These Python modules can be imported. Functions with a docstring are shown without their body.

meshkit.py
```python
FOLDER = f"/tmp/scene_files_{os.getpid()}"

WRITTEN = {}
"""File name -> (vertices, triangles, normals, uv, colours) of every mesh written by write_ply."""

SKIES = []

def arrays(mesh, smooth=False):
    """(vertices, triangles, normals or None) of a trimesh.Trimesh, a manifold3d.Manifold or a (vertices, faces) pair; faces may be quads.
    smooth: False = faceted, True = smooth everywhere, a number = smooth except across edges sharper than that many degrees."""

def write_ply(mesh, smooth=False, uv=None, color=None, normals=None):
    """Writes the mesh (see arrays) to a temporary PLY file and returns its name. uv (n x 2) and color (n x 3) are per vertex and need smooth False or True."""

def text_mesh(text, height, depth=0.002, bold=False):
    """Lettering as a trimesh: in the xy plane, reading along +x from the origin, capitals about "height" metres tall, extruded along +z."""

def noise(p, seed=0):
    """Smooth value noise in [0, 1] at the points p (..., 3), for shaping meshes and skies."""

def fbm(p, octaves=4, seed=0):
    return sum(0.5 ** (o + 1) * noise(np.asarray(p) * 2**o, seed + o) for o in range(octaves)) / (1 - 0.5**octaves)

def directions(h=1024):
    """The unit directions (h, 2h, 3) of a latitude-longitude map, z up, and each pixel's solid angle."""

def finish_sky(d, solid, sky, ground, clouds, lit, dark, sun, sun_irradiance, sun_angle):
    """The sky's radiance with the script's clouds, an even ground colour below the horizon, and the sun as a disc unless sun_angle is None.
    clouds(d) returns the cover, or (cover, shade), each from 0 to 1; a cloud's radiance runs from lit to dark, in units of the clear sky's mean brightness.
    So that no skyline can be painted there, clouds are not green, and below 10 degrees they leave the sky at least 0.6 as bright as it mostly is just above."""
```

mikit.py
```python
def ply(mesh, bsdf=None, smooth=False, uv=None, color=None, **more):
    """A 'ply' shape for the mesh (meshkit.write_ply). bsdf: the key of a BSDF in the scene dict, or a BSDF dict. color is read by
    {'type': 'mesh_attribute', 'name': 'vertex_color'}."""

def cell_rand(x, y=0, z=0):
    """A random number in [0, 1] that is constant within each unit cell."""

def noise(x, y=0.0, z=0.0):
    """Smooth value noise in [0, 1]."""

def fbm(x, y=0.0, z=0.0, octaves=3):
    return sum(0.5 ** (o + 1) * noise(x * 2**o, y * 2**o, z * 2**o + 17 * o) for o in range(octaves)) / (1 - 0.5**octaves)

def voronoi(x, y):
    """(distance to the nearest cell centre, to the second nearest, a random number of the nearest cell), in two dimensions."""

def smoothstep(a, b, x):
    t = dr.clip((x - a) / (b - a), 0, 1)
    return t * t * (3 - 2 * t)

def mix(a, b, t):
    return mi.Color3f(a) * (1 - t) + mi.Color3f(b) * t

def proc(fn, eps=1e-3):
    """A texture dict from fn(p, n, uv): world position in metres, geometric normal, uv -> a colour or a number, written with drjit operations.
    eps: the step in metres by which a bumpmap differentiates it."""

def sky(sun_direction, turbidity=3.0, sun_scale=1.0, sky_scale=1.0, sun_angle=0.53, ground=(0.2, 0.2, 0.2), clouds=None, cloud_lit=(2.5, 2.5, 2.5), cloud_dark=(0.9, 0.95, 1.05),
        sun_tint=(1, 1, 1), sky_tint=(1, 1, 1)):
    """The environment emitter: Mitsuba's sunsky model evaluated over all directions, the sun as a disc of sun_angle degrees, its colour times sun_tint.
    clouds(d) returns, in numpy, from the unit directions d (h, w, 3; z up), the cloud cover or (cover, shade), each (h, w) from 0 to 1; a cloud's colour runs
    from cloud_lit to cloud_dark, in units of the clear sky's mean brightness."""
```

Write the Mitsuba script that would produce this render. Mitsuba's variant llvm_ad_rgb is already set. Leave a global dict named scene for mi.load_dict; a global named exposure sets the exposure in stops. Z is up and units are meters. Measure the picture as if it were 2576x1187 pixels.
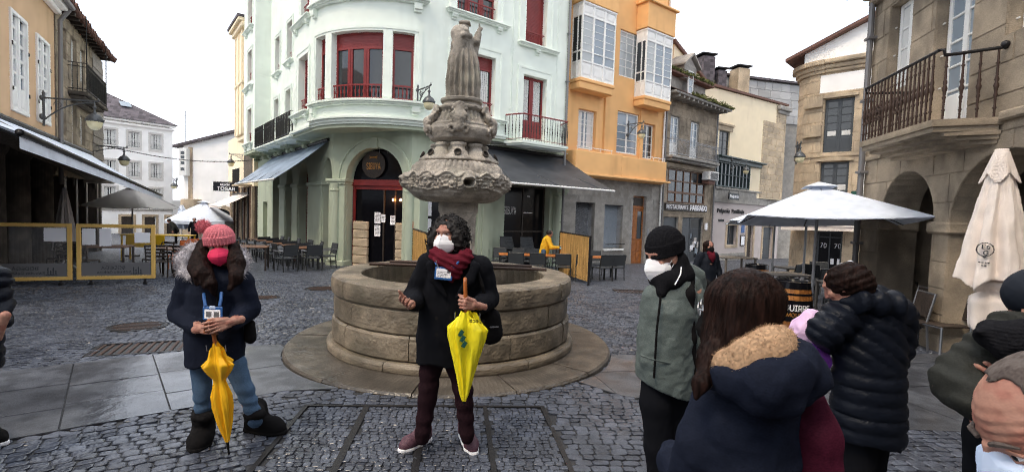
import math, random
import numpy as np, trimesh, shapely
import shapely.geometry as sg
from shapely import affinity
import mitsuba as mi, drjit as dr
import mikit, meshkit
from mikit import proc, noise, fbm, voronoi, cell_rand, smoothstep, mix

random.seed(7); RNG = np.random.default_rng(7)
scene, labels = {'type': 'scene'}, {}

# ---------------------------------------------------------------- camera, sky, exposure
CAM_Z, PITCH, ROLL, FOC = 1.62, math.radians(2.87), math.radians(1.92), 1231.2
_cam_f = np.array([0, math.cos(PITCH), -math.sin(PITCH)]); _cr = np.array([1., 0, 0]); _cu = np.cross(_cr, _cam_f)
_right = math.cos(ROLL) * _cr + math.sin(ROLL) * _cu; _up = -math.sin(ROLL) * _cr + math.cos(ROLL) * _cu
CAM = np.array([0, 0, CAM_Z])
scene['camera'] = {'type': 'perspective', 'fov': 92.6, 'fov_axis': 'x', 'near_clip': 0.05, 'far_clip': 400.0,
    'to_world': mi.ScalarTransform4f().look_at(origin=CAM.tolist(), target=(CAM + _cam_f).tolist(), up=_up.tolist())}
exposure = 2.72
def _clouds(d):
    p = d * np.array([3.0, 3.0, 6.0])
    n = meshkit.fbm(p + 11.3, 5)
    cover = np.clip(1.0 - np.clip((meshkit.fbm(d * 2.6 + 85.1, 4) - 0.54) * 3.0, 0, 0.30), 0, 1)
    return cover, np.clip((n - 0.5) * 1.3 + 0.10, 0, 0.5)
scene['sky'] = mikit.sky((-0.35, -0.45, 0.82), turbidity=3.5, sun_scale=0.22, sun_angle=18, clouds=_clouds,
    cloud_lit=(2.45, 2.53, 2.68), cloud_dark=(1.5, 1.58, 1.72))

# ---------------------------------------------------------------- helpers
def at(px, py, Y):
    """the point at forward distance Y seen at (px, py) of a 2576 x 1187 picture: used to read places off the photograph"""
    d = _right * (px - 1288) / FOC - _up * (py - 593.5) / FOC + _cam_f
    return CAM + d * Y / d[1]
SLOPE = 0.034
def gz(y): return -SLOPE * y
def ground_at(px, py):
    d = _right * (px - 1288) / FOC - _up * (py - 593.5) / FOC + _cam_f
    return CAM + d * (-CAM_Z / (d[2] + SLOPE * d[1]))
_used = {}
def key(k):
    if k not in _used:
        _used[k] = 0; return k
    _used[k] += 1; kk = '%s_%03d' % (k, _used[k]); _used[kk] = 0
    return kk
def thing(name, label, cat, group=None):
    k = key(name); labels[k] = {'label': label, 'category': cat}
    if group: labels[k]['group'] = group
    return k
def arr(m):
    if isinstance(m, tuple): return m
    return np.asarray(m.vertices), np.asarray(m.faces)
def join(ms):
    V, Fs, n = [], [], 0
    for m in ms:
        v, f = arr(m)
        f = np.asarray(f)
        if f.shape[1] == 4: f = np.vstack([f[:, [0, 1, 2]], f[:, [0, 2, 3]]])
        V.append(v); Fs.append(f + n); n += len(v)
    return np.vstack(V), np.vstack(Fs)
def put(parent, name, mesh, mat, smooth=False, label=None, uv=None, **kw):
    if isinstance(mesh, list): mesh = join(mesh)
    mesh = arr(mesh)
    if uv is not None:
        uv = np.tile(np.asarray(uv, float), (len(mesh[0]), 1)) if np.ndim(uv) == 1 else uv
    k = key(parent + '__' + name if parent else name)
    scene[k] = mikit.ply(mesh, mat, smooth=smooth, uv=uv, **kw)
    if label: labels[k] = {'label': label}
    return k
def solo(name, mesh, mat, label, cat, group=None, smooth=False, **kw):
    k = put(None, name, mesh, mat, smooth, **kw)
    labels[k] = {'label': label, 'category': cat}
    if group: labels[k]['group'] = group
    return k
def struct(name, mesh, mat, smooth=False, **kw):
    k = put(None, name, mesh, mat, smooth, **kw); labels[k] = {'kind': 'structure'}; return k
def T(loc=(0, 0, 0), rz=0, s=1.0):
    return mi.ScalarTransform4f().translate(list(map(float, loc))).rotate([0, 0, 1], rz).scale(s)
def dup(root, loc, rz, label, group=None, name=None, s=1.0):
    """another of a thing built at the origin: the parts' meshes again under a key of its own"""
    k = thing(name or root, label, labels[root]['category'], group or labels[root].get('group'))
    for q in [q for q in list(scene) if q.startswith(root + '__')]:
        scene[k + q[len(root):]] = {**scene[q], 'to_world': T(loc, rz, s)}
        _used[k + q[len(root):]] = 0
    return k
def move(root, loc, rz, s=1.0):
    for q in scene:
        if q.startswith(root + '__'): scene[q] = {**scene[q], 'to_world': T(loc, rz, s)}
# chamfered box: 24 corners, fixed topology
_sg = np.array([[a, b, c] for a in (-1, 1) for b in (-1, 1) for c in (-1, 1)])
def _cb():
    pts = []
    for s in _sg:
        for ax in range(3):
            q = s * 0.8; q = q.astype(float); q[ax] = s[ax]; pts.append(q)
    h = trimesh.convex.convex_hull(np.array(pts)); tree = {tuple(np.round(p, 3)): i for i, p in enumerate(pts)}
    idx = np.array([tree[tuple(np.round(v, 3))] for v in h.vertices])
    return idx[h.faces]
_CBF = _cb()
_BF = np.array([[0,1,3],[0,3,2],[4,6,7],[4,7,5],[0,4,5],[0,5,1],[2,3,7],[2,7,6],[0,2,6],[0,6,4],[1,5,7],[1,7,3]])
def box(x0, x1, y0, y1, z0, z1, c=0):
    h = np.array([x1 - x0, y1 - y0, z1 - z0]) / 2; o = np.array([x1 + x0, y1 + y0, z1 + z0]) / 2
    if c <= 0: return o + _sg * h, _BF
    c = min(c, h.min() * 0.9); P = []
    for s in _sg:
        for ax in range(3):
            q = s * (h - c); q = q.astype(float); q[ax] = s[ax] * h[ax]; P.append(q)
    return o + np.array(P), _CBF
def frame_of(d):
    d = d / np.linalg.norm(d); a = np.cross(d, [0, 0, 1.0] if abs(d[2]) < .95 else [1., 0, 0]); a /= np.linalg.norm(a)
    return a, np.cross(d, a), d
def tube(pts, r, n=8, cap=True):
    """a round bar along the points; r a number or one per point"""
    pts = np.asarray(pts, float); m = len(pts); r = np.broadcast_to(np.asarray(r, float), (m,))
    t = np.gradient(pts, axis=0) if m > 2 else np.repeat([pts[1] - pts[0]], 2, 0)
    t /= np.maximum(np.linalg.norm(t, axis=1, keepdims=True), 1e-9)
    a = frame_of(t[0])[0]; V = []; th = np.arange(n) * 2 * math.pi / n
    for i in range(m):
        a = a - t[i] * (a @ t[i]); a /= np.linalg.norm(a); b = np.cross(t[i], a)
        V.append(pts[i] + r[i] * (np.cos(th)[:, None] * a + np.sin(th)[:, None] * b))
    V = np.vstack(V); F = []
    for i in range(m - 1):
        for j in range(n):
            p, q = i * n + j, i * n + (j + 1) % n
            F += [[p, q, q + n], [p, q + n, p + n]]
    if cap:
        V = np.vstack([V, pts[:1], pts[-1:]]); k = m * n
        for j in range(n):
            F += [[k, (j + 1) % n, j], [k + 1, (m - 1) * n + j, (m - 1) * n + (j + 1) % n]]
    return V, np.array(F)
def lathe(prof, n=24, o=(0, 0, 0)):
    """revolve (r, z) pairs about z"""
    prof = np.asarray(prof, float); th = np.arange(n) * 2 * math.pi / n; m = len(prof)
    V = np.stack([prof[:, :1] * np.cos(th), prof[:, :1] * np.sin(th), np.repeat(prof[:, 1:], n, 1)], -1).reshape(-1, 3) + np.asarray(o, float)
    i, j = np.meshgrid(np.arange(m - 1), np.arange(n), indexing='ij'); p = (i * n + j).ravel(); q = (i * n + (j + 1) % n).ravel()
    return V, np.vstack([np.stack([p, q, q + n], 1), np.stack([p, q + n, p + n], 1)])
def xf(m, R=None, t=(0, 0, 0)):
    v, f = arr(m); v = v if R is None else v @ np.asarray(R).T
    return v + np.asarray(t, float), f
def rz(a):
    a = math.radians(a); c, s = math.cos(a), math.sin(a); return np.array([[c, -s, 0], [s, c, 0], [0, 0, 1]])
def rx(a):
    a = math.radians(a); c, s = math.cos(a), math.sin(a); return np.array([[1, 0, 0], [0, c, -s], [0, s, c]])
def ry(a):
    a = math.radians(a); c, s = math.cos(a), math.sin(a); return np.array([[c, 0, s], [0, 1, 0], [-s, 0, c]])
def extrude(poly, h):
    """shapely polygon(s) -> prism from 0 to h along z"""
    out = []
    for g in getattr(poly, 'geoms', [poly]):
        if g.is_empty or g.area < 1e-6 or g.geom_type != 'Polygon': continue
        out.append(arr(trimesh.creation.extrude_polygon(g, h, engine='earcut')))
    return join(out) if out else None
class Facade:
    """a wall plane: s metres along, d metres out of the wall, z up"""
    def __init__(s, O, ang=None, e=None):
        s.O = np.array([O[0], O[1]], float)
        s.e = np.array(e, float) / np.hypot(*e) if e is not None else np.array([math.sin(math.radians(ang)), math.cos(math.radians(ang))])
        s.n = np.array([s.e[1], -s.e[0]])
        s.M = np.array([[s.e[0], s.n[0], 0], [s.e[1], s.n[1], 0], [0, 0, 1.]]); s.flip = True
    def w(s, a, d, z): return np.array([*(s.O + s.e * a + s.n * d), z])
    def of(s, m):
        v, f = arr(m); v = v @ s.M.T; v[:, :2] += s.O
        return v, np.asarray(f)[:, ::-1]          # s, d, z is a left-handed frame
    def box(s, a0, a1, d0, d1, z0, z1, c=0.006): return s.of(box(a0, a1, d0, d1, z0, z1, c))
    def slab(s, poly, d0, d1):
        """polygon drawn in (s, z), from depth d0 to d1"""
        m = extrude(poly, d1 - d0)
        if m is None: return None
        v, f = m
        v = np.stack([v[:, 0], v[:, 2] + d0, v[:, 1]], 1)
        v = v @ s.M.T; v[:, :2] += s.O
        return v, f
    def text(s, txt, a, z, h, d, depth=.006, wid=None, bold=False, back=False):
        m = arr(meshkit.text_mesh(txt, h, depth, bold)); v = m[0].copy()
        if wid: v[:, 0] *= wid / v[:, 0].max()
        if back: v[:, 0] = v[:, 0].max() - v[:, 0]
        v = np.stack([v[:, 0] + a, v[:, 2] + d, v[:, 1] + z], 1) @ s.M.T; v[:, :2] += s.O
        return v, (m[1] if not back else m[1][:, ::-1])
def rect(a0, a1, z0, z1): return sg.box(a0, z0, a1, z1)
def arch(a0, a1, z0, zs, rise=None, n=16):
    """door with a round (or flattened) head springing at zs"""
    c, r = (a0 + a1) / 2, (a1 - a0) / 2; rise = rise or r
    th = np.linspace(0, math.pi, n)
    return sg.Polygon([(a0, z0)] + [(a1, z0)] + [(c + r * math.cos(t), zs + rise * math.sin(t)) for t in th])
# ---------------------------------------------------------------- blended solids (signed distances, surface nets)
def cone(p, a, b, ra, rb, sq=None):
    a, b = np.asarray(a, float), np.asarray(b, float)
    if sq is not None: p, a, b = p * sq, a * sq, b * sq
    ab = b - a; t = np.clip(((p - a) @ ab) / max(ab @ ab, 1e-12), 0, 1)
    return np.linalg.norm(p - a - t[:, None] * ab, axis=1) - (ra + (rb - ra) * t)
def ell(p, c, r, R=None):
    q = p - np.asarray(c, float); q = q if R is None else q @ R
    r = np.asarray(r, float); k0 = np.linalg.norm(q / r, axis=1); k1 = np.linalg.norm(q / r ** 2, axis=1)
    return k0 * (k0 - 1) / np.maximum(k1, 1e-9)
def rbox(p, c, h, r=.01, R=None):
    q = p - np.asarray(c, float); q = q if R is None else q @ R
    q = np.abs(q) - (np.asarray(h, float) - r)
    return np.linalg.norm(np.maximum(q, 0), axis=1) + np.minimum(q.max(1), 0) - r
def chain(p, pts, rs, k=.03, sq=None):
    d = None
    for i in range(len(pts) - 1):
        c = cone(p, pts[i], pts[i + 1], rs[i], rs[i + 1], sq); d = c if d is None else sm(d, c, k)
    return d
def sm(a, b, k):
    if k <= 0: return np.minimum(a, b)
    h = np.clip(0.5 + 0.5 * (b - a) / k, 0, 1); return b + (a - b) * h - k * h * (1 - h)
def cut(a, b, k=.01): return -sm(-a, b, k)
def nz(p, f, seed=0, o=3): return meshkit.fbm(p * f, o, seed) - .5
def solid(fn, lo, hi, h, smooth_it=1):
    """mesh of fn(p) < 0 by naive surface nets; lo, hi the bounds"""
    lo, hi = np.asarray(lo, float), np.asarray(hi, float); n = np.ceil((hi - lo) / h).astype(int) + 1
    g = np.stack(np.meshgrid(*[np.arange(k) for k in n], indexing='ij'), -1).reshape(-1, 3)
    D = np.concatenate([fn(lo + c * h) for c in np.array_split(g.astype(np.float32), max(1, len(g) // 400000))]).reshape(n)
    S = D < 0; m = n - 1
    acc = np.zeros((*m, 3)); cnt = np.zeros(m)
    I = np.stack(np.meshgrid(*[np.arange(k) for k in m], indexing='ij'), -1).astype(float)
    cor = [(a, b, c) for a in (0, 1) for b in (0, 1) for c in (0, 1)]
    V = lambda A, o: A[o[0]:o[0] + m[0], o[1]:o[1] + m[1], o[2]:o[2] + m[2]]
    for o in cor:
        for ax in range(3):
            if o[ax]: continue
            o2 = list(o); o2[ax] = 1; a, b = V(D, o), V(D, o2); x = V(S, o) != V(S, o2)
            t = np.where(x, a / np.where(x, a - b, 1), 0); q = np.broadcast_to(np.array(o, float), acc.shape).copy(); q[..., ax] = t
            acc += np.where(x[..., None], q, 0); cnt += x
    on = cnt > 0; idx = -np.ones(m, int); idx[on] = np.arange(on.sum())
    P = lo + h * (I[on] + acc[on] / cnt[on][:, None]); F = []
    for ax in range(3):
        u, v = (ax + 1) % 3, (ax + 2) % 3
        sl = [slice(1, k) for k in m]; sl[ax] = slice(0, m[ax])
        sl2 = list(sl); sl2[ax] = slice(1, m[ax] + 1)
        a, b = S[tuple(sl)], S[tuple(sl2)]
        for flip in (0, 1):
            w = np.argwhere((a & ~b) if not flip else (~a & b))
            if not len(w): continue
            base = w.copy(); base[:, u] += 1; base[:, v] += 1
            def gi(du, dv):
                q = base.copy(); q[:, u] -= du; q[:, v] -= dv; return idx[q[:, 0], q[:, 1], q[:, 2]]
            A, B, C, E = gi(1, 1), gi(0, 1), gi(0, 0), gi(1, 0)
            F.append(np.stack([A, B, C, E] if not flip else [A, E, C, B], 1))
    F = np.vstack(F); F = F[(F >= 0).all(1)]; F = np.vstack([F[:, [0, 1, 2]], F[:, [0, 2, 3]]])
    if smooth_it:
        import scipy.sparse as sp
        e = np.vstack([F[:, [0, 1]], F[:, [1, 2]], F[:, [2, 0]]]); e = np.vstack([e, e[:, ::-1]])
        A = sp.coo_matrix((np.ones(len(e)), (e[:, 0], e[:, 1])), shape=(len(P), len(P))).tocsr(); A.data[:] = 1
        dg = np.asarray(A.sum(1)).ravel()[:, None]
        for _ in range(smooth_it):
            P = P + .5 * ((A @ P) / dg - P); P = P - .52 * ((A @ P) / dg - P) * .9
    return P, F
# ---------------------------------------------------------------- materials
def rgb(*c): return {'type': 'rgb', 'value': list(c) if len(c) > 1 else [c[0]] * 3}
def plain(k, col, rough=.6, metal=0., spec=.5, **kw):
    scene[k] = {'type': 'twosided', 'bsdf': {'type': 'principled', 'base_color': col if isinstance(col, dict) else rgb(*col), 'roughness': rough, 'metallic': metal, 'specular': spec, **kw}}
    labels.pop(k, None); return k
def rich(k, fn, rough=.7, bump=None, scale=1.0, spec=.4, eps=.003, **kw):
    b = {'type': 'principled', 'base_color': proc(fn), 'roughness': rough if not callable(rough) else proc(rough), 'specular': spec, **kw}
    if bump is not None:
        b = {'type': 'bumpmap', 'tex': proc(bump, eps), 'scale': scale, 'bsdf': b}
    scene[k] = {'type': 'twosided', 'bsdf': b}; return k
def stone_fn(a, b, dark, f=6.0, moss=None):
    """speckled granite: two tones, grain, weather stains; uv.x carries each stone's own tone"""
    def fn(p, n, uv):
        t = fbm(p.x * f, p.y * f, p.z * f, 3); g = noise(p.x * 90, p.y * 90, p.z * 90)
        c = mix(a, b, smoothstep(.3, .7, t)) * (.78 + .44 * g) * (.80 + .40 * uv.x)
        w = smoothstep(.46, .70, .6 * fbm(p.x * 1.3 + 7, p.y * 1.3, p.z * .9, 4) + .4 * fbm(p.x * 5, p.y * 5, p.z * 1.5, 3))
        c = mix(c, mi.Color3f(dark), w * .65)
        if moss is not None:
            m = smoothstep(.5, .75, fbm(p.x * 3 + 31, p.y * 3, p.z * 3, 3)); c = mix(c, mi.Color3f(moss), m * .5)
        return c
    return fn
def grain(p, n, uv): return .006 * noise(p.x * 45, p.y * 45, p.z * 45) + .012 * fbm(p.x * 9, p.y * 9, p.z * 9, 2)
def plaster_fn(a, dirt, amt=.5, f=.6):
    def fn(p, n, uv):
        t = fbm(p.x * f + 3, p.y * f, p.z * f * .35, 4); s = fbm(p.x * 4, p.y * 4, p.z * .5, 3)
        c = mi.Color3f(a) * (.92 + .16 * fbm(p.x * 2, p.y * 2, p.z * 2, 3))
        return mix(c, mi.Color3f(dirt), amt * smoothstep(.50, .78, .55 * t + .45 * s))
    return fn
def cloth_fn(a, f=260., v=.25):
    def fn(p, n, uv):
        return mi.Color3f(a) * (1 - v + 2 * v * noise(p.x * f, p.y * f, p.z * f)) * (.85 + .3 * fbm(p.x * 9, p.y * 9, p.z * 9, 2))
    return fn
def wood_fn(a, b, f=3., ax='z'):
    def fn(p, n, uv):
        u, v, w = (p.x, p.y, p.z) if ax == 'z' else (p.z, p.y, p.x)
        t = fbm(u * 38 + uv.x * 17, v * 38, w * f, 3); return mix(a, b, smoothstep(.3, .7, t)) * (.8 + .4 * uv.x)
    return fn
rich('granite_warm', stone_fn((.22, .178, .128), (.13, .105, .075), (.05, .041, .03), 4.5, moss=(.09, .08, .055)), .45, grain, 1.3)
rich('granite_wet', stone_fn((.115, .098, .080), (.065, .056, .047), (.03, .026, .022), 4.), .28, grain, 1.0)
rich('granite_grey', stone_fn((.42, .375, .32), (.27, .24, .205), (.11, .10, .082), 9., moss=(.40, .38, .31)), .75, grain, 1.0)
rich('ashlar_brown', stone_fn((.35, .285, .21), (.25, .205, .155), (.12, .098, .074), 3.), .8, grain, .6)
rich('ashlar_pale', stone_fn((.54, .43, .30), (.43, .345, .245), (.27, .22, .165), 2.), .85, grain, .7)
rich('ashlar_grey', stone_fn((.36, .34, .31), (.28, .265, .245), (.19, .175, .155), 5.), .75, grain, .6)
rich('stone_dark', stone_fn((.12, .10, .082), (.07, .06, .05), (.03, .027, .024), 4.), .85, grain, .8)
rich('mint', plaster_fn((.735, .80, .73), (.53, .57, .51), .34), .75)
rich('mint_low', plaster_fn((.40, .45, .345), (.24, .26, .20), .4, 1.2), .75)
rich('orange', plaster_fn((.76, .44, .185), (.46, .25, .10), .42), .75)
rich('ochre', plaster_fn((.60, .41, .25), (.36, .23, .13), .4), .8)
rich('cream', plaster_fn((.82, .70, .50), (.58, .47, .33), .5), .85)
rich('white_wall', plaster_fn((.88, .87, .85), (.70, .67, .63), .25), .85)
rich('pink_grey', plaster_fn((.50, .44, .42), (.34, .30, .28), .4), .8)
def wet(a, b, lo, hi):
    def col(p, n, uv):
        t = fbm(p.x * 7, p.y * 7, p.z * 7, 3); g = noise(p.x * 150, p.y * 150, p.z * 150)
        return mix(a, b, smoothstep(.3, .7, t)) * (.72 + .56 * g) * (.80 + .40 * uv.x)
    def ro(p, n, uv):
        return lo + (hi - lo) * smoothstep(.35, .65, fbm(p.x * 1.7 + 4, p.y * 1.7, 0, 3)) + .1 * noise(p.x * 60, p.y * 60, p.z * 60)
    return col, ro
def _fine(p, n, uv): return .0035 * noise(p.x * 70, p.y * 70, p.z * 70) + .006 * noise(p.x * 26, p.y * 26, p.z * 26)
_c, _o = wet((.066, .075, .099), (.034, .039, .053), .22, .48); rich('sett', _c, _o, _fine, 1.0, spec=.6)
_c, _o = wet((.074, .079, .092), (.044, .047, .055), .07, .40); rich('slab', _c, _o, lambda p, n, uv: .002 * fbm(p.x * 18, p.y * 18, 0, 3) + .0008 * noise(p.x * 120, p.y * 120, p.z * 120), 1.0, spec=.6)
def _grnd(p, n, uv):
    x, y = p.x * 8.3 + .5 * noise(p.x, p.y), p.y * 11. + .5 * noise(p.x * .7, p.y * .7, 4)
    a, b, r = voronoi(x, y); j = smoothstep(.02, .14, b - a)
    return mix((.030, .030, .032), mi.Color3f(.062, .070, .090) * (.6 + .7 * r), j) * (.8 + .4 * fbm(p.x * .5, p.y * .5, 0, 3))
def _grndb(p, n, uv):
    x, y = p.x * 8.3 + .5 * noise(p.x, p.y), p.y * 11. + .5 * noise(p.x * .7, p.y * .7, 4)
    a, b, r = voronoi(x, y); return .02 * smoothstep(.0, .25, b - a) + .004 * r
rich('ground_far', _grnd, .36, _grndb, 1.0, spec=.55, eps=.012)
plain('joint', (.020, .020, .022), .5)
plain('stone_light', (.56, .54, .51), .8)
rich('slate', lambda p, n, uv: mi.Color3f(.085, .072, .082) * (.55 + .9 * cell_rand(dr.floor(p.x * 3.5 + p.y * 2.1), dr.floor(p.z * 5))) * (.75 + .5 * fbm(p.x * 3, p.y * 3, p.z * 3, 2)), .65)
rich('slate_wall', lambda p, n, uv: mi.Color3f(.40, .40, .40) * (.72 + .5 * uv.x) * (.85 + .3 * fbm(p.x, p.y, p.z * 3, 3)), .6)
rich('tile_red', lambda p, n, uv: mix((.20, .10, .075), (.10, .06, .05), fbm(p.x * 6, p.y * 6, p.z * 6, 3)), .8)
rich('red_paint', lambda p, n, uv: mi.Color3f(.205, .026, .026) * (.8 + .4 * fbm(p.x * 5, p.y * 5, p.z * 2, 3)), .38)
rich('white_paint', lambda p, n, uv: mi.Color3f(.78, .78, .76) * (.86 + .2 * fbm(p.x * 6, p.y * 6, p.z * 2, 3)), .45)
rich('door_orange', wood_fn((.42, .145, .035), (.27, .085, .02)), .4)
rich('wood_dark', wood_fn((.055, .040, .032), (.028, .022, .018)), .5)
rich('wood_brown', wood_fn((.20, .10, .055), (.11, .055, .03), 3., 'x'), .5)
rich('wood_grey', wood_fn((.20, .175, .15), (.12, .105, .09), 3., 'x'), .6)
rich('bamboo', wood_fn((.50, .30, .10), (.34, .19, .06), 2.), .5)
rich('oak_barrel', wood_fn((.36, .145, .035), (.20, .075, .02), 2.), .42)
rich('handle_wood', wood_fn((.42, .13, .03), (.30, .085, .02), 4.), .25)
rich('awning_dark', lambda p, n, uv: mi.Color3f(.045, .049, .056) * (.6 + .8 * fbm(p.x * 1.3, p.y * 1.3, p.z * 3, 3)), .5)
rich('awning_blue', lambda p, n, uv: mi.Color3f(.15, .20, .27) * (.5 + 1. * fbm(p.x * 1.1, p.y * 1.1, p.z * 2.5, 4)), .34, spec=.6)
rich('canvas_white', cloth_fn((.60, .65, .73), 300, .04), .7)
rich('canvas_beige', cloth_fn((.72, .64, .58), 220, .06), .8)
plain('canvas_shade', (.34, .36, .40), .7); plain('canvas_grey', (.48, .45, .43), .7); plain('pole_grey', (.34, .34, .35), .4)
plain('iron', (.018, .017, .018), .45, .3); plain('iron_rust', (.055, .032, .024), .6, .3); plain('steel', (.35, .36, .38), .35, .9)
plain('pipe_grey', (.19, .185, .19), .5, .4); plain('lamp_metal', (.09, .095, .10), .4, .6); plain('lamp_glass', (.72, .66, .42), .2)
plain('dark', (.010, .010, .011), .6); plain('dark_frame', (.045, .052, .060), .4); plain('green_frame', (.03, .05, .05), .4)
plain('pane', (.025, .030, .034), .04, 0, .8); plain('pane_sky', (.22, .27, .32), .06, 0, .9); plain('pane_pale', (.38, .41, .42), .12, 0, .7)
plain('curtain', (.62, .62, .60), .8); plain('ebony', (.005, .005, .007), .12, 0, .16)
scene['glass'] = {'type': 'thindielectric', 'int_ior': 1.5}
plain('yellow_frame', (.74, .47, .13), .45); plain('paper', (.88, .88, .92), .7); plain('plastic_black', (.018, .02, .022), .45)
plain('mesh_black', (.028, .032, .036), .6); plain('chrome', (.55, .55, .57), .25, .9); plain('red_bright', (.33, .05, .03), .4)
plain('gold', (.55, .24, .05), .35, .2); plain('white', (.80, .80, .80), .6); plain('blue_badge', (.03, .11, .32), .3); plain('print', (.12, .13, .16), .6)
plain('yellow_plastic', (.75, .46, .02), .4); plain('orange_plastic', (.55, .13, .03), .45); plain('blue_sign', (.03, .10, .30), .4); plain('green_sign', (.01, .07, .05), .4)
plain('bulb', (.9, .6, .3), .3)
rich('leafy', lambda p, n, uv: mi.Color3f(.10, .11, .035) * (.5 + uv.x), .8)
rich('water', lambda p, n, uv: mi.Color3f(.02, .022, .018), .03)
def skin_fn(a, b):
    def fn(p, n, uv):
        return mix(a, b, smoothstep(.4, .7, fbm(p.x * 30, p.y * 30, p.z * 30, 3))) * (.92 + .16 * noise(p.x * 420, p.y * 420, p.z * 420))
    return fn
rich('skin', skin_fn((.38, .20, .148), (.30, .125, .092)), .5, lambda p, n, uv: .0016 * fbm(p.x * 110, p.y * 110, p.z * 110, 3), 1.0, spec=.3)
def hair_fn(a, b, f=1.0):
    def fn(p, n, uv):
        t = noise(p.x * 420 * f, p.y * 420 * f, p.z * 40 * f); s = fbm(p.x * 70, p.y * 70, p.z * 7, 3)
        return mix(a, b, .55 * t + .45 * smoothstep(.4, .7, s))
    return fn
# ---------------------------------------------------------------- ground, cobbles, slabs
def sheet(poly, dz):
    """a flat polygon laid on the sloping ground"""
    out = []
    for g in getattr(poly, 'geoms', [poly]):
        if g.geom_type != 'Polygon' or g.area < 1e-6: continue
        v, f = trimesh.creation.triangulate_polygon(g, engine='earcut')
        out.append((np.column_stack([v, gz(v[:, 1]) + dz]), f))
    return join(out)
_gx = np.linspace(-160, 160, 33)
_v = np.array([[x, y, gz(y)] for y in np.linspace(-40, 220, 27) for x in _gx]); _f = []
for i in range(26):
    for j in range(32): _f.append([i * 33 + j, i * 33 + j + 1, (i + 1) * 33 + j + 1, (i + 1) * 33 + j])
struct('ground', (_v, np.array(_f)), 'ground_far')
FC = np.array([-.76, 6.58])                       # the fountain's axis
FAR = 13.0
plaza = sg.Polygon([(-3, .9), (3, .9), (3, 1.5), (FAR * 1.1 + 1, FAR), (-FAR * 1.1 - 1, FAR), (-3, 1.5)])
step_disc = sg.Point(*FC).buffer(2.10, 48)
PO, PA, PB = np.array([-1.74, 4.18]), np.array([.9970, .0771]), np.array([.108, -.9941])
def pan(a, b): return PO + PA * a + PB * b
panels = sg.Polygon([pan(0, 0), pan(2.07, 0), pan(2.07, 2.6), pan(0, 2.6)])
e1, e1n = np.array([.77, .638]), np.array([-.638, .77])
S0 = np.array([-3.52, 3.33])
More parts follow.
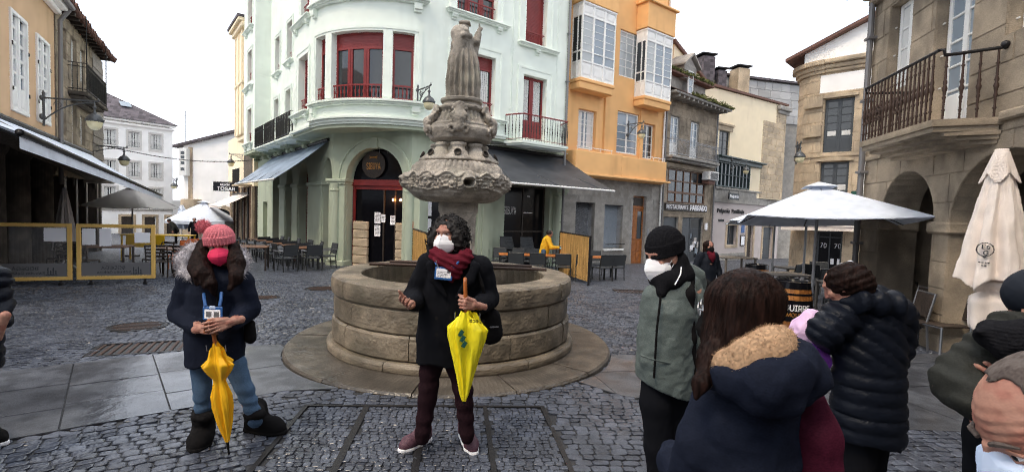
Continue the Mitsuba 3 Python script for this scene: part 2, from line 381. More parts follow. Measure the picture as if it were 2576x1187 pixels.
band_l = sg.Polygon([S0 - e1 * 2.6, S0 + e1 * 1.86, np.array([-1.55, 4.65]), FC, np.array([-2.75, 6.35]), S0 + e1 * 1.30 + e1n * 2.12, S0 - e1 * 2.6 + e1n * 2.12]).difference(step_disc.buffer(.012))
band_r = sg.Polygon([(.75, 5.1), (1.1, 4.72), (1.9, 4.42), (2.84, 4.09), (4.5, 4.06), (6.6, 4.3), (7.4, 6.5), (6.3, 7.0), (3.6, 6.5), (1.0, 6.28)]).difference(step_disc.buffer(.012))
covers = [((-5.39, 7.02), .36, 1, 'manhole_cover', 'round iron manhole cover set in the cobbles beyond the stone slabs at the left', 'manhole cover'),
    ((-4.51, 11.71), .40, 1, 'manhole_cover', 'round iron manhole cover in the cobbles behind the fountain, far side', 'manhole cover'),
    ((-5.08, 10.04), .30, 1, 'manhole_cover', 'ribbed round drain cover behind the pink-hatted woman', 'manhole cover')]
grates = [((-4.47, 5.88), .46, .30, 25, 'square iron drain grate at the edge of the wet slabs on the left'), ((3.4, 13.15), .55, .34, 0, 'rectangular iron drain cover in the cobbles by the right-hand tables')]
holes = shapely.union_all([step_disc, panels.buffer(.03), band_l, band_r] + [sg.Point(*c[0]).buffer(c[1] + .02) for c in covers] + [affinity.rotate(rect(g[0][0] - g[1], g[0][0] + g[1], g[0][1] - g[2], g[0][1] + g[2]), g[3]) for g in grates])
struct('pavement', sheet(plaza.difference(step_disc.buffer(-.1)), .004), 'joint')
_c = np.array([(-.5, -.32), (-.32, -.5), (.32, -.5), (.5, -.32), (.5, .32), (.32, .5), (-.32, .5), (-.5, .32)])
def sett_mesh(c, u, v, lu, lv, h, low, rg):
    """one dressed cobble: footprint lu x lv about c along the unit vectors u, v, with a worn crown"""
    q = _c + rg.uniform(-.045, .045, (8, 2)); rings = [(q, 0), (q, .70), (q * .84, .98)] if not low else [(q, 0), (q * .85, .95)]
    V = [np.column_stack([r, np.full(8, z)]) for r, z in rings] + [np.array([[0, 0, 1.0]])]
    V = np.vstack(V); V[:, 2] = V[:, 2] * h + (V[:, 2] > .5) * (V[:, :2] @ rg.uniform(-.008, .008, 2))
    xy = c + np.outer(V[:, 0] * lu, u) + np.outer(V[:, 1] * lv, v)
    return np.column_stack([xy, gz(xy[:, 1]) + .004 + V[:, 2]])
def _sf(k):
    F = []
    for i in range(k - 1):
        for j in range(8):
            a, b = i * 8 + j, i * 8 + (j + 1) % 8; F += [[a, b, b + 8], [a, b + 8, a + 8]]
    for j in range(8): F.append([(k - 1) * 8 + j, (k - 1) * 8 + (j + 1) % 8, k * 8])
    return np.array(F)
SF_HI, SF_LO = _sf(3), _sf(2)
_near, _rest = [], []
shapely.prepare(holes); shapely.prepare(plaza)
def lay(ang, rows, area, wob, rg, lu=(.075, .135), lv=.083, h=(.010, .017), gap=.008, into=None):
    u = np.array([math.cos(ang), math.sin(ang)]); v = np.array([-u[1], u[0]]); C = []
    for r in range(rows[0], rows[1]):
        a = -18 + rg.uniform(0, .1)
        while a < 18:
            l = rg.uniform(*lu); cc = u * (a + l / 2) + v * (r * lv + wob * math.sin(a * .5 + r * .02)); C.append((cc[0], cc[1], l)); a += l
    C = np.array(C); ok = shapely.contains_xy(area, C[:, 0], C[:, 1]) & ~shapely.contains_xy(holes, C[:, 0], C[:, 1]) & (np.abs(C[:, 0]) < 1.09 * C[:, 1] + .5)
    for x, y, l in C[ok]:
        hh = rg.uniform(*h); lo = y > 6.0
        (into if into is not None else _rest).append((sett_mesh(np.array([x, y]), u, v, l - gap, lv - gap, hh, lo, rg), SF_LO if lo else SF_HI, rg.uniform(), y))
_rg = np.random.default_rng(3)
front_l = sg.Polygon([(-4.5, 1), (-1.0, 1), (-1.45, 3.1), (-1.72, 4.2), (-1.2, 4.8), (-2.2, 4.25), (-4.4, 2.6)])
lay(math.radians(33), (-70, 180), front_l, .02, _rg)
lay(math.radians(2), (0, 175), plaza.difference(front_l), .06, _rg)
_rest.sort(key=lambda t: t[3])
for t in _rest[:300]: put('pavement', 'cobble', t[:2], 'sett', uv=(t[2], .5))
def lump(L):
    m = join([t[:2] for t in L]); return m, np.vstack([np.tile([t[2], .5], (len(t[0]), 1)) for t in L])
_m, _uv = lump(_rest[300:])
labels[put('pavement', 'further_cobbles', _m, 'sett', uv=_uv)] = {'kind': 'stuff'}
# the five paved strips in dark steel frames in front of the basin
_h2, holes = holes, sg.Point(50, 50).buffer(.1); _small = []; _L = 2.07 / 4
for i in range(4):
    ar = sg.Polygon([pan(i * _L + .025, .03), pan((i + 1) * _L - .025, .03), pan((i + 1) * _L - .025, 2.55), pan(i * _L + .025, 2.55)]); shapely.prepare(ar)
    lay(math.atan2(PA[1], PA[0]), (10, 100), ar, .0, _rg, (.05, .075), .056, (.009, .014), .006, _small)
holes = _h2
_m, _uv = lump(_small); labels[put('pavement', 'small_cobbles', _m, 'sett', uv=_uv)] = {'kind': 'stuff'}
def strip(a, b, w, z0, z1):
    a, b = np.asarray(a), np.asarray(b); d = (b - a) / np.linalg.norm(b - a); n = np.array([-d[1], d[0]]) * w / 2
    V = [(*(q + s * n), gz((q + s * n)[1]) + z) for z in (z0, z1) for q in (a, b) for s in (-1, 1)]
    return np.array(V), np.array([[0,1,3],[0,3,2],[4,6,7],[4,7,5],[0,2,6],[0,6,4],[1,5,7],[1,7,3],[0,4,5],[0,5,1],[2,3,7],[2,7,6]])
for i in range(5): put('pavement', 'steel_strip', strip(pan(i * _L, 0), pan(i * _L, 2.6), .035 if i not in (1, 2) else .05, .003, .021), 'iron')
put('pavement', 'steel_strip', strip(pan(-.02, 0), pan(2.09, 0), .035, .003, .022), 'iron')
put('pavement', 'steel_strip', strip(pan(.0, 1.3), pan(2.07, 1.3), .02, .003, .0215), 'iron')
# flagstones of the walk, cut to size
def flags(area, org, u, v, cols, rows, name):
    k = struct(name, sheet(area, .0055), 'joint'); rg = np.random.default_rng(5)
    for i in range(len(cols) - 1):
        rs = rows if not callable(rows) else rows(i)
        for j in range(len(rs) - 1):
            q = sg.Polygon([org + u * cols[i] + v * rs[j], org + u * cols[i + 1] + v * rs[j], org + u * cols[i + 1] + v * rs[j + 1], org + u * cols[i] + v * rs[j + 1]])
            q = q.buffer(-.007).intersection(area.buffer(-.006))
            for g in getattr(q, 'geoms', [q]):
                if g.geom_type != 'Polygon' or g.area < .01: continue
                m = extrude(g.simplify(.003), .012); h = rg.uniform(.0, .004); t = rg.uniform(-.004, .004, 2); c = np.array(g.centroid.coords[0])
                V = m[0].copy(); V[:, 2] += .008 + h + gz(V[:, 1]) + (V[:, :2] - c) @ t
                put(name, 'flagstone', (V, m[1]), 'slab', uv=(rg.uniform(), .5))
flags(band_l, S0, e1, e1n, [-2.7, -1.65, -.62, .30, .98, 1.55, 2.3, 3.4], lambda i: ([0, .72, 1.45, 2.2], [0, 2.2], [0, .55, 1.3, 2.2], [0, .62, 1.2, 2.2], [0, .5, 1.25, 2.2], [-.3, .9, 2.3], [-.6, .8, 2.4])[i % 7], 'stone_walk')
flags(band_r, np.array([.8, 3.9]), np.array([.98, .2]), np.array([-.2, .98]), [-1, .45, 1.3, 2.4, 3.3, 4.4, 5.5, 6.6, 7.5], lambda i: [-.5, .55 + .1 * (i % 3), 1.35 + .15 * (i % 2), 2.2, 3.2], 'stone_walk_by_arcade')
for c, r, _, nm, lb, ct in covers:
    k = thing(nm, lb, ct); z = gz(c[1])
    v, f = lathe([(0, .018), (r - .05, .018), (r - .045, .013), (r - .03, .013), (r - .028, .02), (r, .02), (r, 0)], 40)
    v = v + [c[0], c[1], 0]; v[:, 2] += gz(v[:, 1]); put(k, 'cover', (v, f), 'iron')
    rb = []
    for q in range(-3, 4):
        w = math.sqrt(max((r - .07) ** 2 - (q * r / 4) ** 2, 0))
        if w > .03: rb.append(strip(np.array(c) + [-w, q * r / 4], np.array(c) + [w, q * r / 4], .03, .016, .025))
    put(k, 'rib', rb, 'iron_rust')
for c, a, b, an, lb in grates:
    k = thing('drain_grate', lb, 'drain'); R = rz(an)[:2, :2]; C = np.array(c)
    put(k, 'frame', [strip(C + R @ p, C + R @ q, .04, .0, .02) for p, q in (((-a, -b), (a, -b)), ((-a, b), (a, b)), ((-a, -b), (-a, b)), ((a, -b), (a, b)))], 'iron')
    for i in range(11):
        x = -a + .04 + (2 * a - .08) * i / 10; put(k, 'bar', strip(C + R @ (x, -b), C + R @ (x, b), .03, .004, .017), 'iron_rust')
# ---------------------------------------------------------------- the fountain
FX, FY = FC; fz = lambda py: at(1150, py, FY)[2]
fountain = thing('stone_fountain', 'round granite fountain with a carved bowl and urn on a pillar in its basin', 'fountain')
_rg = np.random.default_rng(11)
def ring_stone(r0, r1, z0, z1, a0, a1, n=10, bulge=.0, gap=.006, rough=.006, seed=0, flat=False):
    """a curved block of masonry between two radii, its long edges eased"""
    g = gap / r1; th = np.linspace(a0 + g, a1 - g, n); c = min(.022, (z1 - z0) * .2)
    pr = [(r0, z0), (r1 - c, z0 + .002), (r1, z0 + c), (r1 + bulge * .8, z0 * .7 + z1 * .3), (r1 + bulge, (z0 + z1) / 2), (r1 + bulge * .8, z0 * .3 + z1 * .7), (r1, z1 - c), (r1 - c, z1), ((r0 + r1) / 2, z1 + .001), (r0 + c * .6, z1), (r0, z1 - c * .6)]
    m = len(pr); V = np.array([[r * math.cos(t), r * math.sin(t), z] for t in th for r, z in pr]); F = []
    for i in range(n - 1):
        for j in range(m):
            a, b = i * m + j, i * m + (j + 1) % m; F += [[a, a + m, b + m], [a, b + m, b]]
    F += [[0, j, j + 1] for j in range(1, m - 1)] + [[(n - 1) * m, (n - 1) * m + j + 1, (n - 1) * m + j] for j in range(1, m - 1)]
    d = nz(V + seed * 3.7, 5.0, seed, 3) * rough * 3 + nz(V + seed, 17.0, seed, 2) * rough
    rr = np.hypot(V[:, 0], V[:, 1]); V[:, 0] *= 1 + d / rr; V[:, 1] *= 1 + d / rr; V[:, 2] += d * .5 * (V[:, 2] > (z0 + z1) / 2)
    return V + [FX, FY, 0], np.array(F)
ZS, ZR = -.12, .78
for i in range(13):
    a0 = .3 + i * 2 * math.pi / 13; put(fountain, 'step_stone', ring_stone(1.5, 2.10, -.45, ZS + .003 * (i % 3), a0, a0 + 2 * math.pi / 13, 20, .006, .006, .0022, i), 'granite_wet', False)
def course(nm, r0, r1, z0, z1, n, off, bulge, rough):
    cuts = np.cumsum(_rg.uniform(.8, 1.25, n)); cuts = np.r_[0, cuts / cuts[-1]] * 2 * math.pi + off
    for i in range(n):
        m = ring_stone(r0, r1 + _rg.uniform(-.006, .006), z0, z1, cuts[i], cuts[i + 1], 26, bulge, .005, rough, i + int(off * 10))
        put(fountain, nm, m, 'granite_warm', False, uv=(_rg.uniform(.3, .7), .5))
course('base_moulding', 1.2, 1.60, ZS - .02, ZS + .11, 8, .5, .012, .004)
course('basin_stone', 1.2, 1.545, ZS + .115, ZS + .39, 9, .2, .006, .008)
course('basin_stone', 1.2, 1.53, ZS + .395, ZS + .665, 8, .8, .006, .008)
course('rim_stone', 1.20, 1.555, ZS + .67, ZR, 6, .45, .012, .004)
v, f = lathe([(1.199, -.3), (1.199, ZR - .02)], 60); put(fountain, 'inner_wall', (v + [FX, FY, 0], f[:, ::-1]), 'granite_warm')
v, f = lathe([(0.0, .22), (1.2, .22)], 48); put(fountain, 'water', (v + [FX, FY, 0], f), 'water')
for dy, sx in ((.42, 1.16), (.80, 1.02)):
    w = math.sqrt(1.34 ** 2 - dy ** 2)
    put(fountain, 'iron_bar', [tube([(FX - w, FY + dy, ZR + .02), (FX + w, FY + dy, ZR + .02)], .021, 8)], 'iron_rust', True)
    put(fountain, 'iron_bar', [tube([(FX - w * .96, FY + dy + .12, ZR + .018), (FX + w * .96, FY + dy + .12, ZR + .018)], .014, 8)], 'iron_rust', True)
# pillar: square section, shaped by a profile
def square_lathe(prof, n=8, tw=0):
    out = []
    for r, z in prof: out.append([(sx * r, sy * r, z) for sx, sy in ((-1, -1), (-.8, -1), (.8, -1), (1, -1), (1, -.8), (1, .8), (1, 1), (.8, 1), (-.8, 1), (-1, 1), (-1, .8), (-1, -.8))])
    V = np.array(out).reshape(-1, 3); F = []
    for i in range(len(prof) - 1):
        for j in range(12):
            a, b = i * 12 + j, i * 12 + (j + 1) % 12; F += [[a, b, b + 12], [a, b + 12, a + 12]]
    return V @ rz(tw).T, np.array(F)
zb = fz(508)
pr = [(.30, -.1), (.30, .35), (.27, .42), (.245, .50), (.20, .62), (.185, .80), (.195, .95), (.225, 1.05), (.235, zb - .16), (.255, zb - .13), (.255, zb + .03)]
v, f = square_lathe(pr, tw=8); put(fountain, 'pillar', (v + [FX + .02, FY, 0], f), 'granite_grey', 35)
def scroll(r, w):
    t = np.linspace(0, 4.6 * math.pi, 60); rad = r * (1 - .82 * t / t[-1]); return tube(np.column_stack([rad * np.cos(t), 0 * t, rad * np.sin(t)]), np.linspace(w, w * .5, 60), 8)
for a in (8, 98, 188, 278):
    m = join([xf(scroll(.105, .032), None, (.30, s, .62)) for s in (-.06, 0, .06)] + [xf(lathe([(0, -.09), (.03, -.09), (.03, .09), (0, .09)], 10), rx(90), (.30, 0, .62))])
    put(fountain, 'scroll', xf(m, rz(a), (FX, FY, 0)), 'granite_grey', True)
# bowl: one carved surface r(angle, height)
def carved(prof, fn, nth, nz_, top=True):
    prof = np.asarray(prof, float); s = np.r_[0, np.cumsum(np.hypot(*np.diff(prof, axis=0).T))]; t = np.linspace(0, s[-1], nz_)
    r, z = np.interp(t, s, prof[:, 0]), np.interp(t, s, prof[:, 1]); th = np.arange(nth) * 2 * math.pi / nth
    R, TH = np.repeat(r[:, None], nth, 1), np.repeat(th[None], nz_, 0); Z = np.repeat(z[:, None], nth, 1); S = np.repeat((t / s[-1])[:, None], nth, 1)
    D = fn(TH, S, Z, R); nr, nzv = np.gradient(z, t), -np.gradient(r, t); L = np.hypot(nr, nzv) + 1e-9
    R = R + D * (nr / L)[:, None]; Z = Z + D * (nzv / L)[:, None]
    V = np.stack([R * np.cos(TH), R * np.sin(TH), Z], -1).reshape(-1, 3)
    i, j = np.meshgrid(np.arange(nz_ - 1), np.arange(nth), indexing='ij'); p, q = (i * nth + j).ravel(), (i * nth + (j + 1) % nth).ravel()
    return V + [FX, FY, 0], np.vstack([np.stack([p, q, q + nth], 1), np.stack([p, q + nth, p + nth], 1)])
z0, z1, z2, z3 = fz(508), fz(466), fz(430), fz(414)
bowl_prof = [(.20, z0 - .01), (.42, z0 - .006), (.50, z0 + .01), (.585, z0 + .05), (.645, z0 + .11), (.655, z1 + .02), (.66, z1 + .09), (.64, z2 - .03), (.60, z2 + .025), (.55, z3 - .015), (.44, z3 + .0), (.30, z3 + .005)]
NM = 8
def bowl_fn(TH, S, Z, R):
    P = np.stack([R * np.cos(TH), R * np.sin(TH), Z], -1)
    u = (TH * NM / (2 * math.pi) + .095) % 1 - .5; x = u * 2 * math.pi * .68 / NM          # metres from the nearest mask
    odd = 1 - np.floor(TH * NM / (2 * math.pi) + .095) % 2
    zz = Z - (z1 - .005)
    D = nz(P, 26, 3, 3) * .008 + nz(P, 70, 4, 2) * .006
    gad = .024 * np.abs(np.sin(TH * 26)) ** .7 * np.clip((S - .66) / .06, 0, 1) * np.clip((.93 - S) / .05, 0, 1)
    zg = .105 + .022 * np.cos(u * 4 * math.pi); D += .042 * np.exp(-((zz - zg) / .015) ** 2) + .018 * np.exp(-((zz - zg + .035) / .012) ** 2)
    bead = .02 * np.exp(-((zz - zg - .028) / .011) ** 2) * (np.sin(TH * 52) > .2)
    face = np.exp(-(x / .115) ** 4 - ((zz - .02) / .10) ** 4); D += face * (.062 * (odd + .6 * (1 - odd)))
    D += .035 * np.exp(-(x / .085) ** 2 - ((zz - .085) / .03) ** 2) * odd                        # brow
    D -= .20 * np.exp(-(x / .046) ** 4 - ((zz - .015) / .036) ** 4) * odd                       # mouth
    D += .05 * np.exp(-((np.hypot(x, (zz - .015) * 1.1) - .068) / .018) ** 2) * odd
    leaf = nz(P * np.array([1, 1, 1.3]), 19, 9, 2); D += np.clip(np.abs(leaf) - .06, 0, .12) * .20 * np.exp(-((zz - .005) / .085) ** 4) * (np.abs(x) > .05 * odd)
    wing = np.exp(-((np.abs(x) - .165) / .06) ** 2 - ((zz + .0) / .06) ** 2); D += wing * (.035 + .02 * np.sin(TH * 90 + zz * 60))
    D += (.022 * np.exp(-((zz + .06 + .5 * np.abs(np.abs(u) - .5) * .2 - .02) / .012) ** 2))
    return D + gad + bead
put(fountain, "bowl", carved([(r * .955, z) for r, z in bowl_prof], bowl_fn, 560, 110), 'granite_grey', True)
# ring of flared spout pedestals above the bowl
zt = fz(366)
core = [(.34, z3), (.29, z3 + .10), (.27, zt - .03), (.30, zt + .06)]
put(fountain, 'neck', carved(core, lambda TH, S, Z, R: nz(np.stack([R * np.cos(TH), R * np.sin(TH), Z], -1), 20, 2) * .01, 64, 16), 'granite_grey', True)
for i in range(8):
    a = i * 45 + 4; h = zt - z3
    pr = [(.12, z3 - .01), (.165, z3 + .025), (.172, z3 + .03), (.172, z3 + .055), (.155, z3 + .06), (.150, z3 + .08), (.125, z3 + .10), (.100, z3 + .15), (.085, zt - .09), (.08, zt - .05), (.10, zt - .035), (.105, zt - .01), (.10, zt), (.0, zt + .004)]
    v, f = lathe(pr, 24); q = np.array([.275, 0, 0]); lean = np.clip((zt - v[:, 2]) / h, 0, 1); v = v * [1., 1.02, 1] + q + np.outer(lean * .10, [1, 0, 0])
    k = put(fountain, 'spout_pedestal', xf((v + nz(v + i, 22, i)[:, None] * .012, f), rz(a), (FX + .02, FY, 0)), 'granite_grey', True)
    zz = (z3 * .55 + zt * .45); hole = lathe([(0, .0), (.03, 0.0), (.045, .012), (.05, .03), (.04, .034)], 14)
    put(k, 'spout_hole', xf(xf(hole, ry(62) , (.275 + .045 + .148, 0, zz - .012)), rz(a), (FX + .02, FY, 0)), 'stone_dark', True)
# urn
zu0, zu1, zu2, zu3, zu4 = zt, fz(354), fz(337), fz(296), fz(252)
urn_prof = [(.24, zu0 - .01), (.33, zu0 + .02), (.40, zu1 - .01), (.435, zu2 - .01), (.44, zu2 + .03), (.41, zu2 + .075), (.415, zu2 + .09), (.335, zu2 + .13), (.29, zu3 + .01), (.28, zu3 + .05), (.30, zu3 + .07), (.315, zu3 + .085), (.315, zu3 + .115), (.26, zu3 + .135), (.245, zu3 + .17), (.25, zu4 - .055), (.275, zu4 - .045), (.28, zu4 - .01), (.27, zu4), (.0, zu4 + .002)]
def urn_fn(TH, S, Z, R):
    P = np.stack([R * np.cos(TH), R * np.sin(TH), Z], -1); w = np.clip((Z - zu2 - .10) / .03, 0, 1) * np.clip((zu3 + .06 - Z) / .02, 0, 1)
    return nz(P, 24, 6) * .014 + nz(P, 75, 5, 2) * .004 + w * .012 * np.sin(TH * 30)
put(fountain, 'urn', xf(carved(urn_prof, urn_fn, 360, 110), None, (.035, 0, 0)), 'granite_grey', True)
for i, a in enumerate(range(-88, 272, 72)):
    def leafvol(p):
        q = p; d = 1e3 * np.ones(len(p)); cc = lambda y, z, x, r: ell(q, (x, y, z), (.05, r, r))
        d = chain(q, [(.445, 0, zu2 + .02), (.44, 0, zu2 + .12), (.36, 0, zu2 + .20), (.335, 0, zu3 + .10)], [.055, .06, .05, .04], .03)
        for s in (-1, 1):
            t = np.linspace(0, 3.6 * math.pi, 16)
            sp = [(.455 - .006 * k, s * (.095 - .05 * k / 16) + s * .055 * (1 - k / 17) * math.cos(x) * -1, zu2 - .0 + .055 * (1 - k / 17) * math.sin(x)) for k, x in enumerate(t)]
            d = sm(d, chain(q, sp, [.022] * 16, .006), .012); d = sm(d, chain(q, [(.43, s * .06, zu2 + .12), (.42, s * .085, zu2 + .17), (.37, s * .06, zu2 + .23)], [.03, .028, .015], .02), .02)
            d = sm(d, ell(q, (.46, s * .03, zu2 + .055), (.03, .028, .03)), .015)
        for k in range(7):
            g = (k - 3) * .42; d = sm(d, cone(q, (.345, 0, zu3 + .02), (.355 - .02 * abs(k - 3) / 3, .085 * math.sin(g), zu3 + .02 + .10 * math.cos(g)), .02, .026), .012)
        d = sm(d, ell(q, (.36, 0, zu3 + .035), (.035, .03, .03)), .012)
        return d + nz(q, 45, i) * .012
    m = solid(leafvol, (.27, -.17, zu2 - .10), (.53, .17, zu3 + .18), .010, 0)
    put(fountain, 'acanthus_scroll', xf(m, rz(a), (FX + .035, FY, 0)), 'granite_grey', True)
# the statue: a robed friar, hood and pointed cape, right arm raised
def statue_fn(p):
    q = (p - np.array([FX, FY, zu4])) / .935
    th = np.arctan2(q[:, 1], q[:, 0]); fold = (.5 + .5 * np.sin(th * 15 + 4 * nz(q, 3, 1) + q[:, 2] * .8)) ** 2
    d = chain(q, [(0, 0, -.02), (0, 0, .25), (-.005, 0, .55), (-.01, .0, .80), (-.02, 0, .88)], [.222, .215, .200, .160, .085], .05, np.array([1., 1.12, 1.]))
    d = d - .065 * fold * np.clip((.82 - q[:, 2]) / .4, 0.15, 1) + .034
    cape = cone(q, (-.05, -.10, .88), (-.075, -.155, .50), .135, .022, np.array([1., 1.5, 1])); d = sm(d, cape, .015)
    d = sm(d, chain(q, [(-.12, -.09, .87), (.0, -.17, .85), (.09, -.07, .87)], [.042, .042, .036], .02), .02)
    hood = ell(q, (-.035, -.075, .885), (.105, .085, .045)) ; d = sm(d, hood, .01)
    d = sm(d, ell(q, (.0, .0, 1.0), (.058, .070, .085)), .008); d = sm(d, rbox(q, (.0, .0, 1.066), (.082, .082, .020), .016), .004)
    d = sm(d, cone(q, (-.0, 0, .9), (-.0, 0, .99), .046, .04), .02)
    arm = chain(q, [(.08, .0, .80), (.17, .0, .83), (.195, .01, .93)], [.055, .056, .046], .02); d = sm(d, arm, .012)
    drape = chain(q, [(.16, .05, .84), (.14, .06, .70), (.12, .05, .55)], [.06, .055, .03], .03); d = sm(d, drape, .03)
    hand = chain(q, [(.195, .01, .93), (.205, .01, .985), (.225, .01, 1.01)], [.03, .028, .02], .01); d = sm(d, hand, .01)
    for k in range(4): d = sm(d, chain(q, [(.195 + k * .014, .01, .985), (.202 + k * .016, .01, 1.015), (.206 + .012 * k, .0, 1.065 - .026 * k)], [.012, .010, .009], .004), .004)
    d = sm(d, chain(q, [(-.13, .02, .80), (-.15, .08, .66), (-.05, .16, .62)], [.06, .06, .05], .03), .03)
    return (d + nz(q, 14, 4) * .014 + nz(q, 45, 5, 2) * .006) * .935
m = xf(solid(statue_fn, (FX - .32, FY - .32, zu4 - .005), (FX + .34, FY + .34, zu4 + 1.05), .0095, 0), None, (.045, 0, 0))
statue = solo('friar_statue', m, 'granite_grey', 'weathered stone statue of a robed friar with one arm raised, on top of the fountain', 'statue', smooth=True)
# ---------------------------------------------------------------- building kit
class Bend:
    """a wall bent round a vertical cylinder: a metres along the curve, d out of it"""
    def __init__(s, c, R, d0, d1):
        s.c, s.R, s.d0, s.d1 = np.asarray(c, float), R, np.asarray(d0, float), np.asarray(d1, float)
    def p(s, a, d, z):
        t = a / s.R; h = (s.R + d)[:, None] * (np.cos(t)[:, None] * s.d0 + np.sin(t)[:, None] * s.d1); return np.column_stack([s.c + h, z])
    def slab(s, poly, d0, d1, step=.10):
        out = []; a0, _, a1, _ = poly.bounds; n = max(1, int(math.ceil((a1 - a0) / step))); xs = np.linspace(a0, a1, n + 1)
        for i in range(n):
            m = extrude(poly.intersection(sg.box(xs[i], -50, xs[i + 1], 50)), d1 - d0)
            if m is not None: out.append((s.p(m[0][:, 0], m[0][:, 2] + d0, m[0][:, 1]), m[1]))
        return join(out)
    def box(s, a0, a1, d0, d1, z0, z1, c=0): return s.slab(rect(a0, a1, z0, z1), d0, d1)
def bars(F, a0, a1, z0, z1, d0, d1, w, nx=1, nz_=1, bw=None, rows=None):
    """a sash: rim of width w with nx by nz_ lights"""
    bw = bw or w * .5; out = [F.box(a0, a0 + w, d0, d1, z0, z1), F.box(a1 - w, a1, d0, d1, z0, z1), F.box(a0 + w, a1 - w, d0, d1 - .002, z0, z0 + w), F.box(a0 + w, a1 - w, d0, d1 - .002, z1 - w, z1)]
    for i in range(1, nx):
        x = a0 + w + (a1 - a0 - 2 * w) * i / nx; out.append(F.box(x - bw / 2, x + bw / 2, d0 + .005, d1 - .004, z0 + w, z1 - w))
    for z in (rows if rows is not None else [z0 + w + (z1 - z0 - 2 * w) * j / nz_ for j in range(1, nz_)]):
        out.append(F.box(a0 + w, a1 - w, d0 + .007, d1 - .006, z - bw / 2, z + bw / 2))
    return join(out)
def window(F, b, a0, a1, z0, z1, dep=-.18, mat='white_paint', pane='pane', nx=2, nz_=3, w=.07, bw=.035, sash=True, label=None, curtain=None, rows=None):
    """frame, glass, and a closing wall behind it; returns the frame's key"""
    if sash and nx == 2:
        m = (a0 + a1) / 2; fr = join([bars(F, a0 + .01, m + .02, z0 + .01, z1 - .01, dep - .05, dep, w, 1, nz_, bw, rows), bars(F, m - .02, a1 - .01, z0 + .01, z1 - .01, dep - .055, dep + .004, w, 1, nz_, bw, rows)])
    else: fr = bars(F, a0 + .01, a1 - .01, z0 + .01, z1 - .01, dep - .05, dep, w, nx, nz_, bw, rows)
    k = put(b, 'window', fr, mat, label=label)
    put(k, 'pane', F.slab(rect(a0 + .02, a1 - .02, z0 + .02, z1 - .02), dep - .032, dep - .026), pane)
    if curtain: 
        for s, (x0, x1) in enumerate(((a0 + .09, a0 + .36 * (a1 - a0)), (a1 - .36 * (a1 - a0), a1 - .09))): put(k, 'curtain', F.slab(rect(x0, x1, z0 + .1, z1 - .1), dep - .0255, dep - .0245), 'curtain')
    return k
def sill(F, b, a0, a1, z, mat, d=.20, corb=(), nm='sill', h=.15):
    k = put(b, nm, [F.box(a0, a1, 0, d, z - .06, z, .012), F.box(a0 + .03, a1 - .03, 0, d - .05, z - .105, z - .06, .01), F.box(a0 + .06, a1 - .06, 0, d - .09, z - h, z - .105, .008)], mat)
    for c in corb: put(b, 'corbel', [F.box(c - .11, c + .11, 0, .13, z - h - .13, z - h, .01), F.box(c - .10, c + .10, 0, .17, z - h - .10, z - h - .002, .05), F.box(c - .11, c + .11, 0, .06, z - h - .22, z - h - .13, .03)], mat)
    return k
def trim(F, b, a0, a1, z0, z1, mat, w=.24, d=.035, nm='window_surround', top=True):
    P = rect(a0 - w, a1 + w, z0, z1 + w).difference(rect(a0, a1, z0 - 1, z1)); Q = rect(a0 - w - .04, a1 + w + .04, z0, z1 + w + .05).difference(rect(a0 - w + .03, a1 + w - .03, z0 - 1, z1 + w - .03))
    return put(b, nm, [F.slab(P, -.01, d), F.slab(Q, -.012, d + .022)], mat)
def bar_line(F, a0, a1, d, z0, z1, n, r=.009, turned=True):
    """balusters standing between two heights"""
    out = []
    for i in range(n):
        a = a0 + (a1 - a0) * (i + .5) / n; p = F.w(a, d, z0); h = z1 - z0
        if turned: out.append(xf(lathe([(r, 0), (r, h * .40), (r * 2.2, h * .43), (r * 1.1, h * .46), (r * 2.0, h * .5), (r * 1.1, h * .54), (r * 2.2, h * .57), (r, h * .6), (r, h)], 6), None, p))
        else: out.append(tube([p, p + [0, 0, h]], r, 6))
    return out
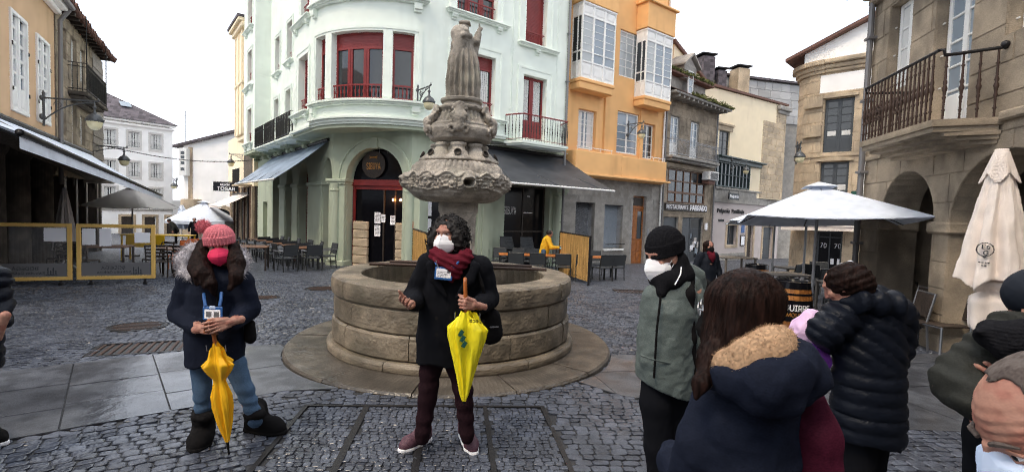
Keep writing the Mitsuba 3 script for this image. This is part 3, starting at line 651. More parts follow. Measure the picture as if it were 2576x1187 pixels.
def lamp(pos, toward, label, wall_h=.9, s=1.0, arm=.9):
    """bracket lamp: pos is the globe's centre, toward the unit xy direction from the lamp to its wall"""
    k = thing('bracket_lamp', label, 'street lamp', 'bracket street lamps on the house fronts')
    t = np.array([toward[0], toward[1], 0]) / np.hypot(*toward[:2]); p = np.asarray(pos, float); up = np.array([0, 0, 1.]); S = s
    v, f = lathe([(0, -.235), (.05, -.228), (.105, -.20), (.15, -.14), (.172, -.06), (.175, .0)], 20); put(k, 'globe', (p + v * S, f), 'lamp_glass', True)
    put(k, 'hood', [(lambda m: (p + m[0] * S, m[1]))(lathe([(.178, -.01), (.20, -.005), (.205, .03), (.185, .045), (.18, .10), (.14, .16), (.07, .205), (.045, .22), (.05, .25), (.03, .27), (.028, .34), (.045, .36), (.045, .40), (.02, .42), (.02, .56), (.0, .57)], 20))] +
        [(lambda m: (p + m[0] * S, m[1]))(xf(lathe([(.0, 0), (.018, .008), (.02, .03), (.0, .05)], 6), None, (.2 * math.cos(a), .2 * math.sin(a), .02))) for a in np.arange(12) * math.pi / 6], 'lamp_metal', True)
    h = p + up * .55 * S; wl = h + t * arm
    th = np.linspace(0, 1, 14); side = np.array([-t[1], t[0], 0])
    curve = [h + t * (arm * x) - up * (.55 * S * (x ** 2.2)) for x in th]
    br = [tube([h - t * .12 * S, wl], .022 * S, 8), tube([wl + up * .12, wl - up * .75 * S], .028 * S, 8), tube(np.array(curve) - up * .05, .018 * S, 6), xf(lathe([(0, 0), (.04, .02), (.03, .06), (.0, .12)], 8), None, wl + up * .1), xf(lathe([(0, 0), (.035, .02), (.02, .06), (.0, .1)], 8), None, h - t * .1)]
    for x in (.35, .55, .75): br.append(tube([h + t * arm * x, h + t * arm * x - up * (.55 * S * x ** 2.2 + .04)], .010 * S, 5))
    c = h + t * arm * .72 - up * .17 * S
    br.append(tube([c + .11 * S * (1 - q / 14) * (t * math.cos(q * .9) + up * math.sin(q * .9)) for q in range(12)], .010 * S, 5))
    br.append(tube([wl - up * .5 * S, wl - up * .5 * S + t * .06], .08 * S, 8)); br.append(tube([wl + up * .0, wl + t * .06], .07 * S, 8))
    put(k, 'bracket', br, 'lamp_metal', True); return k
def masonry(F, area, rows, lens, d0, d1, rg, gap=.008, wob=.006):
    """ashlar cut to an outline: yields (mesh, tone) stone by stone, coursed"""
    a0, z0, a1, z1 = area.bounds; shapely.prepare(area); z = z0; r = 0
    while z < z1:
        h = rg.uniform(*rows); a = a0 - rg.uniform(0, lens[1]) if r % 2 else a0 - rg.uniform(0, lens[0])
        while a < a1:
            l = rg.uniform(*lens); q = sg.box(a, z, a + l, z + h); a += l
            if not shapely.intersects(area, q): continue
            q = q.intersection(area).buffer(-gap / 2, join_style=2)
            for g in getattr(q, 'geoms', [q]):
                if g.geom_type != 'Polygon' or g.area < .004: continue
                e = rg.uniform(0, wob); ins = g.buffer(-.010, join_style=1)
                m = F.slab(g, d0, d1 + e - .008)
                if ins.geom_type == 'Polygon' and ins.area > .003: m = join([m, F.slab(ins, d1 + e - .009, d1 + e)])
                yield m, rg.uniform(.2, .8), (g.centroid.x, g.centroid.y)
        z += h; r += 1
def stones(F, b, area, rows, lens, d0, d1, mat, seed, most=300, near=None, nm='stone', joint='ashlar_grey', **kw):
    L = list(masonry(F, area, rows, lens, d0, d1, np.random.default_rng(seed), **kw))
    if near is not None: L.sort(key=lambda t: abs(t[2][0] - near))
    for m, t, _ in L[:most]: put(b, nm, m, mat, uv=(t, .5))
    if len(L) > most:
        m = join([x[0] for x in L[most:]]); uv = np.vstack([np.tile([x[1], .5], (len(x[0][0]), 1)) for x in L[most:]]); labels[put(b, 'further_' + nm + 's', m, mat, uv=uv)] = {'kind': 'stuff'}
def awning(name, label, wall0, wall1, bar0, bar1, mat, sag=.05, valance=.0, barmat='white_paint', n=14, group=None, arms=2):
    """a cloth stretched from the wall to a front bar, with folding arms beneath"""
    k = thing(name, label, 'awning', group); w0, w1, b0, b1 = (np.asarray(q, float) for q in (wall0, wall1, bar0, bar1))
    U, W = np.meshgrid(np.linspace(0, 1, 24), np.linspace(0, 1, n)); U, W = U[..., None], W[..., None]
    Pt = (w0 * (1 - U) + w1 * U) * (1 - W) + (b0 * (1 - U) + b1 * U) * W
    Pt[..., 2] -= sag * np.sin(math.pi * W[..., 0]) + .012 * np.sin(U[..., 0] * 40) * W[..., 0] * (1 - W[..., 0]) * 2
    V = Pt.reshape(-1, 3); i, j = np.meshgrid(np.arange(n - 1), np.arange(23), indexing='ij'); p = (i * 24 + j).ravel()
    Fq = np.stack([p, p + 1, p + 25, p + 24], 1); V2 = V - [0, 0, .006]
    put(k, 'cloth', join([(V, Fq), (V2, Fq[:, ::-1])]), mat, True)
    put(k, 'front_bar', tube([b0, b1], .038, 10), barmat, True); put(k, 'roller_box', tube([w0 + [0, 0, .06], w1 + [0, 0, .06]], .07, 8), 'iron')
    for t in np.linspace(.12, .88, arms):
        a, c = w0 * (1 - t) + w1 * t - [0, 0, .12], b0 * (1 - t) + b1 * t; d = (w1 - w0) / np.linalg.norm(w1 - w0) * (.5 if t < .5 else -.5)
        put(k, 'arm', [tube([a, (a + c) / 2 + d - [0, 0, .05], c], .026, 8)], 'plastic_black')
    if valance:
        vv = [(b0 * (1 - t) + b1 * t + [0, 0, dz]) for dz in (0, -valance) for t in np.linspace(0, 1, 24)]
        put(k, 'valance', (np.array(vv), np.array([[q, q + 1, q + 25, q + 24] for q in range(23)])), mat, True)
    return k
# ---------------------------------------------------------------- the pale green corner building
E1, E2, C0 = np.array([.7826, .6225]), np.array([-.6225, .7826]), np.array([-5.02, 16.23])
green = thing('corner_building', 'pale green corner building with a rounded bay, dark red windows and a ground floor arcade', 'building')
GR = Facade(C0 - .5 * E2, e=E1)                       # upper right wall
GL = Facade(C0 - .75 * E1, e=-E2)                     # upper left wall (s runs toward the viewer: s = -v)
GN = Facade(C0 + .0 * E1, e=-E2)                      # its recessed part, and the arcade below
GG = Facade(C0, e=E1)                                 # ground floor right
OB = Bend(C0 + 2.65 * E1 + 2.9 * E2, 3.4, -E1, -E2); OA = lambda deg: math.radians(deg) * 3.4
ZB, ZT = 4.46, 13.6
def balustrade(b, F, a0, a1, z0, d, h=.50, n=6, mat='red_paint', bend=False):
    if bend: m = [F.box(a0, a1, d - .02, d + .02, z0 + h - .05, z0 + h), F.box(a0, a1, d - .015, d + .015, z0 + .03, z0 + .06)] + [F.box(a - .012, a + .012, d - .012, d + .012, z0 + .06, z0 + h - .05) for a in np.linspace(a0 + .06, a1 - .06, n)] + [F.box(a - .022, a + .022, d - .022, d + .022, z0 + h * .4, z0 + h * .62) for a in np.linspace(a0 + .06, a1 - .06, n)]
    else: m = [F.box(a0, a1, d - .02, d + .02, z0 + h - .05, z0 + h, .01), F.box(a0, a1, d - .015, d + .015, z0 + .03, z0 + .06)] + bar_line(F, a0 + .03, a1 - .03, d, z0 + .05, z0 + h - .04, n, .011)
    return put(b, 'balustrade', m, mat)
def red_window(F, a0, a1, z0, z1, shut=.25, lights=2, bal=True, bend=False, dep=-.22, curt=False, door=False):
    """red sash with a roller blind drawn down over the upper part"""
    w = .07; zs = z1 - (z1 - z0) * shut
    fr = [F.box(a0, a0 + w, dep - .06, dep, z0, z1), F.box(a1 - w, a1, dep - .06, dep, z0, z1), F.box(a0 + w, a1 - w, dep - .06, dep - .002, z0, z0 + w), F.box(a0 + w, a1 - w, dep - .06, dep - .002, z1 - w, z1), F.box(a0 + w, a1 - w, dep - .05, dep + .012, zs - .05, zs + .02)]
    for i in range(1, lights):
        x = a0 + (a1 - a0) * i / lights; fr.append(F.box(x - .10, x + .10, dep - .06, dep + .006, z0 + w, zs - .05)); fr.append(F.box(x - .015, x + .015, dep, dep + .02, z0 + w, zs - .05))
    if door: fr.append(F.box(a0 + w, a1 - w, dep - .05, dep - .004, z0 + w, z0 + .75))
    k = put(green, 'window', fr, 'red_paint')
    put(k, 'pane', F.slab(rect(a0 + .03, a1 - .03, z0 + .03, zs), dep - .045, dep - .038), 'pane')
    if shut > .02:
        n = max(3, int((z1 - zs) / .055)); hh = (z1 - w - zs) / n
        put(k, 'roller_blind', [F.box(a0 + w, a1 - w, dep - .04, dep - .018, zs + hh * i + .004, zs + hh * (i + 1)) for i in range(n)], 'red_paint')
    if curt:
        for i in range(lights):
            x0, x1 = a0 + (a1 - a0) * i / lights + .13, a0 + (a1 - a0) * (i + 1) / lights - .13
            put(k, 'curtain', [F.slab(rect(x0 + j * (x1 - x0) / 7, x0 + (j + .8) * (x1 - x0) / 7, z0 + .1, zs - .06), dep - .0375 + .003 * (j % 2), dep - .033 + .003 * (j % 2)) for j in range(7)], 'curtain')
    if bal: balustrade(green, F, a0 + .02, a1 - .02, z0, dep + .13, n=max(4, int((a1 - a0) / .14)), bend=bend)
    return k
# right wall
wr = [(3.16, 4.93, 5.20, 7.38), (6.33, 7.57, 4.60, 7.09), (3.16, 4.93, 8.74, 10.95), (6.35, 7.45, 8.36, 10.7), (3.16, 4.93, 12.2, 13.2), (6.35, 7.45, 11.9, 13.2)]
put(green, 'wall', GR.slab(rect(2.65, 8.80, ZB, ZT).difference(shapely.union_all([rect(*q) for q in wr])), -.35, 0), 'mint')
red_window(GR, *wr[0], .20, 2, True, curt=True); red_window(GR, *wr[1], 0.02, 2, False, curt=True, door=True); red_window(GR, *wr[2], .62, 3, True); red_window(GR, *wr[3], .99, 1, True); red_window(GR, *wr[4], .6, 2, False); red_window(GR, *wr[5], .9, 1, False)
trim(GR, green, 3.16, 4.93, 5.11, 7.38, 'mint', .26); trim(GR, green, 6.33, 7.57, 4.5, 7.09, 'mint', .26); trim(GR, green, 3.16, 4.93, 8.69, 10.95, 'mint', .26); trim(GR, green, 6.35, 7.45, 8.31, 10.7, 'mint', .3)
sill(GR, green, 2.72, 5.48, 5.11, 'mint', .22, (3.05, 5.05)); sill(GR, green, 2.72, 5.48, 8.69, 'mint', .22, (3.05, 5.05)); sill(GR, green, 5.98, 8.1, 8.31, 'mint', .22, (7.0,))
for a in (5.71, 5.77, 8.12): put(green, 'pilaster_edge', GR.box(a - .018, a + .018, 0, .022, ZB + .1, ZT), 'mint')
put(green, 'string_course', [GR.box(2.65, 5.66, 0, .10, 4.47, 4.56, .02), GR.box(2.65, 5.66, 0, .06, 4.40, 4.47, .01)], 'mint')
put(green, 'drainpipe', [tube([GR.w(8.71, .07, -.6), GR.w(8.71, .07, ZT)], .055, 10)] + [GR.box(8.62, 8.80, 0, .14, z, z + .04) for z in (1.2, 3.2, 5.2, 7.2, 9.2)], 'pipe_grey')
# balcony on the right wall
bz = 4.36; bp = sg.Polygon([(5.45, 0), (5.75, .78), (8.2, .78), (8.5, 0)])
def plan(F, poly, z0, z1):
    v, f = extrude(poly, z1 - z0); return F.of((np.column_stack([v[:, 0], v[:, 1], v[:, 2] + z0]), f))
bk = put(green, 'balcony', [plan(GR, bp, bz - .10, bz), plan(GR, bp.buffer(-.06), bz - .17, bz - .10)], 'mint')
pts = [(5.5, .02), (5.78, .74), (8.17, .74), (8.45, .02)]
rl = [tube([GR.w(a, d, bz + 1.0) for a, d in pts], .028, 8), tube([GR.w(a, d, bz + .07) for a, d in pts], .012, 6)]
put(bk, 'handrail', rl, 'red_paint', True); bl = []
for (a, d), (b, e), n in ((pts[0], pts[1], 5), (pts[1], pts[2], 17), (pts[2], pts[3], 5)):
    for i in range(n):
        t = i / n; q = GR.w(a + (b - a) * t, d + (e - d) * t, bz + .0); h = 1.0
        bl.append(xf(lathe([(.010, 0), (.010, h * .3), (.022, h * .36), (.014, h * .40), (.022, h * .46), (.012, h * .52), (.02, h * .58), (.010, h * .64), (.010, h)], 6), None, q))
put(bk, 'baluster', bl, 'iron')
# rounded bay
ow = [(5.2, 16.5, 5.27, 7.53), (22, 55, 5.27, 7.53), (60.2, 72.6, 5.27, 7.53), (5.2, 16.5, 8.72, 11), (22, 55, 8.72, 11), (60.2, 72.6, 8.72, 11)]
owr = [rect(OA(a), OA(b), z0, z1) for a, b, z0, z1 in ow]
put(green, 'bay_wall', OB.slab(rect(0, OA(90), ZB, ZT).difference(shapely.union_all(owr)), -.32, 0), 'mint', 12)
for a, b, z0, z1 in ow: red_window(OB, OA(a), OA(b), z0, z1, .22, 3 if b - a > 20 else 1, True, True, dep=-.2)
for z0, z1 in ((5.24, 7.72), (8.69, 11.2)):
    P = rect(OA(1.8), OA(76.7), z0, z1); Q = P.difference(P.buffer(-.12, join_style=2)); Q = Q.difference(rect(0, 9, z0 - .1, z0 + .13))
    put(green, 'bay_panel', [OB.slab(P.buffer(-.10, join_style=2).difference(shapely.union_all(owr)), -.01, .03), OB.slab(Q, -.012, .055)], 'mint', 12)
    put(green, 'sill', [OB.box(OA(-1), OA(80), 0, .24, z0 - .07, z0), OB.box(OA(0), OA(79), 0, .17, z0 - .12, z0 - .07), OB.box(OA(1), OA(78), 0, .11, z0 - .17, z0 - .12)], 'mint', 12)
    for a in (4, 73.8): put(green, 'corbel', [OB.box(OA(a) - .13, OA(a) + .13, 0, .16, z0 - .36, z0 - .17), OB.box(OA(a) - .12, OA(a) + .12, 0, .10, z0 - .44, z0 - .36)], 'mint')
put(green, 'string_course', [OB.box(OA(0), OA(90), 0, .12, 4.50, 4.60), OB.box(OA(0), OA(90), 0, .20, 4.60, 4.66), OB.box(OA(0), OA(90), 0, .06, 4.42, 4.50)], 'mint', 12)
sect = [C0 + 2.65 * E1 + 2.9 * E2 + 3.4 * (math.cos(t) * -E1 + math.sin(t) * -E2) for t in np.linspace(0, math.pi / 2, 24)]
sof = sg.Polygon(sect + [C0 + 8.8 * E1 - .5 * E2, C0 + 8.8 * E1 + 3 * E2, C0 + 3 * E1 + 16 * E2, C0 - .75 * E1 + 16 * E2, C0 - .75 * E1 + 13 * E2, C0 + 13 * E2, C0 + 5.5 * E2, C0 - .75 * E1 + 5.5 * E2])
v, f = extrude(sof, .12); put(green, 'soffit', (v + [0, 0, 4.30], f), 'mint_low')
v, f = extrude(sof.buffer(-.38), 9); put(green, 'inner_core', (v + [0, 0, 4.5], f), 'dark')
v, f = extrude(sof.buffer(.35), .3); put(green, 'roof', (v + [0, 0, ZT], f), 'slate')
# left wall: flat part next to the bay, recess with small windows, far bay
vl = lambda v0, v1, z0, z1: rect(-v1, -v0, z0, z1)
wa = [(3.48, 4.72, 5.19, 7.26), (3.38, 4.5, 8.72, 10.8)]
put(green, 'wall', GL.slab(vl(2.9, 5.55, ZB, ZT).difference(shapely.union_all([vl(*q) for q in wa])), -.35, 0), 'mint')
for q in wa: red_window(GL, -q[1], -q[0], q[2], q[3], .3, 1, True); trim(GL, green, -q[1], -q[0], q[2] - .05, q[3], 'mint', .2)
sill(GL, green, -5.5, -3.3, 5.14, 'mint', .2, (-5.1, -3.6)); sill(GL, green, -5.5, -3.2, 8.62, 'mint', .2, (-5.1, -3.6))
put(green, 'string_course', [GL.box(-5.55, -2.9, 0, .14, 4.42, 4.52, .01)], 'mint')
wn = [(8.72, 9.62, 8.34, 10.15), (11.03, 11.92, 8.24, 10.0), (8.88, 9.8, 5.4, 7.02), (11.13, 12.05, 5.4, 6.93)]
put(green, 'wall', GN.slab(vl(5.2, 13.3, 4.3, ZT).difference(shapely.union_all([vl(*q) for q in wn])), -.35, 0), 'mint')
for i, q in enumerate(wn):
    red_window(GN, -q[1], -q[0], q[2], q[3], .3, 1, i < 2, dep=-.26); trim(GN, green, -q[1], -q[0], q[2] - .04, q[3], 'mint', .14)
    if i < 2: sill(GN, green, -q[1] - .3, -q[0] + .3, q[2] - .02, 'mint', .18, (-(q[0] + q[1]) / 2,))
put(green, 'return_wall', [GN.box(-13.35, -13.0, -.2, .76, ZB, ZT), GN.box(-5.55, -5.2, -.2, .75, ZB, ZT)], 'mint')
wf = [(13.72, 14.8, 4.95, 6.7), (13.72, 14.8, 8.2, 9.79), (13.7, 14.75, 11.2, 12.8)]
put(green, 'wall', GL.slab(vl(13.0, 16.0, ZB, ZT).difference(shapely.union_all([vl(*q) for q in wf])), -.35, 0), 'mint')
for q in wf: red_window(GL, -q[1], -q[0], q[2], q[3], .7, 1, True); trim(GL, green, -q[1], -q[0], q[2] - .05, q[3], 'mint', .16)
for z in (4.85, 7.92, 11.03): sill(GL, green, -15.8, -13.45, z, 'mint', .18, (-15.2, -13.8))
put(green, 'end_wall', [GL.box(-16.0, -15.7, -9, -.002, ZB, ZT)], 'mint')
for v0, v1 in ((5.7, 8.1), (8.35, 10.45), (10.7, 12.6)):
    k = put(green, 'balcony', [GN.box(-v1, -v0, 0, .86, 4.36, 4.44, .01), GN.box(-v1 + .1, -v0 - .1, 0, .76, 4.28, 4.36, .01)], 'mint'); m = []
    for a, d, b, e in ((-v1 + .04, .82, -v0 - .04, .82), (-v1 + .04, .05, -v1 + .04, .82), (-v0 - .04, .05, -v0 - .04, .82)):
        L = math.hypot(b - a, e - d); n = int(L / .11)
        for z in (5.42, 5.2, 4.52): m.append(tube([GN.w(a, d, z), GN.w(b, e, z)], .016, 6))
        m += [tube([GN.w(a + (b - a) * i / n, d + (e - d) * i / n, 4.44), GN.w(a + (b - a) * i / n, d + (e - d) * i / n, 5.42)], .012 if i % 4 else .022, 5) for i in range(n + 1)]
    put(k, 'railing', m, 'iron')
    for c in (-v1 + .3, -v0 - .3): put(green, 'bracket', [GN.box(c - .09, c + .09, 0, .5, 4.16, 4.28, .02), GN.box(c - .09, c + .09, 0, .28, 3.98, 4.16, .05)], 'mint_low')
for c in (-13.4, -15.6): put(green, 'bracket', [GN.box(c - .09, c + .09, 0, .5, 4.16, 4.30, .02), GN.box(c - .09, c + .09, 0, .28, 3.98, 4.16, .05)], 'mint_low')
# ground floor: chamfered corner with the arched entrance
PA_, PB_ = C0 + 2.88 * E2, C0 + 1.79 * E1
CH = Facade(PA_, e=PB_ - PA_); CL = float(np.hypot(*(PB_ - PA_)))
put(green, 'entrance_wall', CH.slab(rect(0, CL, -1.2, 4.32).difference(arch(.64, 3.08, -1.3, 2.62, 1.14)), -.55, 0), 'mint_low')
ar = arch(.64, 3.08, 2.55, 2.62, 1.14)
put(green, 'arch_moulding', [CH.slab(ar.buffer(.30).difference(ar).intersection(rect(-1, 5, 2.62, 9)), -.01, .06), CH.slab(ar.buffer(.36).difference(ar.buffer(.28)).intersection(rect(-1, 5, 2.62, 9)), -.012, .10), CH.box(1.70, 2.02, 0, .14, 3.72, 4.12, .02)], 'mint_low')
for a in (-.10, 3.10):
    put(green, 'pier', [CH.box(a, a + .72, -.5, .10, -.42, 2.42, .015), CH.box(a - .06, a + .78, -.5, .16, 2.42, 2.50, .01), CH.box(a - .10, a + .82, -.5, .20, 2.50, 2.62, .02), CH.box(a - .06, a + .78, -.5, .20, -1.1, -.42, .03)], 'mint_low')
    v, f = lathe([(.21, -.42), (.21, -.36), (.17, -.33), (.165, 2.15), (.19, 2.17), (.19, 2.22), (.165, 2.24), (.165, 2.42)], 20); c = CH.w(a + .30, .12, 0); put(green, 'column', (v + c, f), 'mint_low', 40)
put(green, 'fascia_board', CH.box(.64, 3.10, -.42, -.28, 2.40, 2.62), 'red_paint')
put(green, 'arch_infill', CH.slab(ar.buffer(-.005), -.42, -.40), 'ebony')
bk = put(green, 'hanging_board', [CH.slab(sg.Point(1.59, 3.18).buffer(.50, 24), -.33, -.29)], 'wood_dark')
put(bk, 'lettering', CH.text('SIBUYA', 1.28, 3.0, .24, -.288, .008, wid=.62), 'gold')
put(bk, 'chopsticks', [tube([CH.w(1.42, -.28, 3.40), CH.w(1.76, -.28, 3.48)], .012, 5), tube([CH.w(1.42, -.275, 3.48), CH.w(1.76, -.275, 3.40)], .012, 5)], 'gold')
put(bk, 'cord', [tube([CH.w(a, -.3, 3.60), CH.w(a, -.3, 3.95)], .006, 5) for a in (1.35, 1.85, 2.2)], 'steel')
dr_ = put(green, 'entrance_door', [CH.box(.66, .74, -.46, -.34, -1, 2.4), CH.box(2.98, 3.08, -.46, -.32, -1, 2.4), CH.box(.74, 2.98, -.44, -.36, 2.26, 2.40), CH.box(.74, 1.2, -.45, -.39, -1, -.2)], 'red_paint')
put(dr_, 'door_stile', [CH.box(1.98, 2.04, -.46, -.38, -1, 2.26), CH.box(2.46, 2.52, -.46, -.40, -1, 2.26), CH.box(.74, 2.98, -.45, -.39, -.6, -.45)], 'wood_dark')
put(dr_, 'pane', CH.slab(rect(.74, 2.98, -.8, 2.26), -.44, -.43), 'ebony')
for a, z, w, h in ((1.62, 1.0, .26, .42), (1.62, .52, .26, .42), (1.92, 1.05, .17, .30), (2.30, .98, .22, .34)): 
    k = put(dr_, 'notice', CH.slab(rect(a, a + w, z, z + h), -.38, -.376), 'paper'); put(green, 'notice_print', [CH.slab(rect(a + .03, a + w - .03, z + h - .05 - i * .05, z + h - .03 - i * .05), -.3758, -.3745) for i in range(int(h / .05) - 1)] , 'pipe_grey')
for a in (2.44, 2.76): 
    v, f = lathe([(0, -.05), (.03, -.03), (.032, 0), (.015, .04), (.0, .05)], 10); k2 = put(dr_, 'bulb_lamp', (v + CH.w(a, -.33, 1.90), f), 'bulb', True)
    scene[k2]['emitter'] = {'type': 'area', 'radiance': {'type': 'rgb', 'value': [22., 9., 2.5]}}
for a0, a1 in ((.76, 1.42), (2.62, 2.98)):
    for i in range(6): put(green, 'door_stone', CH.box(a0, a1, -.36, -.22, -.85 + i * .32, -.85 + (i + 1) * .32 - .012, .03), 'ashlar_pale')
# right ground floor
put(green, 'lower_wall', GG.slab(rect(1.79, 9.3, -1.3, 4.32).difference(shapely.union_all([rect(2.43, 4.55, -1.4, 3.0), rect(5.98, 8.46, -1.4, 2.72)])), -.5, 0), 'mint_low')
for a0, a1 in ((4.62, 5.36),): put(green, 'pilaster', [GG.box(a0, a1, 0, .10, -1.2, 2.5, .01), GG.box(a0 + .2, a1 - .2, .1, .14, -1.2, 2.5), GG.box(a0 - .05, a1 + .05, 0, .18, 2.5, 2.66, .02)], 'mint_low')
k = put(green, 'shop_front', bars(GG, 5.98, 8.46, -1.0, 2.72, -.40, -.32, .09, 2, 1, .06, rows=[.78]), 'wood_dark'); put(k, 'pane', GG.slab(rect(6.0, 8.44, -1.0, 2.7), -.37, -.36), 'ebony')
put(k, 'lettering', GG.text('SIBUYA', 6.22, 1.50, .32, -.358, .006, wid=.64), 'white')
put(k, 'small_lettering', [GG.box(7.28, 7.78, -.358, -.353, 1.56, 1.60, 0), GG.box(7.45, 7.6, -.358, -.353, 2.26, 2.31, 0)], 'paper')
k = put(green, 'side_door', bars(GG, 2.43, 4.55, -1.0, 3.0, -.40, -.32, .10, 2, 1, .07, rows=[.3]), 'red_paint'); put(k, 'pane', GG.slab(rect(2.45, 4.53, -1, 2.98), -.37, -.36), 'ebony')
for z in (1.65, .95): put(k, 'notice', GG.slab(rect(2.62, 2.82, z - .3, z + .3), -.355, -.35), 'paper')
for a in (8.86,):
    v, f = lathe([(.30, -.95), (.30, -.75), (.25, -.7), (.23, -.6), (.205, 2.28), (.24, 2.32), (.24, 2.38), (.21, 2.42)], 24); put(green, 'column', (v + GG.w(a, .05, 0), f), 'mint_low', 40)
    put(green, 'capital', [GG.box(a - .30, a + .30, -.1, .36, 2.42, 2.52, .02), GG.box(a - .36, a + .36, -.1, .42, 2.52, 2.68, .02)], 'mint_low')
# left arcade
op = [(2.95, 4.0), (6.0, 7.42), (8.48, 9.62), (10.86, 12.3)]
holes_l = shapely.union_all([arch(-b, -a, -1.6, 2.55, .9) for a, b in op] + [rect(-14.6, -13.5, -1.6, 1.7)])
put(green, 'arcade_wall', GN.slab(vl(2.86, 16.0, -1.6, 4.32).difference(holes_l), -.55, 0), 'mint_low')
for a, b in ((4.0, 6.0), (7.42, 8.48), (9.62, 10.86)):
    put(green, 'pier', [GN.box(-b - .06, -a + .06, -.3, .09, 2.40, 2.56, .02), GN.box(-b + .08, -a - .08, 0, .05, -.7, 2.40, .01), GN.box(-b - .03, -a + .03, 0, .1, -1.4, -.7, .02)], 'mint_low')
for a, b in op:
    k = put(green, 'arcade_door', bars(GN, -b, -a, -1.4, 3.4, -.42, -.34, .10, 2, 1, .06, rows=[.4, 2.4]), 'red_paint'); put(k, 'pane', GN.slab(rect(-b + .02, -a - .02, -1.4, 3.4), -.39, -.38), 'ebony')
put(green, 'street_door', [GN.box(-14.6, -13.5, -.30, -.22, -1.6, 1.7), GN.box(-14.5, -14.1, -.22, -.19, -1.2, 1.5), GN.box(-14.0, -13.6, -.22, -.19, -1.2, 1.5)], 'mint_low')
v, f = extrude(sg.Polygon([C0 + 9.2 * E1 + .6 * E2, C0 + 2.6 * E1 + .6 * E2, C0 + .7 * E1 + 3.6 * E2, C0 + .6 * E1 + 16 * E2, C0 + 9 * E1 + 16 * E2]), 5.9); put(green, 'ground_floor_core', (v + [0, 0, -1.6], f), 'dark')
awning('shop_awning', 'long dark grey awning with a white front bar over the terrace right of the fountain', GG.w(3.4, .05, 4.05), GG.w(9.24, .05, 4.05), GG.w(3.6, 2.5, 2.60), GG.w(9.78, 2.5, 2.60), 'awning_dark', .06, .0, 'white_paint', arms=3)
awning('shop_awning', 'blue grey awning stretched over the left arcade of the green building', GN.w(-3.3, .05, 4.06), GN.w(-12.5, .05, 3.98), GN.w(-3.95, 1.82, 2.52), GN.w(-11.9, 1.82, 2.52), 'awning_blue', .05, .0, 'white_paint', arms=4)
put(green, 'cable', [tube([GG.w(a, .16, 4.22 + .05 * math.sin(a * 2.3 + j) + .04 * j) for a in np.linspace(3, 9.3, 30)], .014, 5) for j in range(3)], 'white_paint')
put(green, 'wall_plaque', CH.box(3.40, 3.58, .10, .13, .85, 1.15), 'orange_plastic')
lamp(GR.w(1.75, .72, 5.1), -GR.n, 'ornate bracket lamp on the green building just left of the statue', arm=.80)
put(green, 'side_wall_right', [GR.box(8.55, 8.80, -9, -.35, ZB, ZT)], 'mint')
# ---------------------------------------------------------------- orange house
O0 = C0 + 9.32 * E1
OR = Facade(O0, e=(math.cos(math.radians(37)), math.sin(math.radians(37))))
ora = thing('orange_house', 'narrow orange house with white glazed bays over a grey stone ground floor', 'building')
ow_ = [(.70, 1.87, 4.6, 6.40), (3.33, 4.98, 4.66, 6.69), (5.34, 6.3, 4.56, 6.36), (3.28, 4.93, 8.35, 10.56), (1.0, 1.3, 4.6, 4.7)][:4]
put(ora, 'wall', OR.slab(rect(0, 6.95, 3.30, 15.5).difference(shapely.union_all([rect(*q) for q in ow_])), -.35, 0), 'orange')
window(OR, ora, *ow_[0], mat='white_paint', pane='pane_sky', nx=2, rows=[4.95, 5.35, 5.75, 5.95], curtain=True); window(OR, ora, *ow_[1], dep=-.10, nx=2, pane='pane_sky', rows=[5.0, 5.35, 5.7, 6.05]); window(OR, ora, *ow_[2], nx=2, pane='pane', rows=[4.95, 5.35, 5.75]); window(OR, ora, *ow_[3], dep=-.08, nx=3, sash=False, pane='pane_pale', rows=[8.85, 9.2, 9.6, 10.0, 10.3])
put(ora, 'pilaster', [OR.box(2.35, 3.05, -.02, .10, 4.1, 15.4, .01)], 'orange'); put(ora, 'pilaster', [OR.box(5.02, 5.28, -.02, .06, 4.1, 7.0, .01)], 'orange')
put(ora, 'string_course', OR.box(0, 6.95, 0, .16, 3.30, 3.52, .02), 'orange')
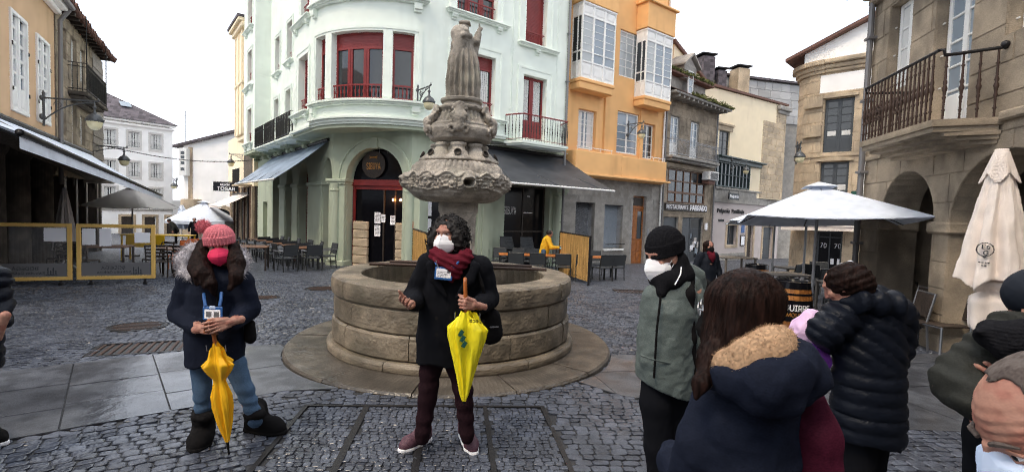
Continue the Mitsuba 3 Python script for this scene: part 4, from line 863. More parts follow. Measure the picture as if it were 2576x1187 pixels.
def glazed_bay(a0, a1, z0, z1, d, cols):
    k = put(ora, 'glazed_bay', [OR.box(a0, a1, 0, d - .01, z0, z0 + .05), OR.box(a0 - .02, a1 + .02, 0, d + .03, z1 - .04, z1 + .03)], 'white_paint')
    n = cols; w = (a1 - a0) / n; zt, zb_, zm = z1 - .55, z0 + .68, z0 + 1.12
    fr = [OR.box(a0, a1, d - .07, d, z, z + .07) for z in (z0, zb_, zt, z1 - .08)] + [OR.box(a0, a1, d - .065, d - .004, zm, zm + .05)]
    fr += [OR.box(max(a0, a0 + w * i - .045), min(a1, a0 + w * i + .045), d - .07, d + .006, z0, z1) for i in range(n + 1)]
    for s in (a0, a1 - .05):
        fr += [OR.box(s, s + .05, 0, d - .07, z, z + .07) for z in (z0, zb_, zm, zt, z1 - .08)] + [OR.box(s, s + .05, q, q + .07, z0, z1) for q in (.0, d * .5, d - .09)]
    put(k, 'frame', fr, 'white_paint')
    for i in range(n):
        x0, x1 = a0 + w * i + .045, a0 + w * (i + 1) - .045
        put(k, 'panel', [OR.box(x0, x1, d - .05, d - .03, z0 + .07, zb_), OR.box(x0 + .08, x1 - .08, d - .03, d - .012, z0 + .17, zb_ - .10, .012)], 'white_paint'); put(k, 'panel', [OR.box(x0, x1, d - .05, d - .03, zt + .07, z1 - .08), OR.box(x0 + .08, x1 - .08, d - .03, d - .012, zt + .15, z1 - .14, .012)], 'white_paint')
        put(k, 'pane', OR.slab(rect(x0, x1, zb_ + .07, zt), d - .045, d - .038), 'pane_sky' if i % 3 else 'pane_pale')
        put(k, 'glazing_bar', [OR.box(x0, x1, d - .04, d - .022, zm + .05 + (zt - zm) * q / 5, zm + .07 + (zt - zm) * q / 5, 0) for q in (1, 2, 3, 4)], 'white_paint')
    for s in (a0 + .02, a1 - .026): put(k, 'pane', OR.of(box(s, s + .006, .06, d - .06, zb_ + .05, zt)), 'pane'); put(k, 'side_panel', OR.of(box(s, s + .012, .06, d - .06, z0 + .05, zb_)), 'white_paint'); put(k, 'side_panel', OR.of(box(s, s + .012, .06, d - .06, zt, z1 - .05)), 'white_paint')
    put(ora, 'bay_base', [OR.box(a0 - .05, a1 + .05, 0, d + .05, z0 - .16, z0 - .01, .02), OR.box(a0 - .02, a1 + .02, 0, d, z0 - .46, z0 - .16, .02)], 'orange'); return k
glazed_bay(.10, 2.22, 7.55, 10.76, .66, 3); glazed_bay(4.46, 6.52, 7.50, 10.68, .66, 3)
put(ora, 'bay_top', [OR.box(0, 2.3, 0, .72, 10.80, 12.6, .02)], 'orange'); put(ora, 'bay_top', [OR.box(4.4, 6.6, 0, .72, 10.74, 11.95, .02)], 'orange'); put(ora, 'bay_top', [OR.box(4.3, 6.72, 0, .85, 11.95, 12.05, .02)], 'orange'); put(ora, 'bay_top', OR.box(4.4, 6.3, 0, .4, 12.05, 15), 'orange')
bal = put(ora, 'balcony_wall', [OR.box(-.0, 2.45, .50, .66, 3.42, 4.42, .02), OR.box(0, .14, 0, .50, 3.42, 4.42, .02), OR.box(2.45, 3.1, 0, .60, 3.42, 4.46, .02), OR.box(0, 6.85, 0, .70, 3.34, 3.44, .02)], 'orange')
put(ora, 'balcony_wall', [OR.box(3.1, 6.6, .42, .58, 3.44, 4.42, .02), OR.box(6.46, 6.6, 0, .42, 3.44, 4.42, .02)], 'orange')
for a0, a1, d in ((.1, 2.4, .58), (5.1, 6.55, .50)): put(ora, 'handrail', [tube([OR.w(a0, d, 4.58), OR.w(a1, d, 4.58)], .018, 6)] + [tube([OR.w(a, d, 4.4), OR.w(a, d, 4.58)], .014, 5) for a in np.linspace(a0 + .05, a1 - .05, 4)], 'white_paint')
gr = [(.78, 2.02, -1.3, 2.15), (2.71, 4.03, -.04, 2.10), (4.80, 5.84, -1.0, 2.62)]
put(ora, 'ground_floor_wall', OR.slab(rect(0, 6.95, -1.5, 3.30).difference(shapely.union_all([rect(*q) for q in gr])), -.45, -.03), 'ashlar_grey')
stones(OR, ora, rect(0, 6.95, -1.0, 3.28).difference(shapely.union_all([rect(*q).buffer(.0) for q in gr])), (.66, .72), (.7, 1.15), -.04, 0.0, 'ashlar_grey', 21, nm='facing_stone', wob=.003, gap=.006)
put(ora, 'plinth', OR.box(0, 4.78, 0, .03, -1.2, -.62, .01), 'ashlar_grey'); put(ora, 'window_sill', OR.box(2.66, 4.1, -.2, .12, -.14, -.05, .015), 'white_paint')
def lattice(F, b, a0, a1, z0, z1, d, back, mat='steel', n=15):
    k = put(b, 'rolling_grille', F.box(a0, a1, d - .25, d - .2, z0, z1), back); m = []; w = (a1 - a0) / n * 1.0
    for i in range(-int((z1 - z0) / w) - 1, n + 1):
        for sg_ in (1, -1):
            L = sg.LineString([(a0 + i * w, z0), (a0 + i * w + (z1 - z0), z1)]) if sg_ == 1 else sg.LineString([(a0 + i * w, z1), (a0 + i * w + (z1 - z0), z0)])
            L = L.intersection(rect(a0, a1, z0, z1))
            if L.length > .02: c = list(L.coords); m.append(tube([F.w(c[0][0], d + .004 * sg_, c[0][1]), F.w(c[-1][0], d + .004 * sg_, c[-1][1])], .005, 4, False))
    labels[put(k, 'wire_lattice', m, mat)] = {'kind': 'stuff'}
lattice(OR, ora, *gr[0][:2], -1.0, 2.15, -.2, 'dark'); lattice(OR, ora, 2.71, 4.03, -.04, 2.10, -.16, 'pane_sky')
put(ora, 'grille_rail', tube([OR.w(2.8, .05, .18), OR.w(4.22, .05, .18)], .025, 6), 'iron')
dk = put(ora, 'front_door', [OR.box(4.80, 5.84, -.24, -.18, -1.0, 2.62)], 'door_orange')
for z0, z1 in ((-.80, -.30), (-.22, .32)): put(dk, 'door_panel', [OR.box(a, a + .36, -.18, -.155, z0, z1, .02) for a in (4.90, 5.38)], 'door_orange')
put(dk, 'door_panel', OR.box(4.90, 5.26, -.18, -.155, .42, 1.9, .02), 'door_orange'); put(dk, 'glass_light', OR.box(5.38, 5.74, -.19, -.172, .42, 1.85), 'pane'); put(dk, 'transom', OR.box(4.86, 5.78, -.19, -.172, 2.12, 2.55), 'wood_dark'); put(dk, 'door_rail', OR.box(4.80, 5.84, -.18, -.14, 1.98, 2.06), 'door_orange')
put(ora, 'doorbell', [OR.box(6.0, 6.12, 0, .03, .55, .95)], 'steel')
for a in (6.28,): put(ora, 'drainpipe', [tube([OR.w(6.9, .1, -1), OR.w(6.9, .1, 15)], .05, 8)], 'white_paint')
put(ora, 'side_wall', [OR.box(6.6, 6.95, -8, -.35, -1, 15.5)], 'orange'); put(ora, 'inner_core', OR.box(.4, 6.5, -8, -.5, -1.4, 15.4), 'dark'); put(ora, 'roof_slab', OR.box(-.1, 7.2, -8, .4, 15.5, 15.8), 'slate')
_p = OR.w(4.13, .85, 5.55); lamp(_p, -OR.n, 'bracket lamp with a cream globe on the front of the orange house', arm=.82)
# ---------------------------------------------------------------- stone restaurant house
RH = Facade(OR.w(7.0, 0, 0)[:2], 48.0)
res = thing('restaurant_house', 'old grey stone house with a wrought iron balcony and an overgrown eave, restaurant sign', 'building')
rw = [(.66, 1.62, 4.98, 7.10), (2.84, 3.80, 4.98, 7.10), (.66, 4.86, 2.40, 4.25), (.42, 2.0, -1.6, 1.61), (2.43, 4.9, -1.6, 1.61)]
put(res, 'wall', RH.slab(rect(0, 5.95, -1.6, 8.2).difference(shapely.union_all([rect(*q) for q in rw])), -.4, -.03), 'ashlar_grey')
stones(RH, res, rect(0, 5.95, -1.3, 8.1).difference(shapely.union_all([rect(*q) for q in rw] + [rect(.3, 5.2, 1.95, 2.35)])), (.36, .52), (.5, 1.1), -.04, .0, 'ashlar_brown', 31, nm='facing_stone')
for q in rw[:2]:
    k = window(RH, res, *q, dep=-.12, mat='white_paint', pane='pane_sky', nx=2, rows=[5.7, 6.2, 6.65]); put(k, 'shutter_panel', [RH.box(q[0] + .1, (q[0] + q[1]) / 2 - .06, -.16, -.13, 5.05, 5.65), RH.box((q[0] + q[1]) / 2 + .06, q[1] - .1, -.16, -.13, 5.05, 5.65)], 'white_paint')
k = put(res, 'balcony', [RH.box(.1, 5.5, 0, .55, 4.76, 4.90, .02), RH.box(.2, 5.4, 0, .42, 4.62, 4.76, .03)], 'ashlar_grey'); m = []
for z in (5.80, 5.72, 5.0): m += [tube([RH.w(.15, 0, z), RH.w(.2, .5, z), RH.w(5.35, .5, z), RH.w(5.4, 0, z)], .014, 5)]
for i in range(44):
    a = .2 + 5.15 * i / 43; m.append(tube([RH.w(a + .03 * math.sin(t * 2 * math.pi * 1.5), .5, 4.92 + .86 * t) for t in np.linspace(0, 1, 9)], .009, 4))
put(k, 'railing', m, 'steel')
put(res, 'cornice', [RH.box(.2, 5.7, 0, .14, 4.30, 4.55, .03), RH.box(.3, 5.6, 0, .08, 4.25, 4.30)], 'ashlar_brown')
k = put(res, 'glazed_front', bars(RH, .70, 4.82, 2.42, 4.24, -.10, .0, .06, 5, 1, .07, rows=[2.95, 3.0, 3.6]), 'wood_brown'); put(k, 'pane', RH.slab(rect(.72, 4.8, 2.44, 4.22), -.06, -.05), 'pane')
put(res, 'restaurant_sign', RH.box(.45, 5.15, 0, .07, 1.96, 2.36, .01), 'wood_dark'); put(res, 'sign_lettering', [RH.text('RESTAURANTE', .50, 2.06, .22, .07, .02, wid=2.35), RH.text('PARRADO', 3.02, 2.02, .30, .07, .03, wid=2.05, bold=True)], 'paper')
for a0, a1, n in ((.44, 1.98, 2), (2.45, 3.5, 1)):
    k = put(res, 'door', [RH.box(a0, a1, -.20, -.14, -1.6, 1.6)], 'dark_frame'); w = (a1 - a0) / n
    for i in range(n):
        for z0, z1 in ((-1.2, -.5), (-.4, .1), (.2, 1.1)): put(k, 'door_panel', RH.box(a0 + w * i + .14, a0 + w * (i + 1) - .14, -.14, -.11, z0, z1, .015), 'dark_frame')
k = put(res, 'poster_window', bars(RH, 3.5, 4.88, -1.3, 1.6, -.20, -.12, .08, 1, 1, .05, rows=[.95]), 'dark_frame'); put(k, 'pane', RH.slab(rect(3.52, 4.86, -1.3, 1.58), -.17, -.16), 'pane'); _r5 = np.random.default_rng(51)
for i in range(16):
    a, z = _r5.uniform(3.62, 4.5), _r5.uniform(-1.0, .7); w, h = _r5.uniform(.12, .32), _r5.uniform(.15, .4); put(k, 'poster', RH.slab(rect(a, min(a + w, 4.78), z, min(z + h, .9)), -.155 + .002 * i, -.1535 + .002 * i), ('paper', 'pane_sky', 'canvas_grey', 'ebony')[i % 4])
put(res, 'poster_window_lamp', [RH.box(5.05, 5.3, 0, .08, .9, 1.3)], 'paper')
acu = thing('air_conditioner', 'white boxy air conditioner hung beside the brown glazed front', 'air conditioner'); put(acu, 'case', RH.box(4.3, 5.45, .05, .55, 3.85, 4.35, .02), 'white_paint'); put(acu, 'grille', [RH.box(4.4, 5.35, .55, .565, 3.9 + .05 * i, 3.93 + .05 * i, 0) for i in range(8)], 'iron'); put(acu, 'bracket', [RH.box(4.4, 5.2, 0, .45, 3.6, 3.84, .03)], 'tile_red')
put(res, 'eave', [RH.box(-.2, 6.3, -.2, .75, 8.05, 8.18, .02)] + [RH.box(a, a + .12, 0, .7, 7.9, 8.05, .01) for a in np.arange(.2, 6, .5)], 'ashlar_grey')
v = np.array([RH.w(a, d, z) for a, d, z in ((-.2, .8, 8.18), (6.4, .8, 8.18), (6.4, -4, 10.6), (-.2, -4, 10.6), (-.2, -8, 8.2), (6.4, -8, 8.2))]); put(res, 'roof', (v, np.array([[0, 1, 2, 3], [3, 2, 5, 4]])), 'tile_red')
put(res, 'attic_wall', RH.box(.3, 4.9, -2.3, -.3, 8.1, 9.35, .02), 'ashlar_grey'); put(res, 'attic_eave', RH.box(.0, 5.2, -2.6, .1, 9.35, 9.47, .02), 'tile_red')
k = put(res, 'dormer', [RH.slab(sg.Polygon([(1.75, 9.3), (3.0, 9.3), (3.05, 10.0), (2.38, 10.5), (1.7, 10.0)]), -1.5, .05), RH.slab(sg.Polygon([(1.5, 9.95), (2.38, 10.62), (3.25, 9.95), (3.25, 10.05), (2.38, 10.75), (1.5, 10.05)]), -1.6, .25)], 'ashlar_grey'); put(k, 'dormer_window', bars(RH, 2.1, 2.65, 8.5, 9.75, .05, .12, .06, 1, 3), 'white_paint'); put(k, 'pane', RH.slab(rect(2.12, 2.63, 8.52, 9.73), .07, .08), 'pane_sky')
put(res, 'side_wall', [RH.box(5.6, 5.95, -8, -.4, -1.5, 8.1)], 'cream'); put(res, 'inner_core', RH.box(.4, 5.5, -7.5, -.5, -1.5, 8.1), 'dark')
put(res, 'drainpipe', [tube([RH.w(.05, .12, -1.2), RH.w(.05, .12, 8.1)], .05, 8)], 'pipe_grey'); put(res, 'drainpipe', [tube([RH.w(5.8, .12, -1.2), RH.w(5.8, .12, 8.0)], .05, 8)], 'pipe_grey')
_rm = np.random.default_rng(9); mm = []
for i in range(1500):
    a = _rm.uniform(1.5, 6.4); d, z = (_rm.normal(.72, .09), 8.2 + abs(_rm.normal(0, .07))) if i % 2 else (_rm.normal(.1, .06), 9.5 + abs(_rm.normal(0, .06)))
    if i % 2 == 0: a = .1 + (a - 1.5)
    p = RH.w(a, d, z); q = _rm.normal(0, .05, (3, 3)) + p; mm.append((q, np.array([[0, 1, 2]])))
m_ = join(mm); k = put(None, 'eave_weeds', m_, 'leafy', uv=np.repeat(_rm.uniform(.2, 1, len(mm)), 3)[:, None] * [1, 1]); labels[k] = {'label': 'green moss and weeds growing along the eaves of the stone restaurant house', 'category': 'weeds', 'kind': 'stuff'}
_p = RH.w(6.9, 1.5, 4.55); lamp(_p, np.array([-.8, -.2]) , 'bracket lamp at the corner between the restaurant house and the tavern', arm=1.0)
# ---------------------------------------------------------------- low tavern with dark glazed gallery, yellow house behind
PH = Facade(RH.w(5.97, 0, 0)[:2], 49.3)
tav = thing('tavern_annex', 'low tavern front with pinkish wall and a dark blue glazed gallery above', 'building')
pw = [(2.05, 3.37, -.08, 1.21), (4.95, 5.9, -1.6, 1.27), (7.5, 9.15, -1.6, 1.12)]
put(tav, 'wall', PH.slab(rect(0, 11.0, -1.7, 2.62).difference(shapely.union_all([rect(*q) for q in pw])), -.35, 0), 'pink_grey')
put(tav, 'concrete_band', [PH.box(0, 9.6, 0, .10, 2.62, 3.45, .015), PH.box(-.05, 9.7, 0, .18, 3.45, 3.56, .015)], 'ashlar_grey'); put(tav, 'plinth', PH.box(0, 4.9, 0, .04, -1.7, -.62, .01), 'ashlar_grey')
k = window(PH, tav, *pw[0], mat='dark_frame', nx=2, nz_=1); put(tav, 'window_surround', PH.slab(rect(1.85, 3.57, -.28, 1.4).difference(rect(*pw[0])), -.01, .04), 'ashlar_pale')
for q in pw[1:]: 
    k = put(tav, 'door', PH.box(q[0], q[1], -.2, -.14, q[2], q[3]), 'wood_dark' if q[0] < 6 else 'dark_frame'); put(k, 'door_panel', [PH.box(q[0] + .12, q[1] - .12, -.14, -.12, z, z + .6, .01) for z in (-1.2, -.45, .3)], 'wood_dark' if q[0] < 6 else 'dark_frame'); put(tav, 'door_surround', PH.slab(rect(q[0] - .2, q[1] + .2, -1.6, q[3] + .2).difference(rect(*q)), -.01, .05), 'ashlar_pale')
k = put(tav, 'glazed_gallery', [PH.box(0, 6.2, -1.5, .25, 5.15, 5.45, .03), PH.box(-.05, 6.5, -1.5, .45, 5.40, 5.50, .02)] + [bars(PH, .05, 4.7, 3.6, 5.15, -.1, .12, .08, 9, 2, .05)], 'green_frame'); put(k, 'pane', PH.slab(rect(.1, 4.65, 3.65, 5.1), -.03, .03), 'pane'); put(tav, 'gallery_wall', PH.box(4.7, 6.1, -1.4, .0, 3.5, 5.15, .01), 'ashlar_grey')
put(tav, 'wall_lettering', [PH.text('Pulperia', .55, 1.98, .26, .0, .05, wid=1.65), PH.text('Parrillada', 2.5, 1.98, .26, .0, .05, wid=1.75)], 'iron'); put(tav, 'slot_vent', PH.box(.8, 1.55, 0, .02, 1.42, 1.56), 'dark')
k = thing('hanging_sign', 'small black tavern sign hanging from an iron arm', 'sign'); put(k, 'board', PH.box(.9, 2.3, .50, .56, 2.82, 3.22, .01), 'ebony'); put(k, 'lettering', PH.text('Pulperia', 1.0, 2.94, .17, .56, .006, wid=1.2, bold=True), 'paper'); put(k, 'arm', [tube([PH.w(.2, .53, 3.38), PH.w(2.3, .53, 3.38)], .02, 6)] + [tube([PH.w(a, .53, 3.2), PH.w(a, .53, 3.38)], .01, 5) for a in (1.0, 2.2)] + [tube([PH.w(.2, 0, 3.38), PH.w(.2, .53, 3.38)], .02, 6)], 'iron')
k = thing('wall_notice', 'blue street plate and framed menu by the tavern door', 'sign'); put(k, 'plate', PH.box(4.05, 4.5, 0, .03, .7, 1.35), 'blue_sign'); put(k, 'menu_frame', PH.box(3.95, 4.6, 0, .05, -.2, .55, .01), 'wood_dark'); put(k, 'menu', PH.box(4.03, 4.52, .05, .054, -.12, .47, 0), 'paper')
put(tav, 'inner_core', PH.box(.2, 11, -6, -.4, -1.6, 3.5), 'dark')
yel = thing('yellow_house', 'tall cream yellow house wall with one dark window behind the tavern', 'building')
YH = Facade((13.4, 31.6), 55.0)
put(yel, 'wall', YH.slab(sg.Polygon([(-5.5, 3.1), (7.6, 3.1), (7.6, 9.85), (-2.2, 9.68), (-5.5, 11.5)]).difference(rect(-.62, .56, 5.0, 7.2)), -.4, 0), 'cream')
window(YH, yel, -.62, .56, 5.0, 7.2, dep=-.1, mat='dark_frame', nx=2, nz_=4); put(yel, 'lintel', [YH.box(-.95, .9, 0, .14, 7.5, 7.66, .03), YH.box(-.85, .8, 0, .06, 7.2, 7.5, .01)], 'ashlar_pale')
stones(YH, yel, rect(4.5, 7.6, 3.15, 8.5).union(rect(6.2, 7.6, 8.5, 9.8)), (.36, .48), (.6, 1.1), -.02, .03, 'ashlar_pale', 41, nm='corner_stone', gap=.035); put(yel, 'corner_cornice', [YH.box(6.2, 7.9, 0, .28, 9.45, 9.75, .04), YH.box(6.3, 7.8, 0, .14, 9.2, 9.45, .04)], 'ashlar_grey'); put(yel, 'verge', [YH.slab(sg.Polygon([(-5.6, 11.5), (-2.2, 9.72), (7.6, 9.87), (7.6, 10.0), (-2.2, 9.87), (-5.6, 11.7)]), -.4, .15)], 'tile_red')
put(yel, 'side_wall', [YH.box(7.3, 7.6, -9, -.4, 3.1, 9.8)], 'ashlar_grey'); put(yel, 'core', YH.box(-5, 7, -9, -.5, 3.2, 9.3), 'dark')
k = thing('television_aerial', 'thin rooftop aerial above a small satellite dish on the tavern gallery', 'aerial'); p = PH.w(6.2, -.3, 5.5); put(k, 'mast', [tube([p, p + [0, 0, 2.0]], .02, 6), tube([p + [-.5, 0, 1.3], p + [.5, 0, 1.3]], .012, 5)] + [tube([p + [x, 0, 1.05], p + [x, 0, 1.6]], .01, 4) for x in (-.45, -.2, .2, .45)], 'steel'); v, f = lathe([(0, 0), (.2, .02), (.38, .09)], 20); put(k, 'dish', (xf((v, f), rx(75), p + [-.15, -.1, .2])[0], f), 'white_paint')
back = thing('slate_clad_building', 'grey slate clad building with chimneys rising behind the yellow house', 'building'); SB = Facade((17, 36), 75.0); _r6 = np.random.default_rng(6)
for q in masonry(SB, rect(-4.5, 9, 8.8, 11.7), (.55, .62), (.6, 1.1), -.1, .0, _r6, gap=.02, wob=.02): put(back, 'slate_panel', q[0], 'slate_wall', uv=(q[1], .5))
put(back, 'wall', SB.box(-5, 9, -6, -.08, -2, 11.75), 'ashlar_grey'); put(back, 'coping', SB.box(-5.2, 9.2, -6, .2, 11.75, 11.9), 'slate')
for a, w, z, mt in ((-4.4, .95, 12.6, 'slate'), (-3.1, .7, 11.85, 'slate'), (-1.55, .95, 12.1, 'ashlar_pale')): k = put(back, 'chimney', [SB.box(a - w / 2, a + w / 2, .1, .1 + w, 9, z, .02)], mt); put(k, 'chimney_cap', [SB.box(a - w * .62, a + w * .62, .0, .2 + w, z + .12, z + .2), SB.box(a - w * .3, a + w * .3, .2, w, z, z + .12)], 'dark')
# ---------------------------------------------------------------- round-cornered stone church end
ch = thing('church_apse', 'pale stone church end with a rounded corner, moulded cornice and arched windows', 'building')
AP = Facade((13.85, 19.0), e=(.7071, -.7071)); ae = np.array([.7071, -.7071])
AB = Bend(np.array([13.85, 19.0]) - 1.83 * ae + np.array([.8485, .8485]), 1.2, -AP.n * 0 + np.array([-.7071, .7071]), np.array([-.7071, -.7071]))
pan_w = [rect(-1.78, -.76, 4.45, 6.60), rect(-1.80, -.80, 2.3, 4.06), rect(-1.76, -.86, -1.2, 1.26)]
wallp = rect(-1.83, 2.6, -1.4, 8.0).difference(shapely.union_all(pan_w)); put(ch, 'wall', AP.slab(wallp, -.5, -.03), 'ashlar_pale')
stones(AP, ch, rect(-1.83, -.02, -1.2, 7.7).difference(shapely.union_all(pan_w + [rect(-1.98, 2.6, 6.87, 7.58), rect(-.5, 2.6, 1.5, 6.8)])), (.34, .46), (.45, .85), -.04, .0, 'ashlar_pale', 61, nm='facing_stone', wob=.008)
put(ch, 'render_panel', AP.slab(rect(-1.98, 2.6, 6.87, 7.58).union(rect(-.4, 2.6, 1.5, 6.8)), -.04, .012), 'white_wall')
bl = masonry(AB, rect(0, 1.2 * math.pi / 2, -1.2, 7.7), (.34, .48), (.45, .7), -.05, .0, np.random.default_rng(62), wob=.006)
for m, t, _ in bl: put(ch, 'facing_stone', m, 'ashlar_pale', uv=(t, .5))
put(ch, 'round_wall', AB.slab(rect(0, 1.885, -1.3, 8.0), -.4, -.03), 'ashlar_pale')
for z0, z1, d in ((7.66, 7.80, .10), (7.80, 7.98, .17), (7.98, 8.16, .30)):
    put(ch, 'cornice', AP.box(-1.83, 2.8, -.2, d, z0, z1, .03), 'ashlar_pale'); put(ch, 'cornice', AB.box(0, 1.885, -.2, d, z0, z1), 'ashlar_pale', 20)
for z0, z1, d in ((4.26, 4.34, .05), (6.80, 6.87, .02)): put(ch, 'string_course', AP.box(-1.83, 2.6, -.05, d, z0, z1, .01), 'ashlar_pale'); put(ch, 'string_course', AB.box(0, 1.885, -.05, d, z0, z1), 'ashlar_pale', 20)
for z in (5.1, 6.3): put(ch, 'pilaster_block', AB.box(1.2, 1.885, 0, .16, z, z + .45), 'ashlar_pale')
for q, rows in ((pan_w[0], [5.1, 5.35, 5.65, 5.95, 6.25]), (pan_w[1], [2.9, 3.2, 3.5, 3.8])):
    a0, z0, a1, z1 = q.bounds; k = window(AP, ch, a0, a1, z0, z1, dep=-.14, mat='dark_frame', rows=rows, w=.09); put(ch, 'window_head', [AP.slab(sg.Polygon([(a0 - .14, z1 + .03), (a1 + .14, z1 + .03), (a1 + .14, z1 + .12), ((a0 + a1) / 2, z1 + .22), (a0 - .14, z1 + .12)]), -.01, .10)], 'ashlar_pale'); put(k, 'lower_panel', AP.box(a0 + .08, a1 - .08, -.18, -.15, z0 + .06, rows[0] - .06), 'dark_frame')
    for s in (0, 1): put(k, 'curtain', AP.slab(rect(a0 + .12 + s * .5, a0 + .42 + s * .5, rows[0] + .03, rows[0] + .25), -.165, -.163), 'curtain')
up = sg.Polygon([(-3.0, 8.14), (3.0, 8.14), (3.0, 10.95), (-2.6, 8.62)]); v = np.array([AP.w(a, d, z) for a, d, z in ((-3.25, .35, 8.30), (3.1, .35, 10.85), (3.1, -6, 10.85), (-3.25, -6, 8.30))]); put(ch, 'roof', join([(v, np.array([[0, 1, 2, 3]])), (v + [0, 0, .12], np.array([[0, 1, 2, 3]])), (np.vstack([v[:2], v[:2] + [0, 0, .12]]), np.array([[0, 1, 3, 2]]))]), 'tile_red')
put(ch, 'gable_wall', AP.slab(sg.Polygon([(-2.6, 8.14), (3.0, 8.14), (3.0, 10.78), (-2.6, 8.55)]), -.4, .05), 'white_wall'); put(ch, 'core', AP.box(-1.5, 2.6, -6, -.6, -1.3, 8.1), 'dark')
k = put(ch, 'glass_door', bars(AP, -1.76, -.86, -1.2, 1.26, -.18, -.10, .07, 2, 1, .05, rows=[1.0]), 'dark_frame'); put(k, 'pane', AP.slab(rect(-1.74, -.88, -1.2, 1.24), -.15, -.14), 'ebony'); put(k, 'lettering', [AP.text('70', -1.66, .56, .19, -.138, .006, wid=.24), AP.text('70', -1.16, .56, .19, -.138, .006, wid=.24)], 'paper')
for a in (-1.25, -1.02): put(k, 'notice', AP.slab(rect(a, a + .12, -.1, .14), -.137, -.133), 'paper')
awning('shop_awning', 'small beige awning over the dark glass door below the church windows', AP.w(-3.0, .05, 1.62), AP.w(-.2, .05, 1.62), AP.w(-2.85, .95, 1.42), AP.w(-.22, .95, 1.47), 'canvas_beige', .02, .18, 'canvas_beige')
k = thing('shop_sign', 'small dark green pharmacy style sign box on the church corner', 'sign'); put(k, 'board', AP.box(-.62, -.28, 0, .3, 2.5, 2.86, .02), 'green_sign'); put(k, 'bracket', tube([AP.w(-.45, 0, 2.9), AP.w(-.45, .3, 2.9)], .02, 6), 'iron')
_p = at(2012, 396, 19.6); lamp(_p, np.array([.35, .9]), 'bracket lamp on the rounded corner of the stone church', arm=.75)
# ---------------------------------------------------------------- the stone house with arcade and iron balcony, right
RS = Facade((6.3, 6.85), e=-np.array([math.sin(math.radians(13)), math.cos(math.radians(13))]))
arc = thing('arcaded_stone_house', 'brown stone house on the right with arches below and a wrought iron balcony', 'building')
ra = [arch(-2.30, -.70, -1.5, 1.72, .80), arch(-.30, 1.75, -1.5, 1.66, .95), arch(2.3, 4.3, -1.5, 1.66, .95), arch(4.9, 6.9, -1.5, 1.66, .95)]
rwn = [rect(-2.46, -1.70, 4.02, 5.62), rect(-1.01, -.13, 3.06, 5.30), rect(.52, 1.35, 4.06, 5.4), rect(2.2, 3.1, 4.06, 5.4), rect(4.5, 5.4, 4.06, 5.4)]
area = rect(-3.05, 9.5, -.6, 6.0).difference(shapely.union_all(ra + rwn))
put(arc, 'wall', RS.slab(area, -.60, -.03), 'ashlar_brown')
stones(RS, arc, area, (.38, .50), (.6, 1.15), -.04, .0, 'ashlar_brown', 71, near=-.6, nm='facing_stone', wob=.008, gap=.004)
for a0, a1 in ((-3.05, -2.28), (-.72, -.28), (1.75, 2.3), (4.3, 4.9)): put(arc, 'impost', RS.box(a0 - .05, a1 + .05, -.62, .06, 1.50, 1.68, .03), 'ashlar_brown'); put(arc, 'pier_base', RS.box(a0 - .04, a1 + .04, -.62, .05, -.8, .02, .03), 'ashlar_brown')
put(arc, 'string_course', [RS.box(-3.05, -1.6, 0, .05, 2.84, 2.92, .01)], 'ashlar_brown'); put(arc, 'string_course', [RS.box(.62, 9.5, 0, .08, 2.96, 3.08, .02)], 'ashlar_brown')
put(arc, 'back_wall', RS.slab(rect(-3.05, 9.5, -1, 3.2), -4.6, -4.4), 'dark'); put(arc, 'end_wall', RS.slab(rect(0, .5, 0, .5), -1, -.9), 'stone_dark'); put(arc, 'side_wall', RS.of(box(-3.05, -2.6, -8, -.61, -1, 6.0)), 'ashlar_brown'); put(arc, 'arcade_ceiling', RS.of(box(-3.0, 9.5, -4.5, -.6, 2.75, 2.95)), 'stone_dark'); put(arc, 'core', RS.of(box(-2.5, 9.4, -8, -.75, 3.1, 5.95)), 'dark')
for q in rwn:
    a0, z0, a1, z1 = q.bounds; rows = [z for z in (z0 + .62 if z0 < 3.5 else z0 - 1, 4.05, 4.42, 4.8, 5.15) if z0 + .1 < z < z1 - .1]
    k = window(RS, arc, a0, a1, z0, z1, dep=-.16, mat='white_paint', pane='pane_sky', rows=rows, w=.075, curtain=z0 > 3.5)
    if z0 < 3.5: put(k, 'door_panel', [RS.box(a0 + .09, (a0 + a1) / 2 - .07, -.20, -.165, z0 + .08, z0 + .56, .015), RS.box((a0 + a1) / 2 + .07, a1 - .09, -.20, -.165, z0 + .08, z0 + .56, .015)], 'white_paint')
    put(k, 'hinge', [tube([RS.w(a0 + .0, -.10, z), RS.w(a0 + .05, -.10, z)], .011, 6) for z in np.arange(z0 + .2, z1, .5)], 'white_paint')
bpl = sg.Polygon([(-1.62, 0), (-1.62, .70), (.45, .70), (.62, .0)])
k = put(arc, 'balcony', [plan(RS, bpl, 2.93, 3.02), plan(RS, bpl.buffer(-.03), 2.86, 2.93)] + [plan(RS, affinity.scale(bpl, 1 - .02 * i, .80 - .22 * i, origin=(-.5, 0)).buffer(-.015), 2.86 - .055 * (i + 1), 2.86 - .055 * i) for i in range(3)], 'ashlar_brown')
pts = [(-1.60, .0), (-1.60, .66), (.42, .66), (.58, .0)]; zr = 3.93; m = []
m.append(tube([RS.w(-1.60, 0, zr - .08), RS.w(-1.6, .66, zr - .08), RS.w(-1.6, .66, zr)], .02, 8)); m.append(tube([RS.w(-1.6, .66, zr), RS.w(.42, .66, zr), RS.w(.45, .62, zr), RS.w(.44, .60, zr - .07), RS.w(.47, .5, zr - .07), RS.w(.58, 0, zr - .03)], .022, 8))
put(k, 'handrail', m, 'iron', True)
v, f = lathe([(0, -.07), (.04, -.03), (.05, 0), (.04, .03), (0, .05)], 10); put(k, 'knob', (v + RS.w(.58, .03, zr), f), 'iron', True); bi = 0
